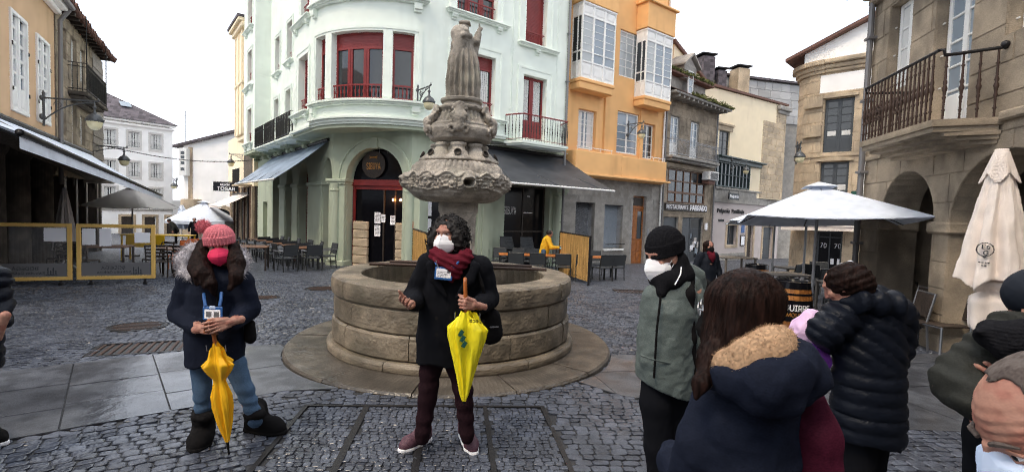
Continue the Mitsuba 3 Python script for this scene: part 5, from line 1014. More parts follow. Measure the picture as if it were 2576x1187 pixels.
for (a, d), (b, e), n in ((pts[0], pts[1], 5), (pts[1], pts[2], 19), (pts[2], pts[3], 4)):
    for i in range(n):
        t = (i + (.5 if n == 4 else 0)) / n; q = RS.w(a + (b - a) * t, d + (e - d) * t, 3.02); h = zr - 3.02 - (.05 if n != 19 else 0); r = .0125
        put(k, 'baluster', xf(lathe([(r, 0), (r, h * .12), (r * 1.9, h * .14), (r, h * .16), (r * 1.15, h * .30), (r * 1.9, h * .33), (r * 1.15, h * .36), (r * 1.6, h * .42), (r * 2.5, h * .47), (r * 1.3, h * .52), (r * 2.1, h * .56), (r * 1.2, h * .6), (r, h * .78), (r * 1.9, h * .8), (r, h * .82), (r, h)], 8), None, q), 'iron_rust', True); bi += 1
for a in (-1.45, -1.1, -.5):
    p = RS.w(a, .67, 3.40); sc = lambda sx, sz: tube([p + RS.w(0, 0, 0) * 0 + np.array([RS.e[0], RS.e[1], 0]) * (sx * (.05 + .055 * math.cos(u) * (1 - u / 9))) + [0, 0, sz * (.06 + .055 * math.sin(u) * (1 - u / 9))] for u in np.linspace(0, 6.5, 18)], .010, 5); put(k, 'scrollwork', [sc(s, u) for s in (-1, 1) for u in (-1, 1)], 'iron_rust')
put(arc, 'drainpipe', [tube([RS.w(-2.98, .09, -.3), RS.w(-2.98, .09, 5.9)], .055, 10)] + [RS.box(-3.08, -2.88, 0, .16, z, z + .05) for z in (1.2, 2.6, 4.0, 5.2)], 'pipe_grey')
put(arc, 'cornice', [RS.box(-3.15, 9.5, -.3, .22, 6.0, 6.12, .03), RS.box(-3.1, 9.5, -.3, .12, 5.86, 6.0, .03)], 'ashlar_brown'); put(arc, 'gutter', tube([RS.w(-3.3, .34, 6.18), RS.w(9.5, .34, 6.18)], .07, 8), 'pipe_grey')
v = np.array([RS.w(a, d, z) for a, d, z in ((-3.4, .4, 6.14), (9.5, .4, 6.14), (9.5, -6, 8.6), (-3.4, -6, 8.6))]); put(arc, 'roof', join([(v, np.array([[0, 1, 2, 3]])), (v + [0, 0, .1], np.array([[0, 1, 2, 3]]))]), 'tile_red')
# ---------------------------------------------------------------- ochre house and old stone house on the left, over an arcade
LH = Facade((-13.5, 13.9), -31.0)
och = thing('ochre_house', 'ochre plastered house with tall white shuttered windows above the left arcade', 'building')
lw = [(-2.0, -.75, 3.70, 6.20), (.02, 1.24, 3.72, 6.17), (-4.2, -3.0, 3.7, 6.2)]
put(och, 'wall', LH.slab(rect(-8, 1.88, 3.2, 7.5).difference(shapely.union_all([rect(*q) for q in lw])), -.4, 0), 'ochre')
for a0, a1, z0, z1 in lw:
    m_ = (a0 + a1) / 2; zp = z0 + .62
    k = put(och, 'window', [LH.box(a0, a1, -.02, .05, z1 - .1, z1, .01), LH.box(a0, a0 + .1, -.02, .05, z0, z1, .01), LH.box(a1 - .1, a1, -.02, .05, z0, z1, .01), LH.box(a0, a1, -.02, .06, z0, z0 + .1, .01), LH.box(m_ - .06, m_ + .06, -.04, .03, z0, z1, .01)], 'white_paint')
    put(k, 'pane', LH.slab(rect(a0 + .08, a1 - .08, zp, z1 - .08), -.07, -.06), 'pane_sky')
    put(k, 'lower_panel', [LH.box(a0 + .1, m_ - .05, -.08, .0, z0 + .1, zp, .01), LH.box(m_ + .05, a1 - .1, -.08, .0, z0 + .1, zp, .01), LH.box(a0 + .2, m_ - .14, 0, .015, z0 + .18, zp - .08, .008), LH.box(m_ + .14, a1 - .2, 0, .015, z0 + .18, zp - .08, .008)], 'white_paint')
    put(k, 'sash', [LH.box(x0, x1, -.055, -.01, zp + (z1 - zp) * i / 5 - .04, zp + (z1 - zp) * i / 5 + .04, .005) for i in range(5) for x0, x1 in ((a0 + .1, m_ - .05), (m_ + .05, a1 - .1))] + [LH.box(x, x + .06, -.055, -.008, zp, z1 - .1) for x in (a0 + .1, m_ - .11, m_ + .05, a1 - .16)], 'white_paint')
    put(k, 'hinge', [LH.box(x, x + .05, .05, .07, z, z + .10, .005) for x in (a0 - .01, a1 - .04) for z in (z0 + .5, z0 + 1.6)], 'iron')
put(och, 'cornice', [LH.box(-8, 1.95, 0, .18, 7.28, 7.42, .03), LH.box(-8, 1.98, 0, .34, 7.42, 7.58, .03)], 'white_wall'); put(och, 'gutter', tube([LH.w(-8, .42, 7.56), LH.w(2.0, .42, 7.56)], .08, 8), 'pipe_grey')
v = np.array([LH.w(a, d, z) for a, d, z in ((-8, .45, 7.6), (2.0, .45, 7.6), (2.0, -6, 10), (-8, -6, 10))]); put(och, 'roof', join([(v, np.array([[0, 1, 2, 3]])), (v + [0, 0, .1], np.array([[0, 1, 2, 3]]))]), 'tile_red')
put(och, 'drainpipe', [tube([LH.w(1.96, .36, 7.5), LH.w(1.92, .14, 7.1), LH.w(1.90, .12, 2.0)], .065, 10)], 'pipe_grey'); put(och, 'core', LH.box(-8, 1.8, -6, -.5, 3.1, 7.5), 'dark')
sto = thing('old_stone_house', 'old stone house with a small iron balcony under a wide sagging tiled eave', 'building')
sw = [(2.25, 3.3, 6.18, 7.2), (3.92, 4.66, 5.28, 7.2), (5.22, 5.98, 5.9, 7.15), (2.4, 3.14, 3.65, 4.77), (3.95, 4.55, 3.0, 4.88), (5.12, 5.86, 3.57, 4.66)]
put(sto, 'wall', LH.slab(rect(1.95, 9.25, 2.3, 7.7).difference(shapely.union_all([rect(*q) for q in sw])), -.45, -.03), 'ashlar_brown')
stones(LH, sto, rect(1.95, 7.2, 2.4, 7.6).difference(shapely.union_all([rect(*q) for q in sw])), (.3, .46), (.4, .9), -.04, .0, 'ashlar_brown', 81, nm='facing_stone', wob=.02)
for i in range(16): put(sto, 'weather_board', LH.box(7.2, 9.24, -.03, .02 + .01 * (i % 3), 2.6 + .31 * i, 2.6 + .31 * i + .295, .01), 'wood_grey', uv=((i * 37 % 10) / 10, .5))
for q in sw: window(LH, sto, *q, dep=-.1, mat='white_paint', pane='pane_sky', nx=2, nz_=3 if q[3] - q[2] < 1.5 else 4, w=.06)
put(sto, 'end_wall', LH.box(8.9, 9.25, -6, -.46, 2.3, 7.7), 'ashlar_brown')
k = put(sto, 'balcony', [LH.box(3.4, 6.9, 0, .55, 5.12, 5.24, .02), LH.box(3.5, 6.8, 0, .45, 5.02, 5.12, .04), LH.box(3.8, 6.4, 0, .25, 4.88, 5.02, .04)], 'stone_dark'); m = []
for z in (6.20, 6.08, 5.32): m.append(tube([LH.w(3.45, 0, z), LH.w(3.45, .5, z), LH.w(6.85, .5, z), LH.w(6.85, 0, z)], .016, 5))
for i in range(28): m.append(tube([LH.w(3.45 + 3.4 * i / 27, .5, 5.2), LH.w(3.45 + 3.4 * i / 27, .5, 6.2)], .011, 5))
for d in (.12, .25, .38): m.append(tube([LH.w(3.45, d, 5.2), LH.w(3.45, d, 6.2)], .011, 5))
for a in (3.45, 6.85): m.append(tube([LH.w(a, .5, 5.2), LH.w(a, .5, 7.7)], .018, 5))
put(k, 'railing', m, 'iron')
put(sto, 'eave', [LH.box(1.95, 9.4, -.2, .36, 7.68, 7.74, .01)] + [LH.box(a, a + .1, 0, .34, 7.56, 7.68, .01) for a in np.arange(2.2, 9.3, .55)], 'wood_dark')
m = []; _r8 = np.random.default_rng(8)
for i in range(34):
    a = 1.95 + 7.6 * i / 33; m.append(tube([LH.w(a, .42 + _r8.uniform(-.03, .03), 7.78 + _r8.uniform(-.02, .02) - .1 * math.sin(i / 33 * 3)), LH.w(a, -1.8, 8.75)], .115, 8))
put(sto, 'roof_tiles', m, 'tile_red', True); put(sto, 'core', LH.box(2.1, 9.0, -6, -.55, 2.4, 7.6), 'dark')
# arcade below
acd = thing('arcade', 'dark pillared arcade under the ochre and stone houses, deep in shade', 'arcade')
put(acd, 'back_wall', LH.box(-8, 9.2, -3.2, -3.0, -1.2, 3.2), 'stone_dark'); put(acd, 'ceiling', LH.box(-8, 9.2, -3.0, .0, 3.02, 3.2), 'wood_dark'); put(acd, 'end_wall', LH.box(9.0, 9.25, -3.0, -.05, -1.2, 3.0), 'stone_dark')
b0, b1 = np.array([-5.5, .62, 2.95]), np.array([6.4, .62, 2.30])
v = np.array([LH.w(*(b0 + np.array(q))) for q in ((0, -.6, .35), (0, 0, .18), (0, 0, -.0), (0, -.6, -.0))] + [LH.w(*(b1 + np.array(q))) for q in ((0, -.6, .5), (0, 0, .18), (0, 0, 0), (0, -.6, 0))])
put(acd, 'porch_beam', (v, np.array([[0, 1, 5, 4], [1, 2, 6, 5], [2, 3, 7, 6], [3, 0, 4, 7], [0, 3, 2, 1], [4, 5, 6, 7]])), 'wood_grey')
put(acd, 'end_block', LH.box(6.0, 6.6, -.1, .8, 2.18, 2.45, .04), 'granite_grey')
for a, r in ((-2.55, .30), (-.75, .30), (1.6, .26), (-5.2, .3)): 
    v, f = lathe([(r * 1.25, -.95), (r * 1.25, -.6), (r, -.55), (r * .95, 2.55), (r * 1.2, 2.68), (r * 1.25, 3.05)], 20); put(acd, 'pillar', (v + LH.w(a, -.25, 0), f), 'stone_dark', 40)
for a in (3.4, 5.0, 6.6, 8.6): put(acd, 'pillar', [LH.box(a - .16, a + .16, -.4, -.08, -.9, 2.5, .02)], 'wood_dark'); put(acd, 'strut', [tube([LH.w(a, -.2, 1.8), LH.w(a + .5, -.1, 2.5)], .05, 6), tube([LH.w(a, -.2, 1.8), LH.w(a - .5, -.1, 2.5)], .05, 6)], 'wood_dark')
for a in (-4, -1.5, 3, 6): put(acd, 'arcade_door', LH.box(a - .6, a + .6, -3.0, -2.95, -1, 2.0), 'wood_brown')
awning('long_awning', 'long white awning stretched over the left hand terrace in front of the arcade', LH.w(-8.5, .05, 3.42), LH.w(6.6, .05, 3.30), LH.w(-12.0, 2.68, 2.25), LH.w(3.2, 2.62, 1.78), 'canvas_white', .06, .16, 'iron', arms=4)
lamp(at(238, 306, 14.2), -LH.n + .35 * LH.e, 'large bracket lamp on the drainpipe between the ochre house and the stone house', s=1.05, arm=1.25)
lamp(at(312, 404, 21.0), -LH.n, 'bracket lamp at the far corner of the stone house, before the white house', arm=1.5)
# ---------------------------------------------------------------- white house with slate roof
WH = Facade((-28.7, 49.6), 36.0); W_ = lambda a, z: (a * 1.55, 1.62 + (z - 1.62) * 1.55)
whi = thing('white_house', 'white four storey house with grey window surrounds and a dark slate hipped roof', 'building')
ww = []
for z0, z1 in ((4.5, 5.38), (2.85, 3.70), (1.3, 2.25)):
    for a0, a1 in ((-6.5, -5.95), (-5.4, -4.87), (-4.34, -3.81)): ww.append((a0 * 1.55, a1 * 1.55, *[1.62 + (z - 1.62) * 1.55 for z in (z0, z1)]))
wd = [(-8.9 + i * 1.7, -8.9 + i * 1.7 + .85, -2.0, .05) for i in range(3)]
put(whi, 'wall', WH.slab(rect(-16, -5.0, -2.2, 8.2).difference(shapely.union_all([rect(*q) for q in ww + wd])), -.4, 0), 'white_wall')
for q in ww:
    window(WH, whi, *q, dep=-.15, mat='white_paint', pane='pane', nx=2, nz_=2, w=.06, curtain=True); put(whi, 'window_surround', WH.slab(rect(q[0] - .16, q[1] + .16, q[2] - .2, q[3] + .16).difference(rect(*q)), -.01, .04), 'stone_light')
    put(whi, 'window_railing', [tube([WH.w(q[0], .06, q[2] + h), WH.w(q[1], .06, q[2] + h)], .014, 5) for h in (.08, .42)] + [tube([WH.w(a, .06, q[2] + .08), WH.w(a, .06, q[2] + .42)], .01, 4) for a in np.linspace(q[0] + .05, q[1] - .05, 4)], 'iron')
for q in wd: k = put(whi, 'door', WH.box(q[0], q[1], -.25, -.2, q[2], q[3]), 'wood_dark'); put(whi, 'door_surround', WH.slab(rect(q[0] - .2, q[1] + .2, -2, q[3] + .2).difference(rect(*q)), -.01, .05), 'ashlar_pale')
put(whi, 'string_course', WH.box(-16, -5.0, 0, .08, .55, .75, .01), 'ashlar_grey'); put(whi, 'cornice', [WH.box(-16, -4.9, -.2, .25, 7.95, 8.1, .03), WH.box(-16, -4.85, -.2, .38, 8.25, 8.42, .03)], 'white_wall'); put(whi, 'side_wall', WH.box(-5.4, -5.0, -9, -.4, -2, 8.2), 'white_wall')
v = np.array([WH.w(a, d, z) for a, d, z in ((-16, .5, 8.42), (-4.7, .5, 8.42), (-11.5, -4.5, 12.2), (-16, -4.5, 12.2), (-4.7, -9.5, 8.42), (-16, -9.5, 8.42))])
put(whi, 'roof', (v, np.array([[0, 1, 2], [0, 2, 3], [1, 4, 2], [4, 5, 3], [4, 3, 2]])), 'slate')
vv = np.array([WH.w(a, d, z) for a, d, z in ((-8.6, -.95, 9.58), (-7.8, -.95, 9.58), (-7.8, -1.6, 10.06), (-8.6, -1.6, 10.06))]); put(whi, 'roof_window', (vv + [0, 0, .12], np.array([[0, 1, 2, 3]])), 'pane_sky')
put(whi, 'core', WH.box(-15.5, -5.4, -8, -.5, -2, 8.2), 'dark')
# ---------------------------------------------------------------- far end of the street
wht = thing('white_gable_building', 'blank white gable wall with a stone arched doorway at the street end', 'building')
WG = Facade((-20, 40), e=(1, 0))
ga = arch(-5.15, -2.7, -2.4, .05, 1.0)
put(wht, 'wall', WG.slab(sg.Polygon([(-6.9, -2.5), (1.0, -2.5), (1.0, 8.3), (-6.9, 6.1)]).difference(ga), -.5, 0), 'white_wall')
n = 15
for i in range(n):
    t0, t1 = math.pi * i / n, math.pi * (i + 1) / n; c = (-3.925, .05); R = lambda t, s: (c[0] + (1.225 + s) * math.cos(t), c[1] + (1.0 + s) * math.sin(t))
    put(wht, 'arch_stone', WG.slab(sg.Polygon([R(t0 + .01, 0), R(t1 - .01, 0), R(t1 - .01, .32), R(t0 + .01, .32)]), -.02, .05), 'ashlar_pale')
put(wht, 'doorway', WG.box(-5.15, -2.7, -.9, -.6, -2.4, 1.1), 'dark'); put(wht, 'verge', WG.slab(sg.Polygon([(-7.6, 5.85), (1.2, 8.3), (1.2, 8.5), (-7.6, 6.05)]), -.5, .3), 'slate'); put(wht, 'corner_strip', WG.box(-6.5, -6.15, 0, .05, -2, 5.95), 'ashlar_pale')
put(wht, 'stone_block', WG.box(-6.5, -5.4, 0, 1.0, -2.3, 1.75, .03), 'ashlar_pale'); put(wht, 'side_wall', WG.box(-6.9, -6.5, -8, -.5, -2, 6.1), 'white_wall'); put(wht, 'core', WG.box(-6.4, 1, -8, -1.0, -2, 6), 'dark')
k = put(wht, 'glazed_gallery', [WG.box(-6.95, -6.35, .02, .5, 3.6, 5.8, .01)], 'white_paint'); put(k, 'pane', [WG.slab(rect(-6.8, -6.5, z, z + .25), .5, .51) for z in (4.0, 4.5, 4.95, 5.3)], 'pane')
k = thing('rooftop_aerial', 'tall thin aerial mast on the far white gable roof', 'aerial'); p = at(466, 358, 41); put(k, 'mast', [tube([p - [0, 0, .4], p + [0, 0, 2.6]], .03, 5), tube([p + [-.35, 0, 2.5], p + [.35, 0, 2.5]], .015, 4), tube([p + [-.25, 0, 2.2], p + [.25, 0, 2.2]], .015, 4)], 'steel')
gal = thing('grey_gallery_house', 'small grey house with white windows and a slate roof between the white buildings', 'building'); GH = Facade((-20, 45), e=(1, 0))
gw = [(-8.2, -7.4, 3.4, 4.7), (-8.2, -7.4, .9, 2.2), (-8.2, -7.4, -1.6, -.4)]
put(gal, 'wall', GH.slab(rect(-9.6, -6.2, -2.5, 5.3).difference(shapely.union_all([rect(*q) for q in gw])), -.4, 0), 'pink_grey')
for q in gw: window(GH, gal, *q, dep=-.1, nx=2, nz_=3, w=.07); put(gal, 'lintel', GH.box(q[0] - .3, q[1] + .3, 0, .15, q[2] - .35, q[2] - .2, .02), 'ashlar_grey')
put(gal, 'wooden_balcony', [GH.box(-7.4, -6.3, 0, .6, .95, 1.05)] + [GH.box(-7.4 + .14 * i, -7.32 + .14 * i, .5, .58, 1.05, 2.0) for i in range(8)], 'door_orange')
v = np.array([GH.w(a, d, z) for a, d, z in ((-9.8, .4, 5.3), (-6, .4, 5.3), (-6, -5, 8.0), (-9.8, -5, 8.0))]); put(gal, 'roof', (v, np.array([[0, 1, 2, 3]])), 'slate'); put(gal, 'core', GH.box(-9.4, -6.4, -6, -.5, -2, 5.2), 'dark')
crm = thing('cream_gallery_house', 'cream house with a boxed gallery beyond the green building, shop fronts below', 'building'); CG = Facade(C0 - .2 * E1, e=-E2)
put(crm, 'wall', CG.slab(rect(-19.2, -16.02, 2.6, 12.1).union(rect(-25, -16.02, 2.6, 6.0)), -.4, 0), 'cream'); put(crm, 'gallery_box', [CG.box(-18.8, -16.5, .0, .55, 5.6, 11.6, .03), CG.box(-18.9, -16.4, 0, .62, 8.5, 8.7, .03), CG.box(-18.7, -16.6, 0, .45, 5.3, 5.6, .05)], 'cream'); put(crm, 'eave', [CG.box(-19.4, -16.05, -.3, .85, 11.9, 12.1, .03), CG.box(-19.2, -16.05, -.3, .7, 11.6, 11.9, .05)], 'cream'); put(crm, 'roof', CG.box(-19.5, -16.05, -6, .9, 12.1, 12.25), 'slate')
put(crm, 'gallery_pilaster', [CG.box(a, a + .14, .55, .60, 5.65, 11.55, .01) for a in (-18.75, -17.7, -16.7)], 'cream'); put(crm, 'gallery_end', [CG.of(box(-16.55, -16.47, .1, .48, 5.9, 8.3)), CG.of(box(-16.55, -16.47, .1, .48, 8.9, 11.3))], 'white_wall')
for i in range(14): put(crm, 'timber_post', CG.box(-24 + .58 * i, -23.82 + .58 * i, -.1, .05 + .03 * (i % 2), -2, 2.55, .01), ('wood_brown', 'ashlar_pale', 'wood_dark')[i % 3], uv=((i * 7 % 10) / 10, .5))
put(crm, 'shop_wall', CG.box(-25, -16.02, -.5, -.12, -2, 2.6), 'wood_dark'); k = put(crm, 'iron_balcony', [CG.box(-19, -16.6, 0, .7, 2.6, 2.7)], 'ashlar_pale'); put(k, 'railing', [tube([CG.w(a, .66, 2.7), CG.w(a, .66, 3.6)], .014, 4) for a in np.linspace(-18.95, -16.65, 16)] + [tube([CG.w(-19, .66, 3.6), CG.w(-16.6, .66, 3.6)], .02, 5)], 'iron')
put(crm, 'striped_wall', [CG.box(-19.0 + .3 * i, -18.85 + .3 * i, 0, .03, 3.0, 5.2, .005) for i in range(9)], 'wood_grey'); put(crm, 'core', CG.box(-19.0, -16.2, -6, -.6, -2, 12), 'dark')
k = thing('hanging_sign', 'dark rectangular shop sign projecting over the far street', 'sign'); p = at(568, 470, 30.5); L = 1.35
put(k, 'board', xf(box(-.78, .78, -.03, .03, -.27, .27, .01), None, p), 'ebony'); mt = arr(meshkit.text_mesh('TOSAR', .20, .01, True)); mv = mt[0].copy(); mv[:, 0] *= 1.15 / mv[:, 0].max(); put(k, 'lettering', (np.column_stack([mv[:, 0] - .55, -.032 - mv[:, 2], mv[:, 1] - .22]) + p, mt[1]), 'paper'); mt = arr(meshkit.text_mesh('MESON', .12, .01, True)); mv = mt[0].copy(); put(k, 'small_lettering', (np.column_stack([mv[:, 0] - .35, -.032 - mv[:, 2], mv[:, 1] + .07]) + p, mt[1]), 'paper')
put(k, 'bracket', [tube([p + [-.8, 0, .3], p + [2.2, .1, .3]], .02, 5)], 'iron')
awning('shop_awning', 'small cream awning on the shop beyond the green building', CG.w(-22.5, .05, 2.1), CG.w(-17.2, .05, 2.1), CG.w(-22.4, 1.5, 1.35), CG.w(-17.1, 1.5, 1.35), 'canvas_beige', .03, .12, 'canvas_beige')
lamp(at(581, 410, 31.0), np.array([.9, -.1]), 'bracket lamp far down the street beside the cream gallery house', arm=1.0); lamp(at(437, 468, 38.0), np.array([-.2, 1.0]), 'bracket lamp in front of the grey house at the street end', arm=.5)
k = thing('overhead_cable', 'thin black cable strung across the street from the stone house to the green building', 'cable'); p0, p1 = LH.w(9.2, .1, 3.9), GN.w(-14, .2, 4.0); put(k, 'wire', tube([p0 + (p1 - p0) * t - [0, 0, .35 * math.sin(math.pi * t)] for t in np.linspace(0, 1, 24)], .02, 5), 'iron')
# ---------------------------------------------------------------- terrace furniture and other things in the square
def U2(u, v): q = C0 + u * E1 + v * E2; return np.array([q[0], q[1], gz(q[1])])
def G(x, y): return np.array([x, y, gz(y)])
def make_chair(name, label, group, arms, seatmat='mesh_black', framemat='plastic_black', slats=0):
    k = thing(name, label, 'chair', group); W, Dp, H = .24, .24, .44
    put(k, 'seat', [box(-W, W, -Dp, Dp, H - .03, H, .012)], seatmat)
    if slats: put(k, 'backrest', [box(-W + .02, W - .02, -Dp - .05 - .03 * z, -Dp - .02 - .03 * z, .56 + .09 * z, .62 + .09 * z, .008) for z in range(slats)], seatmat)
    else: put(k, 'backrest', [xf(box(-W, W, -.012, .012, 0, .36, .01), rx(9), (0, -Dp - .02, .50))], seatmat)
    for s in (-1, 1):
        put(k, 'leg', tube([(s * W, Dp - .02, 0), (s * W, Dp - .02, H - .02)], .017, 6), framemat)
        put(k, 'leg', tube([(s * W, -Dp - .03, 0), (s * W, -Dp + .01, H), (s * W, -Dp - .08, .87)], .017, 6), framemat)
        if arms: put(k, 'armrest', [tube([(s * (W + .02), Dp - .02, H), (s * (W + .03), Dp - .02, .65), (s * (W + .02), -Dp - .04, .67)], .02, 6), box(s * (W + .03) - .025, s * (W + .03) + .025, -Dp, Dp, .66, .68, .008)], 'steel' if arms == 2 else framemat)
    put(k, 'stretcher', tube([(-W, -Dp - .08, .86), (W, -Dp - .08, .86)], .016, 6), framemat); put(k, 'stretcher', tube([(-W, Dp - .02, H - .03), (W, Dp - .02, H - .03)], .016, 6), framemat); return k
def make_table(name, label, group, w, d, h, top, leg):
    k = thing(name, label, 'table', group); put(k, 'tabletop', box(-w / 2, w / 2, -d / 2, d / 2, h - .035, h, .01), top)
    for sx in (-1, 1):
        for sy in (-1, 1): put(k, 'leg', box(sx * (w / 2 - .05) - .025, sx * (w / 2 - .05) + .025, sy * (d / 2 - .05) - .025, sy * (d / 2 - .05) + .025, 0, h - .035, .006), leg)
    return k
CR_, CL_ = 'dark chairs around the orange topped tables right of the fountain', 'dark armchairs of the terrace along the left arcade'
first = {}
def spawn(kind, mk, pos, ang, label, group):
    """the first of a kind is built, the others are copies of it"""
    if kind not in first: first[kind] = mk(label, group); move(first[kind], pos, ang); return first[kind]
    return dup(first[kind], pos, ang, label, group)
mkc = lambda l, g: make_chair('terrace_chair', l, g, 0); mka = lambda l, g: make_chair('terrace_armchair', l, g, 2)
_r3 = np.random.default_rng(30)
ORD = ('first', 'second', 'third', 'fourth', 'fifth', 'sixth', 'seventh', 'eighth', 'ninth', 'tenth')
for i, (x, y) in enumerate(((.18, 15.6), (.84, 15.7), (1.70, 15.75), (2.28, 15.6), (3.0, 16.0), (3.44, 16.3))): spawn('c', mkc, G(x, y), _r3.uniform(-12, 12) + (15 if x > 2.9 else 0), 'dark chair with its back to us at the orange tables, %s from the left' % ORD[i], CR_)
for i, (x, y) in enumerate(((-.45, 17.9), (.22, 17.8), (.65, 18.0), (1.15, 18.0), (1.75, 17.9), (2.15, 18.1), (2.52, 17.9), (3.05, 17.8))): spawn('c', mkc, G(x, y), 180 + _r3.uniform(-12, 12), 'dark chair facing us beyond the orange tables, %s from the left' % ORD[i], CR_)
for i, (x, w) in enumerate(((.17, 1.3), (1.68, 1.3), (2.98, 1.0))): spawn('t', lambda l, g: make_table('terrace_table', l, g, 1.2, .75, .74, 'door_orange', 'plastic_black'), G(x, 16.75), 4, 'orange topped terrace table right of the fountain, %s of three from the left' % ORD[i], 'orange topped tables right of the fountain')
for n_, x in (('left', -.15), ('right', .65)):
    for j in range(5): q = G(x, 19.0); q[2] += j * .10; q[1] += j * .02; spawn('c', mkc, q, 180 + 4 * j, 'dark chair in the %s stack against the shop front, %s from the ground' % (n_, ORD[j]), 'chairs stacked by the shop front')
for i in range(6):
    v = 1.55 + 1.5 * i; an = math.degrees(math.atan2(E1[1], E1[0]))
    spawn('tl', lambda l, g: make_table('arcade_table', l, g, .75, .75, .74, 'wood_brown', 'plastic_black'), U2(-1.3, v), an, 'dark square table along the left arcade, %s from the entrance' % ORD[i], 'tables along the left arcade')
    for u, a, dv, w in ((-2.0, an - 90, .0, 'street'), (-.62, an + 90, .05, 'arcade')): spawn('a', mka, U2(u + _r3.uniform(-.06, .06), v + dv), a + _r3.uniform(-8, 8), 'dark armchair on the %s side of the %s arcade table from the entrance' % (w, ORD[i]), CL_)
    spawn('a', mka, U2(-1.3, v - .68), an + _r3.uniform(-10, 10), 'dark armchair with its back to us at the %s arcade table from the entrance' % ORD[i], CL_)
spawn('a', mka, U2(-2.15, .75), an + 20, 'dark armchair nearest the fountain, at the end of the row along the left arcade', CL_)
# fence of framed clear panels on the left
FN = Facade((-8.4, 11.5), e=(-.916, -.403))
for i, (a0, a1, lb) in enumerate(((0.0, 1.46, 'yellow framed clear terrace screen with papers, right hand panel by the street'), (1.54, 3.4, 'yellow framed clear terrace screen at the left edge, partly behind a person'))):
    zb0 = -.24 + .0 * i; k = thing('terrace_screen', lb, 'screen', None); z1 = 1.02
    put(k, 'frame', [FN.box(a0, a0 + .08, -.025, .025, zb0, z1), FN.box(a1 - .08, a1, -.025, .025, zb0, z1), FN.box(a0 + .08, a1 - .08, -.024, .024, z1 - .08, z1), FN.box(a0 + .08, a1 - .08, -.024, .024, zb0, zb0 + .08)], 'yellow_frame')
    put(k, 'clear_panel', FN.slab(rect(a0 + .08, a1 - .08, zb0 + .38, z1 - .08), 0, .0005), 'glass'); put(k, 'lower_band', FN.slab(rect(a0 + .08, a1 - .08, zb0 + .08, zb0 + .38), -.006, .006), 'pipe_grey')
    o = a0 + .35
    put(k, 'lettering', [FN.text('BODEGA', o + .22, zb0 + .23, .075, -.012, .004, wid=.45), FN.text('Estrella Galicia', o + .12, zb0 + .14, .055, -.012, .004, wid=.62)], 'dark_frame'); put(k, 'bottle_logo', [FN.box(o - .08 + .045 * j, o - .06 + .045 * j, -.012, -.007, zb0 + .12, zb0 + .22 + .06 * (j % 2), 0) for j in range(4)] + [FN.box(o - .1, o + .12, -.012, -.007, zb0 + .11, zb0 + .125, 0)], 'dark_frame')
    for c in (a0 + .2, a1 - .25): put(k, 'castor', [xf(lathe([(0, -.02), (.04, -.02), (.04, .02), (0, .02)], 12), rx(90), FN.w(c, 0, gz(FN.w(c, 0, 0)[1]) + .04)), FN.box(c - .02, c + .02, -.02, .02, gz(FN.w(c, 0, 0)[1]) + .04, zb0, 0)], 'iron')
    for (x0, x1, zz0, zz1) in (((.10, .40, .60, .84), (.83, 1.05, .52, .92), (1.12, 1.36, .55, .92)) if i == 0 else ((1.64, 2.02, .62, .92),)): put(k, 'paper', FN.slab(rect(x0, x1, zz0, zz1), -.006, -.003), 'paper')
# things behind the screens: dark wooden chairs and tables, a yellow trestle, orange chairs
mkd = lambda l, g: make_chair('wooden_chair', l, g, 0, 'wood_dark', 'wood_dark', 4)
for i, (x, y, a) in enumerate(((-11.8, 12.8, 60), (-10.9, 12.4, 10), (-9.9, 13.6, 160), (-9.3, 12.9, 20), (-8.9, 14.3, 190), (-8.55, 13.0, -10), (-8.0, 13.3, 30), (-7.85, 12.5, 80))): spawn('w', mkd, G(x, y), a, 'dark wooden chair behind the yellow framed screens, %s from the left' % ORD[i], 'wooden chairs behind the screens')
for x, y, w in ((-9.0, 13.6, 'middle'), (-11.3, 13.3, 'leftmost'), (-8.6, 15.6, 'farthest')): spawn('wt', lambda l, g: make_table('wooden_table', l, g, 1.5, .8, .76, 'wood_brown', 'wood_dark'), G(x, y), 20, 'dark wooden table behind the yellow framed screens, the %s of three' % w, 'wooden tables behind the screens')
k = make_table('yellow_table', 'bright yellow trestle table beyond the screens', None, 2.2, .7, .95, 'yellow_plastic', 'yellow_plastic'); move(k, G(-13.0, 18.0), 15); put(k, 'skirt', box(-.9, .3, -.36, -.33, .5, .93), 'yellow_plastic'); scene[[q for q in scene if q.startswith(k + '__skirt')][0]]['to_world'] = T(G(-13.0, 18.0), 15)
mko = lambda l, g: make_chair('orange_chair', l, g, 0, 'orange_plastic', 'orange_plastic')
for x, y, a, w in ((-10.3, 15.2, 70, 'nearest'), (-10.9, 16.2, 60, 'middle'), (-11.5, 17.2, 80, 'farthest')): spawn('o', mko, G(x, y), a, 'orange chair at the street side of the left terrace, %s of three' % w, 'orange chairs of the left terrace')
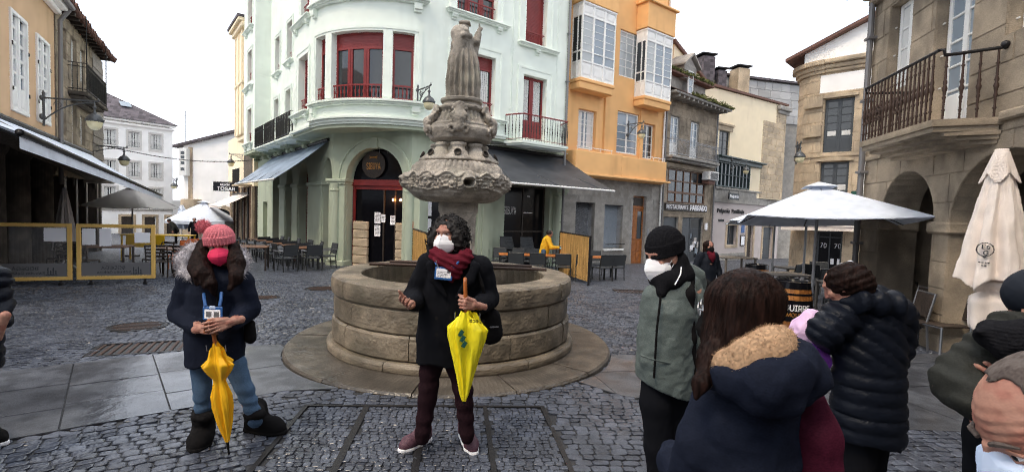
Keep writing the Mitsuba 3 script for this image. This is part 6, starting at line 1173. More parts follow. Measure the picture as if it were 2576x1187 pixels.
# parasols
def parasol(name, label, pos, h, half, rot, rim, mat, group=None, polemat='pole_grey', ribs=8, valance=.0, tilt=0):
    k = thing(name, label, 'parasol', group); x, y = pos; z0 = gz(y); A = z0 + h; R_ = A - rim; n = 8 * 4
    t = np.linspace(0, 1, 9); V = []
    for q in t:
        for j in range(n):
            a = j / n * 8; side = int(a // 2) ; f = (a % 2) / 2; c0_, c1_ = [np.array([math.cos(math.pi / 4 + math.pi / 2 * s), math.sin(math.pi / 4 + math.pi / 2 * s)]) * half * 1.414 for s in (side, side + 1)]
            p = (c0_ * (1 - f) + c1_ * f) * max(q, .04); sag = -.09 * math.sin(math.pi * f) * q + .10 * math.sin(math.pi * min(1, abs(f - .5) * 2)) * 0
            V.append([p[0], p[1], -R_ * (q ** 1.04) + sag * .6 + .0])
    V = np.array(V); F = []
    for i in range(8):
        for j in range(n): a, b = i * n + j, i * n + (j + 1) % n; F.append([a, b, b + n, a + n])
    M = rx(tilt) @ rz(rot); P = V @ M.T + [x, y, A]; put(k, 'canopy', join([(P, np.array(F)), (P - [0, 0, .012], np.array(F)[:, ::-1])]), mat, True)
    if valance: 
        e = P[-n:]; put(k, 'valance', (np.vstack([e, e - [0, 0, valance]]), np.array([[j, (j + 1) % n, n + (j + 1) % n, n + j] for j in range(n)])), mat)
    cap = V[:2 * n] * [4.6, 4.6, 1.0]; cap = V[:n * 2].copy(); cap[:n, :2] *= .5; cap[n:, :2] *= 1.6; cap[:n, 2] = .07; cap[n:, 2] = -.03; put(k, 'top_cap', (cap @ M.T + [x, y, A], np.array(F[:n])), mat, True)
    put(k, 'pole', tube([(x, y, z0), (x, y, A - .02)], .028, 10), polemat, True); v, f = lathe([(0, .06), (.22, .06), (.24, .03), (.24, 0)], 24); put(k, 'base', (v + [x, y, z0], f), 'iron')
    hub = np.array([x, y, A - .34]); put(k, 'hub', tube([hub - [0, 0, .05], hub + [0, 0, .05]], .05, 10), polemat)
    for j in range(8):
        e = P[8 * n + j * 4] - [0, 0, .025]; m = P[4 * n + j * 4] - [0, 0, .03]; put(k, 'rib', [tube([P[j * 4] - [0, 0, .02], m, e], .010, 5), tube([hub, m], .010, 5)], 'dark_frame')
    return k
parasol('parasol', 'large open white parasol on a steel pole, nearest of the right terrace', (5.71, 9.2), 2.60, 1.31, -21, 1.655, 'canvas_white', tilt=-3.5)
parasol('parasol', 'open white parasol behind the large one, left of it over the barrels', (7.5, 14.0), 2.52, 1.25, -21, 1.55, 'canvas_white', tilt=-3)
parasol('parasol', 'open white parasol with its pole between those of two others, right terrace', (7.2, 12.0), 2.45, 1.1, -15, 1.60, 'canvas_white', tilt=-3)
parasol('parasol', 'grey canvas parasol standing in the street in front of the white house', (-15.0, 19.3), 2.75, 1.15, 8, 1.30, 'canvas_grey')
parasol('parasol', 'white parasol with a valance far down the street under the arch', (-20.8, 33.0), 2.7, 1.7, 15, .35, 'canvas_white', valance=.2)
def folded(name, label, pos, z0, z1, r, mat, cap=True, tie=True, seed=1):
    k = thing(name, label, 'parasol'); c = np.array([pos[0], pos[1], 0])
    def fn(p):
        q = p - c; t = np.clip((z1 - q[:, 2]) / (z1 - z0), 0, 1); th = np.arctan2(q[:, 1], q[:, 0]); rad = r * (.16 + .84 * t ** .75)
        lob = 1 + .20 * np.sin(th * 7 + 2.2 * nz(q, 2, seed) + seed) * np.clip(t * 1.6, 0, 1) + .07 * np.sin(th * 15 + 3 * nz(q, 3, seed))
        d = np.hypot(q[:, 0], q[:, 1]) - rad * lob; ed = z0 + .07 * np.sin(th * 3 + seed) + .03 * np.sin(th * 7)
        return np.maximum(np.maximum(d, ed - q[:, 2]), q[:, 2] - z1) + nz(q, 9, seed) * .012
    put(k, 'canopy', solid(fn, c + [-r * 1.4, -r * 1.4, z0 - .15], c + [r * 1.4, r * 1.4, z1 + .05], max(.012, r * .045), 1), mat, True)
    if cap:
        def fc(p):
            q = p - c; t = np.clip((z1 + .03 - q[:, 2]) / .34, 0, 1.2); th = np.arctan2(q[:, 1], q[:, 0]); rad = r * .20 + r * .36 * t * (1 + .16 * np.sin(th * 6 + 1))
            return np.maximum(np.maximum(np.abs(np.hypot(q[:, 0], q[:, 1]) - rad) - .008, z1 - .25 + .05 * np.sin(th * 4 + 2) - q[:, 2]), q[:, 2] - z1 - .03)
        put(k, 'top_flap', solid(fc, c + [-r, -r, z1 - .36], c + [r, r, z1 + .06], .012, 1), mat, True); v, f = lathe([(0, .06), (r * .2, .055), (r * .22, .02), (r * .2, .0)], 20); put(k, 'cap', (v + c + [0, 0, z1], f), mat, True)
    if tie:
        def fb(p):
            q = p - c; th = np.arctan2(q[:, 1], q[:, 0]); t = (z0 + .02 - q[:, 2]) / .52; rad = r * (.66 + .16 * np.sin(th * 4 + 1) - .42 * np.exp(-((t - .22) / .10) ** 2) - .1 * t)
            return np.maximum(np.maximum(np.hypot(q[:, 0], q[:, 1]) - rad, -t * .5), q[:, 2] * 0 + (z0 - .47 + .05 * np.sin(th * 3)) - q[:, 2]) + nz(q, 7, 5) * .03
        put(k, 'gathered_lower_cloth', solid(fb, c + [-r, -r, z0 - .6], c + [r, r, z0 + .06], .014, 1), mat, True)
    put(k, 'pole', tube([c + [0, 0, gz(pos[1])], c + [0, 0, z0 + .1]], .028, 8), 'steel'); g = gz(pos[1]); put(k, 'foot', [tube([c + [.32 * math.cos(a), .32 * math.sin(a), g + .02], c + [0, 0, g + .32]], .022, 6) for a in (0.3, 1.87, 3.44, 5.0)], 'white_paint'); return k
cpx = (4.93, 5.0); pk = folded('folded_parasol', 'furled beige parasol with a round black emblem, right in front of the arcade', cpx, 1.06, 2.36, .26, 'canvas_beige')
_cp = np.array([cpx[0], cpx[1], 0]); _a = math.atan2(-cpx[1], -cpx[0]); 
def on_parasol(m, z, off):
    """wraps flat lettering (x across, y up) round the furled canopy"""
    v = m[0]; t = _a + off + v[:, 0] / .29; rr = .282 + (v[:, 2]) + .0 * v[:, 1]; return np.column_stack([_cp[0] + rr * np.cos(t), _cp[1] + rr * np.sin(t), z + v[:, 1]]), m[1]
def ring2(r0, r1, n=32): 
    m = extrude(sg.Point(0, 0).buffer(r1, n).difference(sg.Point(0, 0).buffer(r0, n)), .006); return m
em = [on_parasol(ring2(.062, .070), 1.40, -.22), on_parasol(extrude(sg.Polygon([(-.02, -.066), (.02, -.066), (0, -.088)]), .006), 1.40, -.22)]
mt = arr(meshkit.text_mesh('Es', .045, .006, True)); em.append(on_parasol((mt[0] - [.03, -.005, 0], mt[1]), 1.40, -.22)); mt = arr(meshkit.text_mesh('G', .045, .006, True)); em.append(on_parasol((mt[0] - [.015, .055, 0], mt[1]), 1.40, -.22))
em += [on_parasol(box(x - .008, x + .008, -.006, .006, 0, .005), 1.27, -.22) for x in (-.035, -.012, .012, .035)] + [on_parasol(box(x - .008, x + .008, -.006, .006, 0, .005), 1.24, -.22) for x in (-.012, .012)]
put(pk, 'emblem', em, 'iron')
folded('folded_parasol', 'furled dull brown parasol leaning in the shade of the left arcade', (-12.55, 13.7), .2, 1.85, .24, 'canvas_grey', False, False, 4)
folded('folded_parasol', 'furled white parasol at the far end of the street beside the white open one', (-21.9, 32.4), -.2, 1.25, .42, 'canvas_white', True, False, 6)
# barrels
def barrel(label, pos, txt):
    k = thing('barrel', label, 'barrel', None); g = np.array([pos[0], pos[1], gz(pos[1])]); pr = lambda z: .255 + .055 * math.sin(math.pi * z / .9) + (.0)
    zs = np.linspace(0, .9, 25); v, f = lathe([(pr(z), z) for z in zs], 40); ns = 22
    for i in range(ns):
        a0, a1 = 2 * math.pi * i / ns + .006, 2 * math.pi * (i + 1) / ns - .006; P = []
        for z in zs:
            for a in (a0, a1): P.append([(pr(z)) * math.cos(a), pr(z) * math.sin(a), z])
        put(k, 'stave', (np.array(P) + g, np.array([[2 * j, 2 * j + 1, 2 * j + 3, 2 * j + 2] for j in range(24)])), 'oak_barrel', True, uv=((i * 7 % 11) / 11, .5))
    v, f = lathe([(pr(z) - .006, z) for z in zs], 40); put(k, 'core', (v + g, f), 'dark')
    for z0, z1, m in ((.0, .06, 'ebony'), (.80, .902, 'ebony'), (.70, .73, 'ebony'), (.28, .62, 'ebony'), (.10, .13, 'iron')):
        v, f = lathe([(pr(z) + (.006), z) for z in np.linspace(z0, z1, 8)], 48); put(k, 'hoop', (v + g, f), m, True)
    v, f = lathe([(0, .885), (.24, .885), (.25, .905), (.27, .905)], 40); put(k, 'lid', (v + g, f), 'ebony')
    if txt:
        a0 = math.atan2(-g[1], -g[0]) 
        def wrap(m, z, off, ww):
            vv = m[0].copy(); vv[:, 0] *= ww / vv[:, 0].max(); t = a0 + (vv[:, 0] + off) / .315; rr = np.array([pr(q) for q in z + vv[:, 1]]) + .007 + vv[:, 2]; return np.column_stack([rr * np.cos(t), rr * np.sin(t), z + vv[:, 1]]) + g, m[1]
        put(k, 'lettering', wrap(arr(meshkit.text_mesh('YZAGUIRRE', .095, .003, True)), .455, -.31, .60), 'white'); put(k, 'small_lettering', wrap(arr(meshkit.text_mesh('VERMOUTH', .06, .003)), .36, -.2, .42), 'gold')
    return k
barrel('varnished barrel table with a black band and white lettering, nearest the large parasol pole', (4.66, 8.05), True); barrel('pale wooden barrel table farther back, behind the dark haired girl', (6.3, 12.5), False)
# grey tables and dark chairs of the right terrace
for x, y, w, h, lb in ((6.35, 13.9, 1.0, 1.02, 'tall grey wooden table at the left end of the right terrace'), (6.25, 11.1, .9, .80, 'grey wooden table between the two barrels of the right terrace'), (7.1, 10.2, 1.1, .72, 'grey slatted table beside the large parasol pole'), (8.5, 14.5, 1.2, .74, 'low dark table farthest back on the right terrace')): k = make_table('grey_table', lb, None, w, .7, h, 'wood_grey', 'wood_grey'); move(k, G(x, y), 10)
for i, (x, y, a) in enumerate(sorted(((8.0, 14.1, 40), (8.9, 14.2, -60), (9.6, 15.2, 150), (7.9, 12.6, 20), (8.6, 12.4, 70), (7.5, 10.9, 200), (6.45, 9.5, 70), (7.7, 9.6, -40), (9.4, 13.0, 120), (8.3, 11.4, 10)), key=lambda t: t[0] / t[1])): spawn('c', mkc, G(x, y), a, 'dark chair of the right terrace under the parasols, %s from the left' % ORD[i], 'dark chairs of the right terrace')
for x, y, a, w in ((6.0, 7.45, 75, 'leftmost'), (6.35, 7.15, 95, 'nearest'), (6.6, 8.1, 80, 'farthest')): spawn('s', lambda l, g: make_chair('steel_chair', l, g, 0, 'wood_dark', 'steel'), G(x, y), a, 'metal framed brown chair at the foot of the arcade, the %s of three' % w, 'metal chairs at the arcade')
# bamboo screens
for a, b, lb in (((-3.15, 15.6), (-2.2, 12.9), 'bamboo cane screen left of the fountain pillar, half hidden by the speaker'), ((1.70, 17.3), (2.30, 14.3), 'bamboo cane screen in a dark frame beside the orange tables')):
    a, b = np.array(a), np.array(b); k = thing('bamboo_screen', lb, 'screen'); n = 40; L = np.hypot(*(b - a)); F_ = Facade(a, e=(b - a)); zt_ = .98
    for i in range(n): x = .06 + (L - .12) * (i + .5) / n; put(k, 'cane', tube([F_.w(x, 0, gz(F_.w(x, 0, 0)[1]) + .12), F_.w(x, 0, zt_ - .04)], (L - .12) / n * .46, 6), 'bamboo', True, uv=((i * 13 % 17) / 17, .5))
    put(k, 'frame', [F_.box(0, L, -.03, .03, zt_ - .04, zt_), F_.box(0, .05, -.03, .03, -.6, zt_ - .04), F_.box(L - .05, L, -.03, .03, -.6, zt_ - .04), F_.box(.05, L - .05, -.02, .02, -.36, -.30)], 'iron')
# ---------------------------------------------------------------- people
def cl(k, col, rough=.85, bump=None, sc=1., f=260., v=.25, **kw): return rich(k, cloth_fn(col, f, v), rough, bump, sc, spec=.12, **kw)
_knit = lambda f: (lambda p, n, uv: .004 * dr.abs(dr.sin(p.z * f + 1.5 * noise(p.x * 40, p.y * 40))) * dr.abs(dr.sin((p.x + p.y * .6) * f)) + .002 * noise(p.x * 90, p.y * 90, p.z * 90))
_fold = lambda p, n, uv: .012 * fbm(p.x * 14, p.y * 14, p.z * 5, 3) + .0012 * noise(p.x * 300, p.y * 300, p.z * 300)
_pile = lambda p, n, uv: .007 * fbm(p.x * 60, p.y * 60, p.z * 60, 3)
cl('wool_black', (.005, .0055, .008), .9, _fold); cl('coat_navy', (.0075, .0105, .022), .8, _fold); cl('puffer_navy', (.006, .008, .014), .42, lambda p, n, uv: .006 * fbm(p.x * 30, p.y * 30, p.z * 30, 3)); cl('jacket_green', (.10, .122, .117), .42, lambda p, n, uv: .016 * fbm(p.x * 11, p.y * 11, p.z * 9, 4))
cl('denim', (.06, .105, .175), .8, lambda p, n, uv: .007 * fbm(p.x * 10, p.y * 10, p.z * 40, 3)); cl('trousers_maroon', (.016, .006, .009), .85, _fold); cl('maroon', (.055, .007, .020), .7, _fold); cl('olive', (.024, .025, .022), .7, _fold)
cl('knit_burgundy', (.10, .009, .018), .9, _knit(230)); cl('knit_pink', (.58, .17, .20), .9, _knit(260)); cl('knit_black', (.008, .008, .010), .95, _knit(260)); cl('fur_tan', (.36, .235, .145), .95, _pile, v=.35, f=140); cl('fur_grey', (.36, .34, .36), .95, _pile, v=.5, f=160)
rich('hair_black', hair_fn((.010, .009, .009), (.036, .033, .032)), .55, spec=.15); rich('hair_brown', hair_fn((.005, .0032, .003), (.026, .013, .0105), .45), .46, lambda p, n, uv: .004 * noise(p.x * 190, p.y * 190, p.z * 14) + .004 * fbm(p.x * 60, p.y * 60, p.z * 6, 2), 1.0, spec=.06); rich('hair_grey', hair_fn((.055, .042, .038), (.13, .11, .10)), .7, spec=.1)
plain('nylon_yellow', (.88, .76, .02), .35, 0, .4); plain('nylon_amber', (.90, .48, .012), .35, 0, .4); plain('mask_white', (.80, .80, .82), .75); plain('mask_pink', (.75, .03, .11), .75); plain('mask_blue', (.50, .60, .78), .7); plain('shoe_maroon', (.085, .035, .05), .7); plain('suede_black', (.006, .0055, .006), .9, 0, .15); plain('shirt_yellow', (.72, .40, .015), .8); plain('lilac', (.62, .42, .62), .5); plain('purple', (.22, .05, .40), .6); plain('glove_blue', (.35, .6, .7), .5); plain('eye_white', (.65, .62, .6), .2); plain('jacket_dark_blue', (.008, .011, .018), .7, 0, .2)
def unit(v): v = np.asarray(v, float); return v / np.linalg.norm(v)
def cloth(chs, h, k=.03, disp=None, post=None, pad=.07, it=1):
    """chains of (points, radii[, squash]) blended to one surface"""
    P = np.vstack([np.asarray(c[0]) for c in chs]); R = max(max(c[1]) for c in chs)
    lo, hi = P.min(0) - R - pad, P.max(0) + R + pad
    def fn(p):
        d = None
        for c in chs: e = chain(p, c[0], c[1], k, c[2] if len(c) > 2 else None); d = e if d is None else sm(d, e, k)
        if disp is not None: d = d + disp(p)
        return post(p, d) if post is not None else d
    return solid(fn, lo, hi, h, it)
def folds(A, f=7., fz=2.2, seed=0):
    return lambda p: A * (np.abs(nz(p * [1, 1, fz / f * 1.0], f, seed, 3)) * 2 - .25) + A * .4 * nz(p, 22, seed + 1, 2)
def fuzz(pts, nrm, n, L, r, rg, curl=0.):
    """short hairs standing on a surface"""
    out = []
    for i in rg.integers(0, len(pts), n):
        d = nrm[i] + rg.normal(0, .45, 3); d /= np.linalg.norm(d); l = L * rg.uniform(.6, 1.3)
        if curl: 
            a, b, c = frame_of(d); t = np.linspace(0, 1, 9); ph = rg.uniform(0, 6); w = rg.uniform(.7, 1.3) * curl
            out.append(tube([pts[i] - nrm[i] * .004 + d * (l * x * .5) + w * (a * math.cos(ph + x * 7) + b * math.sin(ph + x * 7)) - np.array([0, 0, .012]) * x for x in t], np.linspace(r, r * .5, 9), 4, False))
        else: out.append(tube([pts[i], pts[i] + d * l], [r, r * .3], 3, False))
    return join(out)
def surf(m): 
    t = trimesh.Trimesh(m[0], m[1], process=False); return np.asarray(t.vertices), np.asarray(t.vertex_normals)
def head_frame(fwd, tilt=0):
    f = unit(fwd); r = unit(np.cross(f, [0, 0, 1])); u = np.cross(r, f)
    if tilt: c, s = math.cos(math.radians(tilt)), math.sin(math.radians(tilt)); r, u = r * c + u * s, u * c - r * s
    return np.column_stack([r, f, u])
def head_mesh(c, R, s=1., h=.005, neck=.12, wr=0):
    c = np.asarray(c)
    def fn(p):
        q = ((p - c) @ R) / s
        d = ell(q, (0, -.012, .032), (.076, .098, .088)); d = sm(d, ell(q, (0, .025, -.045), (.058, .064, .072)), .03); d = sm(d, ell(q, (0, .068, -.098), (.026, .024, .022)), .03)
        d = sm(d, cone(q, (0, .088, .022), (0, .104, -.026), .008, .013), .012); d = sm(d, ell(q, (0, .082, .036), (.05, .014, .012)), .02) if not wr else d
        for x in (-1, 1):
            d = sm(d, ell(q, (x * .043, .062, -.02), (.022, .02, .02)), .02); d = cut(d, ell(q, (x * .031, .094, .014), (.019, .018, .0115)), .010)
            d = sm(d, ell(q, (x * .078, -.012, -.004), (.010, .022, .032)), .008); d = sm(d, ell(q, (x * .012, .096, -.031), (.009, .010, .008)), .006)
        d = sm(d, ell(q, (0, .086, -.062), (.024, .012, .006)), .006); d = sm(d, ell(q, (0, .086, -.073), (.02, .011, .006)), .006)
        d = sm(d, cone(q, (0, -.02, -.05), (0, -.035, -.05 - neck), .052, .055), .03)
        if wr: d = d + wr * np.sin(q[:, 2] * 420 + 6 * nz(q, 18, 3)) * np.exp(-((q[:, 2] - .055) / .03) ** 2) * np.clip((q[:, 1] - .02) / .04, 0, 1) + .003 * nz(q, 40, 4)
        return d * s
    b = .17 * s; return solid(fn, c - [b, b, b + neck * s], c + [b, b, b], h, 1)
def face_bits(k, c, R, s=1., brow='hair_black'):
    c = np.asarray(c)
    for x in (-1, 1):
        e = c + R @ np.array([x * .031, .0655, .014]) * s; put(k, 'eye', trimesh.creation.icosphere(2, .0128 * s).apply_translation(e), 'eye_white', True); put(k, 'iris', trimesh.creation.icosphere(1, .0068 * s).apply_translation(e + R @ np.array([0, .0082, .0]) * s), 'ebony', True)
        put(k, 'eyelid', [tube([c + R @ np.array([x * a, b_, z]) * s for a, b_, z in ((.016, .076, .018), (.031, .0800, .0235), (.047, .068, .017))], .0030 * s, 6), tube([c + R @ np.array([x * a, b_, z]) * s for a, b_, z in ((.016, .076, .012), (.031, .0785, .0055), (.047, .067, .012))], .0024 * s, 6)], 'skin', True)
        put(k, 'eyebrow', tube([c + R @ np.array([x * a, b_, z]) * s for a, b_, z in ((.014, .0895, .033), (.03, .0865, .0395), (.05, .071, .035))], [.004 * s, .005 * s, .002 * s], 6), brow)
def mask(k, c, R, mat, s=1., ridge=.006, straps=True, ext=1.):
    c = np.asarray(c)
    def fn(p):
        q = ((p - c) @ R) / s; X = np.abs(q[:, 0]); zc = q[:, 2] + .055; yf = .130 - (.10 + 60 * ridge) * X - 5.2 * X ** 2 - .22 * np.abs(zc) - 4.2 * zc ** 2 + ridge * .8 * np.exp(-(X / .004) ** 2) - .0022 * np.exp(-((np.abs(zc - .012) - .02) / .0025) ** 2); o = (q[:, 1] - yf) * .72
        out = (np.hypot(X / (.078 * ext), zc / (.064 + .012 * np.exp(-(X / .016) ** 2))) - 1) * .055; inner = yf - .030 - .25 * X - q[:, 1]; d = np.maximum(np.maximum(o, out), np.minimum(inner * .7, .02 - q[:, 1])); return (np.maximum(np.maximum(o, out), .015 - q[:, 1]) + .0018 * nz(q, 45, 2)) * s
    b = .17 * s; put(k, 'face_mask', solid(fn, c - b, c + b, .0045 * s if s > .9 else .006, 1), mat, True)
    if straps:
        for x in (-1, 1): put(k, 'mask_strap', [tube([c + R @ np.array(q) * s for q in ((x * .060, .062, zz), (x * .075, .02, zz * .6), (x * .080, -.010, .012 if zz > -.06 else -.02))], .002 * s, 5) for zz in (-.03, -.085)], mat)
def hand(W, f, n, s, curl=(.3,) * 4, th=(.7, .2), sc=1., spread=.05):
    """bones of a hand: wrist W, f towards the fingers, n out of the palm, s towards the thumb"""
    f, n = unit(f), unit(n); s = unit(s - f * (s @ f)); n = unit(n - f * (n @ f) - s * (n @ s)); W = np.asarray(W, float); B = []
    for i in range(4):
        off = .029 - .0195 * i; base = W + f * (.088 - .004 * abs(i - 1.2)) * sc + s * off * sc; B.append((W + s * off * .55 * sc + f * .01, base, .017 * sc, .0115 * sc)); B.append((W + s * off * .8 * sc + f * .04 * sc + n * .004, base + n * .004, .015 * sc, .0105 * sc))
        d = unit(f + s * spread * (1.2 - i) * 2); p = base; L = np.array([.040, .026, .020]) * (1.0, 1.1, 1.03, .82)[i] * sc; r = np.array([.0098, .0088, .0080, .0068]) * (1, 1, 1, .88)[i] * sc; a = 0
        for j in range(3): a += curl[i] * (1.15, 1.3, .9)[j]; e = p + (d * math.cos(a) + n * math.sin(a)) * L[j]; B.append((p, e, r[j], r[j + 1])); p = e
    b0 = W + f * .022 * sc + s * .024 * sc; d = unit(f * math.cos(th[0]) + s * math.sin(th[0]) + n * .35); b1 = b0 + d * .046 * sc; d2 = unit(d + f * th[1] + n * th[1]); b2 = b1 + d2 * .032 * sc; d3 = unit(d2 + n * th[1] * .8 + f * .1); b3 = b2 + d3 * .026 * sc
    B += [(b0, b1, .0165 * sc, .012 * sc), (b1, b2, .0115 * sc, .0105 * sc), (b2, b3, .0105 * sc, .0078 * sc), (W - f * .07 * sc, W + f * .02, .027 * sc, .025 * sc)]
    P = np.array([q for b in B for q in b[:2]])
    def fn(p):
        d = None
        for i, b in enumerate(B): e = cone(p, *b); d = e if d is None else sm(d, e, .004 if 8 > i % 5 > 1 else .005)
        return d
    return solid(fn, P.min(0) - .035, P.max(0) + .035, .0036 * max(sc, .9), 1)
def shoe(k, toe, heel, ankle, mat, solemat, w=.048, hgt=.10, sole=.028, boot=None):
    toe, heel, ankle = (np.asarray(q, float) for q in (toe, heel, ankle)); toe = toe + [0, 0, .018]; heel = heel + [0, 0, .018]; f = unit((toe - heel) * [1, 1, 0]); L = np.linalg.norm(toe - heel); s_ = np.array([-f[1], f[0], 0]); g = heel[2]
    P = lambda a, z: heel + f * a * L + np.array([0, 0, z])
    chs = [([P(.12, .055), P(.45, .055), P(.72, .045), P(.88, .036)], [w * .88, w * .95, w, w * .74]), ([P(.12, .06), P(.16, hgt), ankle], [w * .8, w * .95, w * .98])] + ([([P(.3, .07), P(.2, hgt + .03)], [w * .9, w])])
    def post(p, d): return np.maximum(d, g + sole * .7 - p[:, 2])
    put(k, 'boot' if boot else 'shoe', cloth(chs, .008, .03, folds(.004, 18), post), mat, True)
    def post2(p, d): return np.maximum(np.maximum(d, g + .002 - p[:, 2]), p[:, 2] - g - sole - .010 * np.clip(1 - ((p - heel) @ f) / L * 2, 0, 1))
    put(k, 'sole', cloth([([P(.08, .012), P(.45, .012), P(.72, .012), P(.91, .012)], [w * .90, w * .90, w * 1.0, w * .74])], .006, .03, None, post2), solemat, True)
    if not boot: put(k, 'lace', [tube([P(a, .095 - .05 * (a - .3)) + s_ * .028 * e, P(a + .03, .105 - .05 * (a - .3)), P(a, .095 - .05 * (a - .3)) - s_ * .028 * e], .003, 4) for a in (.36, .44, .52) for e in (1, -1)], mat)
def person(label): return thing('person', label, 'person')
def flesh(k, parts): put(k, 'body', parts, 'skin', True)
# --- the speaker in front of the fountain
def speaker():
    Z = 3.35; J = lambda x, y, d=0.: at(x, y, Z + d); k = person('woman in black coat and burgundy scarf with white mask, holding a furled yellow umbrella')
    hc, R = J(1127, 593, -.02), head_frame((-.34, -.94, -.0)); hl, hr = J(1026, 765, -.33), J(1176, 766, -.31)
    lh = hand(J(1036, 764, -.25), J(1010, 768, -.38) - J(1036, 764, -.25), (.15, -.3, 1.), np.array([-.75, .35, .6]), (.28, .38, .45, .55), (.75, .1)); rh = hand(J(1196, 768, -.27), J(1165, 762, -.34) - J(1196, 768, -.27), (-.25, .95, 0.), np.array([0, 0, 1.]), (.95, 1.0, 1.05, 1.05), (.25, .7))
    tor = cloth([([J(1120, 840), J(1128, 790), J(1140, 690), J(1137, 640)], [.09, .11, .11, .06], np.array([1, 1.3, 1])), ([J(1140, 665), J(1075, 665), J(1042, 750, .02), J(1036, 766, -.23)], [.06, .05, .04, .028]), ([J(1140, 665), J(1210, 672), J(1226, 755, .02), J(1198, 769, -.25)], [.06, .05, .04, .028]), ([J(1115, 850), J(1082, 915), J(1077, 985), J(1062, 1095)], [.07, .05, .04, .03]), ([J(1135, 850), J(1150, 915), J(1166, 985), J(1174, 1095)], [.07, .05, .04, .03])], .016)
    flesh(k, [head_mesh(hc, R), lh, rh, tor]); face_bits(k, hc, R); mask(k, hc, R, 'mask_white')
    hem = J(1100, 908)[2]
    def post(p, d): return np.maximum(d, hem + .012 * np.sin(p[:, 0] * 22) - p[:, 2])
    coat = [([J(1117, 915), J(1122, 850), J(1128, 780), J(1140, 700), J(1142, 668)], [.195, .20, .20, .185, .135], np.array([1, 1.32, 1])), ([J(1128, 668), J(1082, 664), J(1042, 746, .02), J(1044, 762, -.20)], [.09, .082, .074, .056]), ([J(1150, 668), J(1208, 674), J(1227, 752, .02), J(1205, 770, -.20)], [.09, .085, .078, .058])]
    put(k, 'coat', cloth(coat, .011, .014, folds(.018, 6), post), 'wool_black', True)
    for pts in ([(1104, 648, -.10), (1084, 668, -.155), (1092, 700, -.17), (1122, 745, -.175)], [(1180, 652, -.08), (1196, 672, -.15), (1180, 705, -.17), (1148, 748, -.175)]): put(k, 'lapel', cloth([([J(*q) for q in pts], [.020, .030, .034, .012], np.array([1, 1.9, 1]))], .009, .02), 'wool_black', True)
    put(k, 'button', [tube([J(x, y, -.185), J(x, y, -.20)], .012, 10) for x, y in ((1098, 800), (1134, 800), (1098, 842), (1136, 842))], 'suede_black')
    def sc(p): return .012 * np.sin((p[:, 2] * 150 + p[:, 0] * 60) + 5 * nz(p, 12, 1)) * .5 + .02 * nz(p, 12, 2)
    put(k, 'scarf', cloth([([J(1098, 640, -.10), J(1112, 655, -.165), J(1145, 660, -.165), J(1172, 645, -.09), J(1165, 632, .06), J(1120, 628, .07), J(1098, 640, -.10)], [.045] * 7), ([J(1112, 655, -.15), J(1140, 672, -.165), J(1172, 652, -.11)], [.05, .055, .045]), ([J(1140, 665, -.16), J(1146, 690, -.165), J(1136, 705, -.165)], [.05, .036, .012])], .008, .02, sc), 'knit_burgundy', True)
    # hair: a curly mass and single curls
    fq = hc + R @ np.array([0, .10, -.03])
    def hf(p):
        q = (p - hc) @ R; d = ell(q, (.0, -.03, .026), (.118, .115, .108)); d = sm(d, ell(q, (.090, -.0, -.030), (.046, .070, .078)), .04); d = sm(d, ell(q, (-.090, -.0, -.026), (.044, .068, .074)), .04); d = cut(d, ell(q, (-.0, .135, -.035), (.072, .125, .122)), .015)
        return d + .055 * (np.abs(nz(p, 22, 3, 3)) - .13) + .02 * nz(p, 60, 4)
    hm = solid(hf, hc - .22, hc + .22, .007, 0); put(k, 'hair', hm, 'hair_black', True); v, n = surf(hm); ok = ((v - fq) @ R[:, 1]) < -.060; put(k, 'curls', fuzz(v[ok], n[ok], 420, .05, .0042, np.random.default_rng(4), .012), 'hair_black', True)
    hips = [([J(1110, 880), J(1084, 915), J(1077, 985, -.01), J(1062, 1098)], [.10, .078, .066, .052]), ([J(1135, 880), J(1150, 915), J(1166, 985, -.01), J(1175, 1098)], [.10, .078, .064, .05])]
    put(k, 'trousers', cloth(hips, .010, .02, lambda p: folds(.008, 10)(p) + .004 * np.sin(p[:, 2] * 60 + 4 * nz(p, 6, 8))), 'trousers_maroon', True)
    shoe(k, ground_at(1006, 1142), ground_at(1078, 1113), J(1064, 1085), 'shoe_maroon', 'mask_white'); shoe(k, ground_at(1194, 1150), ground_at(1164, 1100), J(1172, 1080), 'shoe_maroon', 'mask_white')
    bg = cloth([([J(1232, 800, .02), J(1234, 835, .02)], [.075, .085], np.array([1, 1.3, 1]))], .009, .03, folds(.01, 12)); put(k, 'shoulder_bag', bg, 'suede_black', True); put(k, 'bag_strap', tube([J(1160, 655, -.05), J(1195, 662, -.12), J(1214, 720, -.13), J(1230, 790, -.05)], .012, 6), 'suede_black'); put(k, 'bag_buckle', [box(-.03, .03, -.004, .004, -.004, .004)] , 'chrome'); scene[[q for q in scene if q.startswith(k + '__bag_buckle')][0]]['to_world'] = T(J(1243, 822, -.07), 20)
    bc = J(1116, 688, -.205); b = put(k, 'badge', xf(box(-.058, .058, -.004, .004, -.042, .042, .004), ry(4), bc), 'blue_badge'); put(b, 'card', xf(box(-.048, .048, -.0055, -.004, -.026, .032), ry(4), bc), 'paper'); put(b, 'print', [xf(box(-.04 + .0 * i, .02 + .01 * (i % 2), -.0065, -.0055, -.018 + .009 * i, -.0155 + .009 * i), ry(4), bc) for i in range(4)] + [xf(box(.022, .04, -.0065, -.0055, .006, .024), ry(4), bc)], 'pipe_grey')
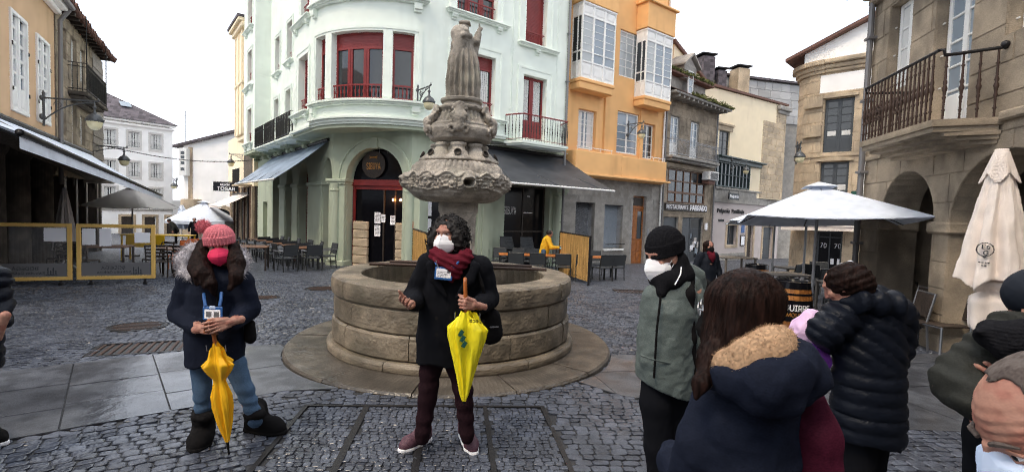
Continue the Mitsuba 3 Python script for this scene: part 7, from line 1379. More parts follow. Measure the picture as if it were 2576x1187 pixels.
    put(k, 'lanyard', [tube([J(1168, 640, -.12), J(1152, 660, -.21), J(1138, 678, -.213)], .008, 6), tube([J(1094, 650, -.17), J(1098, 666, -.205)], .008, 6)], 'blue_badge'); put(k, 'clip', [tube([J(1138, 668, -.214), J(1131, 674, -.212)], .005, 6), tube([J(1097, 655, -.205), J(1103, 674, -.207)], .004, 6)], 'chrome')
    return J
JS = speaker()
def furled(label, top, tip, grip, mat, prof, crook, lobes=7, depth=.7, seed=1, tiptop=.02):
    """a furled umbrella: cloth between tip and top with pleats, shaft, wooden handle"""
    k = thing('umbrella', label, 'umbrella'); top, tip, grip = (np.asarray(q, float) for q in (top, tip, grip)); ax = unit(tip - top); L = np.linalg.norm(tip - top); a, b, _ = frame_of(ax)
    a = unit(np.array([1, 0, 0]) - ax * ax[0]); b = np.cross(ax, a); ts = np.linspace(0, 1, 60); V = []; n = 72
    for t in ts:
        r = np.interp(t, *zip(*prof)); th = np.arange(n) * 2 * math.pi / n; fl = np.sin(th * lobes + seed + 2.2 * t + 1.5 * np.sin(th * 2 + 3 * t)); w = 1 + .34 * (np.abs(fl) ** .6 * np.sign(fl)) * np.clip(4 * r / .1, .2, 1) + .07 * np.sin(th * (2 * lobes + 1) + 9 * t); jag = (.010 * np.sin(th * lobes + 1.3) + .028 * np.sin(th * 2 + seed)) * (1 - t) ** 5
        V.append(top + np.outer(L * t + jag, ax) + np.outer(r * w * np.cos(th), a) + np.outer(r * w * np.sin(th) * depth, b))
    V = np.vstack(V); i, j = np.meshgrid(np.arange(59), np.arange(n), indexing='ij'); p, q = (i * n + j).ravel(), (i * n + (j + 1) % n).ravel(); put(k, 'canopy', (V, np.stack([p, q, q + n, p + n], 1)), mat, True)
    put(k, 'shaft', tube([grip, tip + ax * tiptop], .006, 8), 'chrome'); put(k, 'ferrule', tube([tip - ax * .01, tip + ax * tiptop], [.009, .006], 8), 'suede_black'); put(k, 'handle', tube(crook, .0125, 10), 'handle_wood', True)
    for s in (0, 1, 2): put(k, 'rib_tip', tube([top + a * prof[2][1] * (s - 1) * .8 - ax * .01, top + a * prof[2][1] * (s - 1) * .8 + ax * .03], .003, 5), 'chrome')
    return k
J = JS; ku = furled('furled bright yellow umbrella held upside by its shaft in the speaker\'s hand', J(1176, 790, -.30), J(1167, 1008, -.27), J(1172, 790, -.315), 'nylon_yellow', [(0, .050), (.06, .07), (.14, .098), (.25, .092), (.5, .065), (.75, .040), (.95, .020), (1, .012)], [J(1173, 800, -.315), J(1171, 745, -.315), J(1170, 712, -.315), J(1170, 702, -.305), J(1170, 701, -.275), J(1170, 712, -.25), J(1170, 722, -.245)], 7, .7)
mt = arr(meshkit.text_mesh('abeca', .024, .002, True)); mt = ((mt[0] - mt[0].mean(0)) * [-1, -1, 1], mt[1]); put(ku, 'lettering', (np.column_stack([mt[0][:, 0], -mt[0][:, 2], mt[0][:, 1]]) + J(1200, 808, -.385), mt[1]), 'suede_black'); put(ku, 'printed_mark', [xf(box(-.012, .012, -.002, .002, -.02, .02), ry(30), J(1160 + 4 * i, 838 + 14 * i, -.375)) for i in range(3)], 'green_sign')
# --- woman in the pink hat
def pink():
    Z = 3.42; J = lambda x, y, d=0.: at(x, y, Z + d); k = person('woman in pink bobble hat and pink mask leaning both hands on an amber yellow umbrella')
    hc, R = J(553, 622, -.03), head_frame((.38, -.92, -.08), -6)
    lh = hand(J(508, 827, -.24), J(552, 822, -.32) - J(508, 827, -.24), (.2, .7, -.6), np.array([.1, .3, 1.]), (.55, .6, .65, .7), (.3, .4)); rh = hand(J(580, 810, -.23), J(535, 822, -.33) - J(580, 810, -.23), (-.1, .7, -.7), np.array([-.2, .2, 1.]), (.35, .4, .45, .5), (.35, .3))
    tor = cloth([([J(541, 830), J(540, 790), J(540, 710), J(545, 660)], [.10, .12, .12, .06], np.array([1, 1.3, 1])), ([J(540, 705), J(470, 705), J(452, 790), J(508, 827, -.24)], [.06, .05, .04, .028]), ([J(540, 705), J(612, 705), J(624, 778), J(580, 811, -.23)], [.06, .05, .04, .028]), ([J(520, 850), J(508, 985), J(508, 1090)], [.07, .05, .035]), ([J(570, 850), J(610, 970), J(640, 1060)], [.07, .05, .035])], .016)
    flesh(k, [head_mesh(hc, R, .9), lh, rh, tor]); face_bits(k, hc, R, .9, brow='hair_brown'); mask(k, hc, R, 'mask_pink', .92, ridge=.003)
    def hat(p):
        q = (p - hc) @ R / .88; th = np.arctan2(q[:, 0], q[:, 1]); d = ell(q, (0, -.020, .080), (.106, .120, .100)); d = np.maximum(d, .028 + .02 * q[:, 1] / .1 - q[:, 2]); br = np.abs(np.hypot(q[:, 0] / 1.0, (q[:, 1] + .012) / 1.13) - .094) - .016; br = np.maximum(br, np.abs(q[:, 2] - .058 - .0 * q[:, 1]) - .030); rib = .005 * np.sin(th * 30)
        return .88 * sm(d + .005 * np.sin(th * 24 + q[:, 2] * 90), br + rib, .01)
    put(k, 'knitted_hat', solid(hat, hc - .2, hc + .24, .0055, 0), 'knit_pink', True); pc = J(511, 570, .02); pm = solid(lambda p: ell(p, pc, (.042, .042, .040)) + .02 * nz(p, 40, 3), pc - .07, pc + .07, .006, 0); put(k, 'pompom', pm, 'knit_pink', True); v, n = surf(pm); put(k, 'pompom_yarn', fuzz(v, n, 420, .018, .0022, np.random.default_rng(5)), 'knit_pink')
    def hair(p): return .05 * (np.abs(nz(p * [1, 1, .45], 24, 3, 3)) - .12)
    put(k, 'hair', cloth([([J(518, 620, .0), J(506, 655, -.09), J(508, 690, -.18), J(526, 716, -.20)], [.058, .060, .050, .02]), ([J(584, 625, .0), J(596, 662, -.07), J(592, 700, -.16), J(578, 728, -.20)], [.048, .050, .040, .012]), ([J(508, 640, -.08), J(490, 675, -.15), J(496, 715, -.18)], [.04, .034, .010]), ([J(515, 690, -.17), J(528, 715, -.20), J(540, 742, -.20)], [.045, .035, .010])], .008, .03, hair), 'hair_brown', True)
    fm = cloth([([J(464, 684, -.06), J(460, 656, -.01), J(470, 640, .05), J(490, 628, .12), J(545, 625, .16), J(588, 632, .12), J(602, 644, .04), J(610, 660, -.02), J(606, 684, -.07)], [.030, .040, .042, .042, .042, .042, .040, .038, .030]), ([J(464, 684, -.06), J(478, 700, -.12)], [.034, .02])], .010, .03, lambda p: .03 * nz(p, 26, 5)); put(k, 'fur_collar', fm, 'fur_grey', True); v, n = surf(fm); put(k, 'fur', fuzz(v, n, 1500, .030, .0016, np.random.default_rng(6)), 'fur_grey')
    a, b = J(457, 921)[2], J(626, 897)[2]; xa, xb = J(457, 921)[0], J(626, 897)[0]
    def post(p, d): return np.maximum(d, a + (b - a) * (p[:, 0] - xa) / (xb - xa) + .008 * np.sin(p[:, 0] * 30) - p[:, 2])
    quilt = lambda p: folds(.014, 7)(p) + .005 * np.abs(np.sin(p[:, 2] * 32)) ** .5 - .004
    put(k, 'parka', cloth([([J(541, 930), J(541, 850), J(540, 790), J(540, 735), J(538, 700)], [.192, .197, .194, .184, .135], np.array([1, 1.32, 1])), ([J(525, 705), J(478, 706), J(454, 786, -.0), J(496, 826, -.17)], [.095, .084, .078, .054]), ([J(555, 705), J(606, 708), J(624, 776, .0), J(588, 812, -.17)], [.095, .084, .077, .054])], .011, .014, quilt, post), 'coat_navy', True)
    put(k, 'zip', tube([J(546, 715, -.172), J(545, 800, -.185), J(546, 900, -.172)], .006, 5), 'suede_black')
    jf = lambda p: folds(.007, 12)(p) + .005 * np.sin(p[:, 2] * 75 + 5 * nz(p, 7, 8)) * np.clip((J(0, 940)[2] - p[:, 2]) / .1, .2, 1)
    put(k, 'jeans', cloth([([J(525, 880), J(506, 915), J(509, 985, -.01), J(510, 1055), J(511, 1075)], [.090, .070, .057, .046, .042]), ([J(560, 880), J(590, 915), J(616, 980, -.02), J(641, 1048, -.01), J(642, 1062, .0)], [.090, .073, .057, .046, .042])], .010, .02, jf), 'denim', True)
    shoe(k, ground_at(494, 1140), ground_at(518, 1098), J(510, 1050), 'suede_black', 'suede_black', .072, .17, .03, True); shoe(k, ground_at(712, 1096), ground_at(628, 1086), J(640, 1044, .01), 'suede_black', 'suede_black', .070, .15, .03, True)
    for c, d in (((510, 1048), 0), ((639, 1042), .01)): m = cloth([([J(c[0] - 8, c[1], d - .03), J(c[0] + 8, c[1], d - .03), J(c[0] + 6, c[1], d + .04), J(c[0] - 6, c[1], d + .04)], [.050] * 4, np.array([1, 1, 1.5]))], .009, .02, lambda p: .02 * nz(p, 30, 2)); put(k, 'boot_cuff', m, 'suede_black', True)
    bc = J(535, 788, -.235); b = put(k, 'badge', xf(box(-.065, .065, -.004, .004, -.045, .045, .004), None, bc), 'blue_badge'); put(b, 'card', xf(box(-.052, .052, -.0055, -.004, -.034, .026), None, bc), 'paper'); put(b, 'print', [xf(box(-.04 + .05 * (i % 2), -.005 + .05 * (i % 2), -.0065, -.0055, -.024, .012), None, bc) for i in range(2)], 'pipe_grey'); put(b, 'clip', xf(box(-.02, .02, -.008, .0, .03, .05, .004), None, bc), 'mask_blue')
    put(k, 'lanyard', [tube([J(513, 738, -.185), J(514, 752, -.212), J(517, 770, -.232)], .010, 6), tube([J(557, 735, -.185), J(556, 752, -.212), J(552, 770, -.232)], .010, 6)], 'blue_badge'); put(k, 'hip_bag', cloth([([J(628, 815, .02), J(630, 850, .02)], [.035, .04])], .009), 'suede_black', True)
    tip = ground_at(572, 1152); furled('furled amber yellow umbrella standing on its tip under the hands of the pink hatted woman', J(543, 872, -.27), tip + [-.008, .012, .11], J(539, 850, -.28), 'nylon_amber', [(0, .035), (.10, .045), (.17, .078), (.24, .062), (.33, .030), (.36, .030), (.50, .050), (.62, .050), (.8, .036), (.95, .018), (1, .012)], [J(541, 862, -.275), J(536, 835, -.285), J(533, 822, -.295), J(530, 812, -.30), J(525, 808, -.31), J(519, 812, -.31), J(517, 825, -.31), J(518, 836, -.31)], 6, .8, 2, .12)
pink()
# --- man in the grey green jacket, black beanie
def man():
    Z = 2.85; J = lambda x, y, d=0.: at(x, y, Z + d); k = person('man in black beanie, white mask and grey green rain jacket, looking left')
    hc, R = J(1668, 648, 0), head_frame((-.88, -.42, -.16)); rh = hand(J(1728, 1000, .03), np.array([-.05, -.1, -1]), (-.9, -.1, .1), np.array([-.3, -.9, 0]), (.5, .6, .7, .7), (.3, .4))
    flesh(k, [head_mesh(hc, R, 1.03), rh, cloth([([J(1680, 900), J(1682, 850), J(1690, 740), J(1680, 690)], [.08, .09, .09, .05]), ([J(1690, 725), J(1745, 735), J(1752, 860), J(1730, 985, .03)], [.06, .05, .045, .03])], .016)]); face_bits(k, hc, R, brow='hair_grey'); mask(k, hc, R, 'mask_white', 1.05, .005)
    def hat(p):
        q = (p - hc) @ R; th = np.arctan2(q[:, 0], q[:, 1]); d = ell(q, (0, -.022, .078), (.097, .116, .108)); d = np.maximum(d, .02 - .16 * (q[:, 1]) - q[:, 2]); zc = q[:, 2] - .055 + .16 * q[:, 1]; br = np.maximum(np.abs(np.hypot(q[:, 0], (q[:, 1] + .022) / 1.2) - .089) - .012, np.abs(zc) - .036); return sm(d, br, .012) + .0022 * np.sin(th * 60) + .006 * nz(q, 12, 2)
    put(k, 'beanie', solid(hat, hc - .22, hc + .24, .0055, 0), 'knit_black', True)
    put(k, 'neck_scarf', cloth([([J(1655, 700, -.02), J(1690, 705, -.09), J(1722, 690, -.03), J(1715, 672, .05), J(1675, 690, .07), J(1655, 700, -.02)], [.05] * 6), ([J(1700, 660, 0), J(1700, 700, 0)], [.075, .085]), ([J(1672, 705, -.06), J(1665, 735, -.10)], [.05, .03])], .009, .03, folds(.014, 10)), 'knit_black', True)
    a, b, xa, xb = J(1621, 955)[2], J(1722, 992)[2], J(1621, 955)[0], J(1722, 992)[0]; cl_ = lambda p: folds(.026, 7)(p) + .024 * (np.abs(nz(p * [1, 1, 2.2], 11, 5)) - .12) + .008 * nz(p, 32, 7)
    def post(p, d): return np.maximum(d, a + (b - a) * (p[:, 0] - xa) / (xb - xa) - p[:, 2])
    put(k, 'rain_jacket', cloth([([J(1676, 1005), J(1672, 920), J(1674, 850), J(1684, 780), J(1692, 735), J(1696, 712)], [.148, .158, .162, .150, .125, .10], np.array([1, .95, 1])), ([J(1650, 745, -.02), J(1636, 830, -.02), J(1632, 900, -.05)], [.075, .068, .058]), ([J(1715, 715, .03), J(1735, 730, .05)], [.08, .07]), ([J(1715, 690, .06), J(1740, 700, .10), J(1752, 730, .12)], [.07, .075, .06])], .010, .012, cl_, post), 'jacket_green', True)
    put(k, 'jacket_sleeve', cloth([([J(1728, 722, .02), J(1750, 765, .01), J(1754, 870, .0), J(1733, 992, .02)], [.078, .080, .072, .054])], .009, .02, lambda p: folds(.02, 9)(p) + .028 * (np.abs(nz(p * [1, 1, 2.0], 13, 5)) - .12)), 'jacket_green', True)
    put(k, 'waist_seam', tube([J(1612, 893, -.13), J(1640, 903, -.172), J(1680, 912, -.172), J(1718, 917, -.12)], .006, 5), 'jacket_green', True); put(k, 'zip', tube([J(1662, 745, -.15), J(1652, 830, -.178), J(1645, 950, -.165)], .007, 5), 'suede_black', True)
    put(k, 'backpack_strap', cloth([([J(1735, 700, -.02), J(1732, 740, -.10), J(1736, 850, -.09), J(1738, 960, -.06)], [.03, .032, .032, .028])], .009), 'suede_black', True); put(k, 'backpack', cloth([([J(1755, 740, .17), J(1768, 850, .16)], [.11, .12])], .012, .03, folds(.012, 9)), 'suede_black', True)
    put(k, 'cord', [tube([J(1714, 672, -.10), J(1712, 690, -.135), J(1698, 716, -.15)], .004, 5)], 'mask_white')
    put(k, 'trousers', cloth([([J(1662, 960), J(1652, 1010, -.02), J(1655, 1120, -.02), J(1664, 1290, 0)], [.11, .095, .075, .06]), ([J(1690, 960), J(1694, 1010, .04), J(1700, 1120, .06), J(1706, 1290, .08)], [.11, .095, .075, .06])], .012, .03, folds(.012, 8)), 'wool_black', True)
    for x, d in ((1664, -.02), (1708, .08)): h = J(x, 1300, d); h[2] = gz(h[1]); shoe(k, h + [-.17, -.1, 0], h + [.06, .04, 0], h + [0, 0, .14], 'suede_black', 'suede_black')
man()
# --- dark haired young woman seen from behind
def girl():
    Z = 1.55; J = lambda x, y, d=0.: at(x, y, Z + d); k = person('young woman seen from behind with long dark hair and a tan lined navy hood')
    hc, R = J(1854, 785, .0), head_frame((-.86, .46, -.12))
    flesh(k, [head_mesh(hc, R, .98, .006), hand(J(1860, 1360, .0), np.array([0, .2, -.9]), (.3, 0, .9), np.array([-.5, -.6, .3]), (.5, .6, .7, .7)), cloth([([J(1870, 1300), J(1870, 1100), J(1872, 990), J(1866, 880)], [.08, .08, .08, .05]), ([J(1880, 990), J(1812, 1030), J(1765, 1180), J(1870, 1340, .0)], [.05, .045, .04, .03])], .016)]); mask(k, hc, R, 'suede_black', .98, straps=False)
    def hf(p):
        q = (p - hc) @ R; d = ell(q, (0, -.030, .034), (.094, .112, .104)); st = lambda pts, rs, sq=None: chain(p, [J(*t) for t in pts], rs, .03, sq)
        d = sm(d, st([(1868, 760, -.03), (1868, 830, -.04), (1862, 890, -.06)], [.084, .080, .070]), .04); d = sm(d, st([(1812, 750, -.02), (1806, 830, -.03), (1790, 900, -.08), (1766, 965, -.14), (1752, 1000, -.15)], [.045, .044, .036, .020, .008]), .03); d = sm(d, st([(1900, 760, -.01), (1904, 820, -.02), (1895, 870, -.05)], [.036, .032, .022]), .03)
        d = cut(d, ell(q, (0, .135, -.035), (.075, .10, .10)), .02); a = np.arctan2(p[:, 0] - hc[0], -(p[:, 1] - hc[1])); return d + .0010 * np.sin(a * 60 + 8 * nz(p, 5, 3)) + .012 * nz(p * [1, 1, .15], 24, 4)
    hm = solid(hf, hc - [.30, .30, .36], hc + [.24, .24, .22], .0060, 1); put(k, 'hair', hm, 'hair_brown', True); rg = np.random.default_rng(12); v, n = surf(hm); st = []
    for i in rg.integers(0, len(v), 260):
        if n[i][1] > .3 or v[i][2] < hc[2] - .1: continue
        q = v[i] + n[i] * .002; pt = [q]
        for j in range(7): t = np.array([0, 0, -1.]) - n[i] * n[i][2] * -1; t = unit(np.array([0, 0, -1.]) + n[i] * n[i][2] + rg.normal(0, .06, 3)); q = q + t * .022; m = np.argmin(((v - q) ** 2).sum(1)); q = v[m] + n[m] * .0025; pt.append(q)
        st.append(tube(pt, .0005, 3, False))
    put(k, 'loose_strands', st, 'hair_brown')
    g = [tube([hc + R @ np.array([x * .034 + .026 * math.cos(t), .108, .014 + .022 * math.sin(t)]) for t in np.linspace(0, 2 * math.pi, 17)], .0022, 5, False) for x in (-1, 1)] + [tube([hc + R @ np.array(q) for q in ((-.062, .104, .018), (-.078, .06, .016), (-.082, -.01, .012))], .002, 5)]
    put(k, 'glasses', g, 'steel')
    hd = cloth([([J(1796, 934, -.06), J(1835, 916, -.14), J(1888, 895, -.18), J(1938, 868, -.17), J(1972, 856, -.11)], [.026, .038, .046, .046, .036]), ([J(1825, 932, -.14), J(1890, 922, -.20), J(1960, 896, -.19)], [.026, .034, .036]), ([J(1945, 862, -.14), J(1950, 826, -.05)], [.04, .024])], .008, .03, lambda p: .014 * (np.abs(nz(p * [1, 1, .5], 16, 2)) - .1) + .008 * nz(p, 60, 3)); put(k, 'hood_lining', hd, 'fur_tan', True); v, n = surf(hd); put(k, 'pile', fuzz(v, n, 1800, .008, .0009, np.random.default_rng(13)), 'fur_tan')
    put(k, 'hood', cloth([([J(1784, 944, -.06), J(1840, 956, -.16), J(1920, 958, -.22), J(1990, 935, -.20), J(2028, 925, -.10)], [.034, .048, .060, .058, .045]), ([J(1985, 860, -.08), J(2015, 900, -.12), J(2040, 950, -.12), J(2020, 995, -.14)], [.026, .042, .05, .035]), ([J(1900, 990, -.20), J(1970, 1000, -.19)], [.055, .055])], .0085, .02, lambda p: folds(.016, 9)(p) + .035 * (np.abs(nz(p, 10, 6, 2)) - .12)), 'coat_navy', True)
    jk = cloth([([J(1870, 1330, -.0), J(1868, 1150, -.02), J(1872, 1060, -.03), J(1878, 1010, -.02)], [.185, .165, .150, .12], np.array([1, 1.15, 1])), ([J(1860, 1010, -.02), J(1808, 1022, 0), J(1762, 1120, -.02), J(1738, 1230, .02)], [.09, .080, .076, .072]), ([J(1735, 1230, .02), J(1700, 1165, .12), J(1690, 1140, .2)], [.068, .058, .046]), ([J(1920, 1010, -.03), J(1950, 1040, .02), J(1960, 1180, .06)], [.09, .075, .06])], .0095, .010, lambda p: folds(.020, 7)(p) + .03 * (np.abs(nz(p * [1, 1, 1.6], 9, 5, 2)) - .12)); put(k, 'jacket', jk, 'coat_navy', True)
    put(k, 'trousers', cloth([([J(1880, 1330), J(1875, 1800), J(1872, 2270)], [.11, .07, .05]), ([J(1920, 1330), J(1925, 1800), J(1928, 2270)], [.11, .07, .05])], .016), 'wool_black', True)
    for x in (1872, 1928): h = J(x, 2290); h[2] = gz(h[1]); shoe(k, h + [-.12, .14, 0], h + [.05, -.05, 0], h + [0, 0, .13], 'suede_black', 'suede_black')
    b = put(k, 'backpack', cloth([([J(2030, 1000, -.02), J(2048, 1090, -.02), J(2055, 1230, -.02)], [.050, .066, .072], np.array([1, .8, 1])), ([J(2010, 1060, -.03), J(2015, 1230, -.03)], [.035, .045])], .009, .03, folds(.013, 8)), 'maroon', True)
girl()
# --- woman in the long quilted coat, head bent
def quilted():
    Z = 2.7; J = lambda x, y, d=0.: at(x, y, Z + d); k = person('woman with short brown hair in a long quilted navy coat, bending over a lilac bag')
    hc, R = J(2122, 720, -.02), head_frame((-.62, .66, -.5))
    flesh(k, [head_mesh(hc, R, .95, .006, .02), hand(J(2085, 868, .12), np.array([-1, .2, .1]), (0, .8, .5), np.array([0, .5, 1]), (.6, .7, .8, .8)), cloth([([J(2182, 1020), J(2185, 900), J(2187, 820), J(2150, 755)], [.10, .10, .08, .04]), ([J(2180, 815), J(2115, 808), J(2078, 845, -.06), J(2085, 868, .10)], [.05, .045, .04, .03]), ([J(2165, 1030), J(2158, 1200), J(2157, 1290)], [.06, .05, .04])], .016)])
    def hf(p): q = (p - hc) @ R; d = ell(q, (0, -.035, .025), (.098, .112, .095)); d = sm(d, ell(q, (0, -.09, -.02), (.075, .055, .07)), .03); d = cut(d, ell(q, (0, .125, -.03), (.07, .10, .10)), .02); return d + .022 * (np.abs(nz(p, 26, 2, 3)) - .1) + .003 * np.sin(q[:, 2] * 160 + 6 * nz(q, 12, 1))
    put(k, 'hair', solid(hf, hc - .2, hc + .2, .006, 1), 'hair_brown', True); put(k, 'hair_clip', cloth([([hc + R @ np.array(q) for q in ((.05, -.03, .115), (.02, -.08, .10), (-.02, -.10, .085))], [.010, .012, .009])], .005), 'chrome', True)
    hem = J(2200, 1103)[2]
    def qd(p):
        s = (p[:, 2] - hem) / .078; env = np.clip((J(0, 830)[2] - p[:, 2]) / .05, 0, 1); r = np.abs(np.sin(math.pi * (s + .06 * nz(p, 5, 4)))); s2 = np.abs(np.sin((p[:, 0] * .55 + p[:, 2] * .8) * math.pi / .062 + nz(p, 4, 2))); return .012 - .020 * (env * r ** .4 + (1 - env) * s2 ** .45) + .010 * nz(p * [1, 1, 1.5], 22, 3)
    def post(p, d): return np.maximum(d, hem + .012 * np.sin(p[:, 0] * 20) - p[:, 2])
    put(k, 'quilted_coat', cloth([([J(2182, 1125), J(2182, 1040), J(2184, 960), J(2188, 880), J(2192, 810), J(2196, 775)], [.182, .184, .178, .172, .162, .13], np.array([1, 1.15, 1])), ([J(2170, 785), J(2120, 795, -.02), J(2076, 832, -.07), J(2085, 862, .06)], [.11, .098, .085, .06]), ([J(2215, 790), J(2262, 800), J(2262, 870, .02), J(2245, 930, .06)], [.10, .085, .072, .06])], .0105, .014, qd, post), 'puffer_navy', True)
    put(k, 'hood', cloth([([J(2135, 760, -.06), J(2180, 758, -.11), J(2235, 765, -.10), J(2272, 785, -.02), J(2262, 800, -.08)], [.05, .062, .068, .058, .05])], .010, .03, lambda p: folds(.02, 9)(p) + .01 * np.sin(p[:, 0] * 60)), 'puffer_navy', True)
    put(k, 'trousers', cloth([([J(2160, 1080), J(2158, 1200), J(2158, 1330)], [.09, .078, .062]), ([J(2195, 1080, .05), J(2188, 1200, .05), J(2185, 1330, .05)], [.09, .07, .06])], .012, .03, folds(.008, 10)), 'wool_black', True)
    for x, d in ((2156, 0), (2190, .06)): h = J(x, 1340, d); h[2] = gz(h[1]); shoe(k, h + [-.17, .05, 0], h + [.05, -.02, 0], h + [0, 0, .13], 'suede_black', 'suede_black')
    m = thing('lilac_bag', 'crumpled lilac plastic bag held low by the woman in the quilted coat', 'bag'); put(m, 'bag', cloth([([J(2040, 800, .10), J(2022, 835, .10), J(2035, 880, .08)], [.05, .075, .06]), ([J(2060, 800, .1), J(2050, 850, .1)], [.03, .05])], .007, .03, lambda p: .05 * (np.abs(nz(p, 14, 2, 3)) - .12)), 'lilac', True); put(m, 'purple_lining', cloth([([J(2040, 880, .06), J(2062, 905, .06), J(2050, 940, .06)], [.06, .055, .04])], .009, .03, folds(.02, 12)), 'purple', True)
quilted()
# --- bald man in the lower right corner, very near
def bald():
    Z = .74; J = lambda x, y, d=0.: at(x, y, Z + d); k = person('balding older man in pale blue mask, close up at the lower right corner'); hc, R = J(2664, 1092), head_frame((-.80, .20, -.56))
    flesh(k, [head_mesh(hc, R, 1.02, .0035, wr=.0013), cloth([([J(2700, 1300, .03), J(2690, 1500, .05), J(2690, 2000, .05)], [.09, .16, .15])], .018)]); face_bits(k, hc, R, 1.02, 'hair_grey')
    def hf(p): q = ((p - hc) @ R) / 1.02; d = ell(q, (0, -.014, .034), (.0795, .1015, .0905)); return np.maximum(d, np.maximum(.088 - q[:, 2] + np.clip(q[:, 1], -.2, .2) * .75 - .10 * np.abs(q[:, 0]) + .03 * nz(q, 45, 5), -1)) + .0015 * nz(q, 120, 3)
    put(k, 'cropped_hair', solid(hf, hc - .16, hc + .16, .004, 0), 'hair_grey', True); mask(k, hc, R, 'mask_blue', 1.08, .002, ext=1.06)
    put(k, 'mask_seam', [tube([hc + R @ (np.array([x, .132 - abs(x) * 1.0 - .05 * (i % 2) * 0, -.022 + .12 * abs(x)])) * 1.04 for x in (x0, x0 + .0035)], .0012, 4) for i, x0 in enumerate(np.linspace(-.055, .055, 18))], 'shoe_maroon')
    put(k, 'jacket', cloth([([J(2700, 1420, .03), J(2690, 1600, .05), J(2690, 2900, .05)], [.12, .19, .17]), ([J(2700, 1480), J(2850, 1500, .1), J(2860, 1900, .1)], [.1, .09, .07])], .016, .03, folds(.012, 8)), 'coat_navy', True)
bald()
# --- person in olive with folded arms, right edge; person at the left edge
def edge_people():
    Z = 1.78; J = lambda x, y, d=0.: at(x, y, Z + d); k = person('person in a dark olive coat and navy hat with folded arms, right edge'); hc, R = J(2612, 782, .02), head_frame((-.9, -.35, -.1))
    flesh(k, [head_mesh(hc, R, 1, .007), hand(J(2562, 1004, -.10), np.array([-.75, .05, .6]), (.2, 1, .2), np.array([.5, 0, .8]), (.3, .35, .4, .5), (.3, .3)), cloth([([J(2560, 1250), J(2560, 950), J(2600, 840)], [.13, .14, .06]), ([J(2540, 880), J(2390, 965), J(2500, 975, -.12)], [.06, .05, .03])], .016)]); face_bits(k, hc, R)
    put(k, 'navy_hat', solid(lambda p: np.maximum(ell((p - hc) @ R, (0, -.015, .06), (.105, .122, .10)), -.035 - ((p - hc) @ R)[:, 2]) + .004 * nz(p, 30, 2), hc - .2, hc + .22, .007), 'jacket_dark_blue', True)
    fm = cloth([([J(2500, 840, -.06), J(2540, 862, -.12), J(2590, 850, -.12), J(2620, 830, 0)], [.05, .06, .06, .05]), ([J(2480, 842, -.08), J(2460, 838, -.1)], [.03, .008])], .009, .03, lambda p: .03 * nz(p, 22, 3)); put(k, 'fur_collar', fm, 'knit_black', True)
    put(k, 'coat_sleeve', cloth([([J(2560, 850), J(2490, 890), J(2412, 945, .02)], [.105, .085, .078]), ([J(2408, 962, .0), J(2450, 1000, -.10), J(2530, 1012, -.16)], [.082, .070, .060])], .009, .008, lambda p: folds(.018, 10)(p) + .005 * np.sin((p[:, 0] + p[:, 2]) * 70 + 6 * nz(p, 7, 2))), 'olive', True)
    put(k, 'coat', cloth([([J(2560, 870, .04), J(2550, 980, .03), J(2552, 1120, .02), J(2556, 1330, 0)], [.12, .13, .14, .15])], .011, .03, folds(.015, 8)), 'wool_black', True)
    put(k, 'trousers', cloth([([J(2530, 1400), J(2530, 1740), J(2530, 2000)], [.1, .07, .05]), ([J(2590, 1400), J(2590, 1740), J(2590, 2000)], [.1, .07, .05])], .016), 'wool_black', True)
    Z2 = 2.95; Q = lambda x, y, d=0.: at(x - 14, y, Z2 + d); k = person('person in a dark quilted jacket, mostly outside the left edge'); hc, R = Q(-75, 600), head_frame((.9, -.4, 0)); flesh(k, [head_mesh(hc, R, 1, .008), hand(Q(14, 822, -.1), np.array([-.3, -.1, -.9]), (-.9, 0, .2), np.array([0, -1, 0]), (.5, .6, .6, .7)), cloth([([Q(-75, 900), Q(-75, 660)], [.14, .08]), ([Q(-30, 690), Q(8, 760), Q(16, 815, -.08)], [.05, .045, .03])], .016)])
    qd = lambda p: .012 - .022 * np.abs(np.sin(p[:, 2] * math.pi / .075 + 3 * nz(p, 4, 1))) ** .5 + .012 * nz(p, 20, 2)
    put(k, 'quilted_jacket', cloth([([Q(-75, 900), Q(-78, 760), Q(-75, 680)], [.19, .19, .13], np.array([1, 1.3, 1])), ([Q(-40, 685), Q(-8, 705), Q(8, 765), Q(16, 812, -.06)], [.10, .085, .066, .048])], .011, .03, qd), 'puffer_navy', True); put(k, 'hair', cloth([([hc + [0, 0, .03], hc + [0, .02, -.05]], [.11, .10])], .01), 'hair_brown', True)
    put(k, 'trousers', cloth([([Q(-60, 880), Q(-40, 1000), Q(-30, 1110)], [.1, .07, .05]), ([Q(-100, 880), Q(-105, 1000), Q(-110, 1120)], [.1, .07, .05])], .014), 'maroon', True); shoe(k, ground_at(12, 1126), ground_at(-50, 1105), Q(-30, 1085), 'suede_black', 'mask_white')
edge_people()
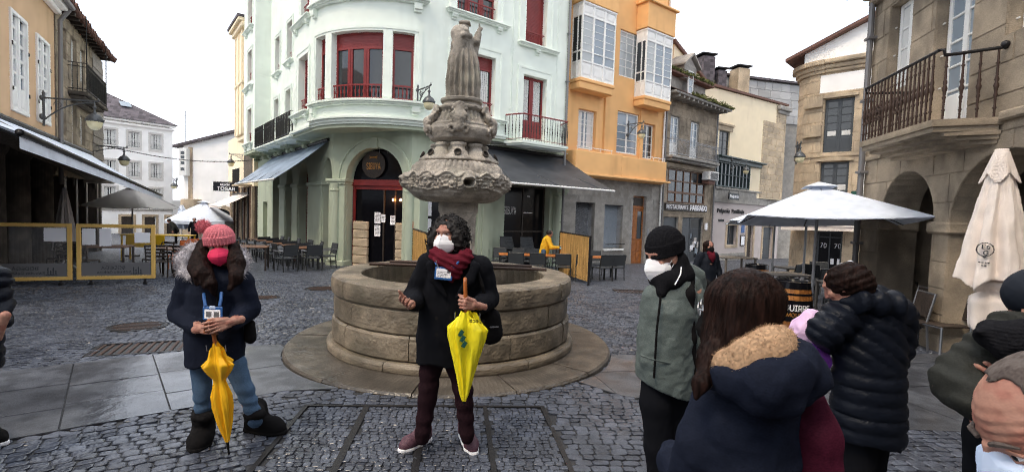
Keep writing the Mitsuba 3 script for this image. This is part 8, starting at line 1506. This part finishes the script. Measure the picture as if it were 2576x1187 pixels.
# --- small figures farther off
def figure(label, x, y, h, ang, coat, legs, hair='hair_black', mk=None, lean=0, arms=0, extra=None, hood=None):
    """a standing or stooping figure h metres tall at (x, y), facing ang degrees from straight toward the viewer"""
    k = person(label); Rz = rz(ang); s = h / 1.65; o = np.array([x, y, gz(y)]); ln = rx(lean)
    W = lambda a, b, c: o + Rz @ ((ln @ np.array([a, b, c - .85]) + [0, 0, .85]) if c > .85 else np.array([a, b, c])) * s
    hc, R = W(0, -.03, 1.52), Rz @ ln @ np.column_stack([(-1., 0, 0), (0, -1., 0), (0, 0, 1.)])
    hw = [W(-.27, -.12, .80), W(.27, -.12, .80)] if not arms else [W(-.14, -.52, 1.16), W(.16, -.5, 1.12)]; el = [W(-.27, .02, 1.04), W(.27, .02, 1.04)] if not arms else [W(-.25, -.24, 1.08), W(.25, -.22, 1.06)]
    hs = [hand(hw[i], hw[i] - el[i], Rz @ np.array([1 - 2 * i, 0, 0.]), Rz @ np.array([0, -1, .3]), (.4, .5, .6, .6), sc=s) for i in (0, 1)]
    flesh(k, [head_mesh(hc, R, s, .009)] + hs + [cloth([([W(0, 0, .9), W(0, 0, 1.2), W(0, 0, 1.4)], [.12 * s, .13 * s, .06 * s]), ([W(-.1, 0, .85), W(-.1, 0, .08)], [.07 * s, .04 * s]), ([W(.1, 0, .85), W(.1, 0, .08)], [.07 * s, .04 * s])] + [([W(-.17 + .34 * i, 0, 1.33), el[i], hw[i]], [.05 * s, .04 * s, .03 * s]) for i in (0, 1)], .02)])
    put(k, 'jacket', cloth([([W(0, 0, .82), W(0, 0, 1.05), W(0, 0, 1.25), W(0, 0, 1.36)], [.18 * s, .175 * s, .165 * s, .10 * s], np.array([1, 1.25, 1]))] + [([W(-.16 + .32 * i, 0, 1.34), el[i], hw[i] * .85 + el[i] * .15], [.075 * s, .066 * s, .05 * s]) for i in (0, 1)], .014, .03, folds(.012, 9)), coat, True)
    put(k, 'trousers', cloth([([W(-.09, 0, .86), W(-.11, 0, .48), W(-.12, 0, .07)], [.10 * s, .075 * s, .055 * s]), ([W(.09, 0, .86), W(.11, 0, .48), W(.12, 0, .07)], [.10 * s, .075 * s, .055 * s])], .014), legs, True)
    for i in (-.12, .12): shoe(k, W(i, -.19, 0), W(i, .06, 0), W(i, 0, .12), 'suede_black', 'suede_black')
    def hf(p): q = ((p - hc) @ R) / s; d = ell(q, (0, -.03, .03), (.10, .11, .095)); d = sm(d, ell(q, (0, -.05, -.08), (.10, .07, .09)), .04) if hood else d; d = cut(d, ell(q, (0, .13, -.03), (.062, .10, .10)), .015); return (d + .008 * nz(q, 25, 2)) * s
    put(k, 'hair', solid(hf, hc - .24, hc + .22, .009), hair, True)
    if mk: mask(k, hc, R, mk, s, straps=False)
    return k, W
k, W = figure('woman with dark hair, black mask and dark jacket walking behind the man in the beanie', 3.62, 9.0, 1.52, 12, 'jacket_dark_blue', 'wool_black', 'hair_brown', 'suede_black', hood=1); put(k, 'red_scarf', cloth([([W(-.04, -.10, 1.40), W(0, -.15, 1.32), W(.04, -.10, 1.40)], [.04, .05, .04]), ([W(0, -.15, 1.34), W(0, -.17, 1.24)], [.04, .02])], .01), 'knit_burgundy', True)
k, W = figure('waiter in yellow jacket and blue gloves carrying a chair at the orange tables', 1.15, 17.3, 1.62, 80, 'shirt_yellow', 'denim', 'hair_black', None, 14, 1); put(k, 'glove', [trimesh.creation.icosphere(2, .06).apply_translation(W(-.14, -.56, 1.16)), ], 'glove_blue'); put(k, 'glove', [trimesh.creation.icosphere(2, .06).apply_translation(W(.16, -.54, 1.12))], 'glove_blue')
q = W(0, -.75, .62); kc = dup(first['c'], q, 60, 'dark terrace chair lifted off the ground by the yellow jacketed waiter', CR_)
figure('far off person in an olive jacket stooping by the white parasol down the street', -20.3, 29.5, 1.6, -60, 'olive', 'wool_black', 'hair_black', None, 30); figure('far off person in a black coat standing beside the furled white parasol', -18.6, 28.6, 1.6, 30, 'wool_black', 'wool_black')
# ---------------------------------------------------------------- the houses that close the square behind and beside the viewer
for nm, F, a0, a1, h, mt, lb in (('stone_house', Facade((15, -13), e=(-1, 0)), 0, 13, 7.0, 'ashlar_brown', 'brown stone house closing the square behind the viewer, right part'), ('plaster_house', Facade((2, -14), e=(-1, 0)), 0, 16, 7.4, 'ochre', 'ochre house closing the square behind the viewer, left part')):
    b = thing(nm, lb, 'building'); ws = [(a, a + 1.1, z, z + 1.9) for a in np.arange(a0 + 1.2, a1 - 1.5, 2.6) for z in (.2, 3.4)]
    F.n = -F.n; F.M[:, 1] = [F.n[0], F.n[1], 0]
    F2 = Facade(F.O + F.e * a1, e=-F.e)
    put(b, 'wall', F2.slab(rect(0, a1 - a0, -.5, h).difference(shapely.union_all([rect(a1 - q[1], a1 - q[0], q[2], q[3]) for q in ws])), -.4, 0), mt); put(b, 'core', F2.box(.1, a1 - a0 - .1, -5, -.45, -.5, h), 'dark'); put(b, 'eave', F2.box(-.2, a1 - a0 + .2, -5, .5, h, h + .2), 'tile_red')
    for q in ws: window(F2, b, a1 - q[1], a1 - q[0], q[2], q[3], dep=-.15)
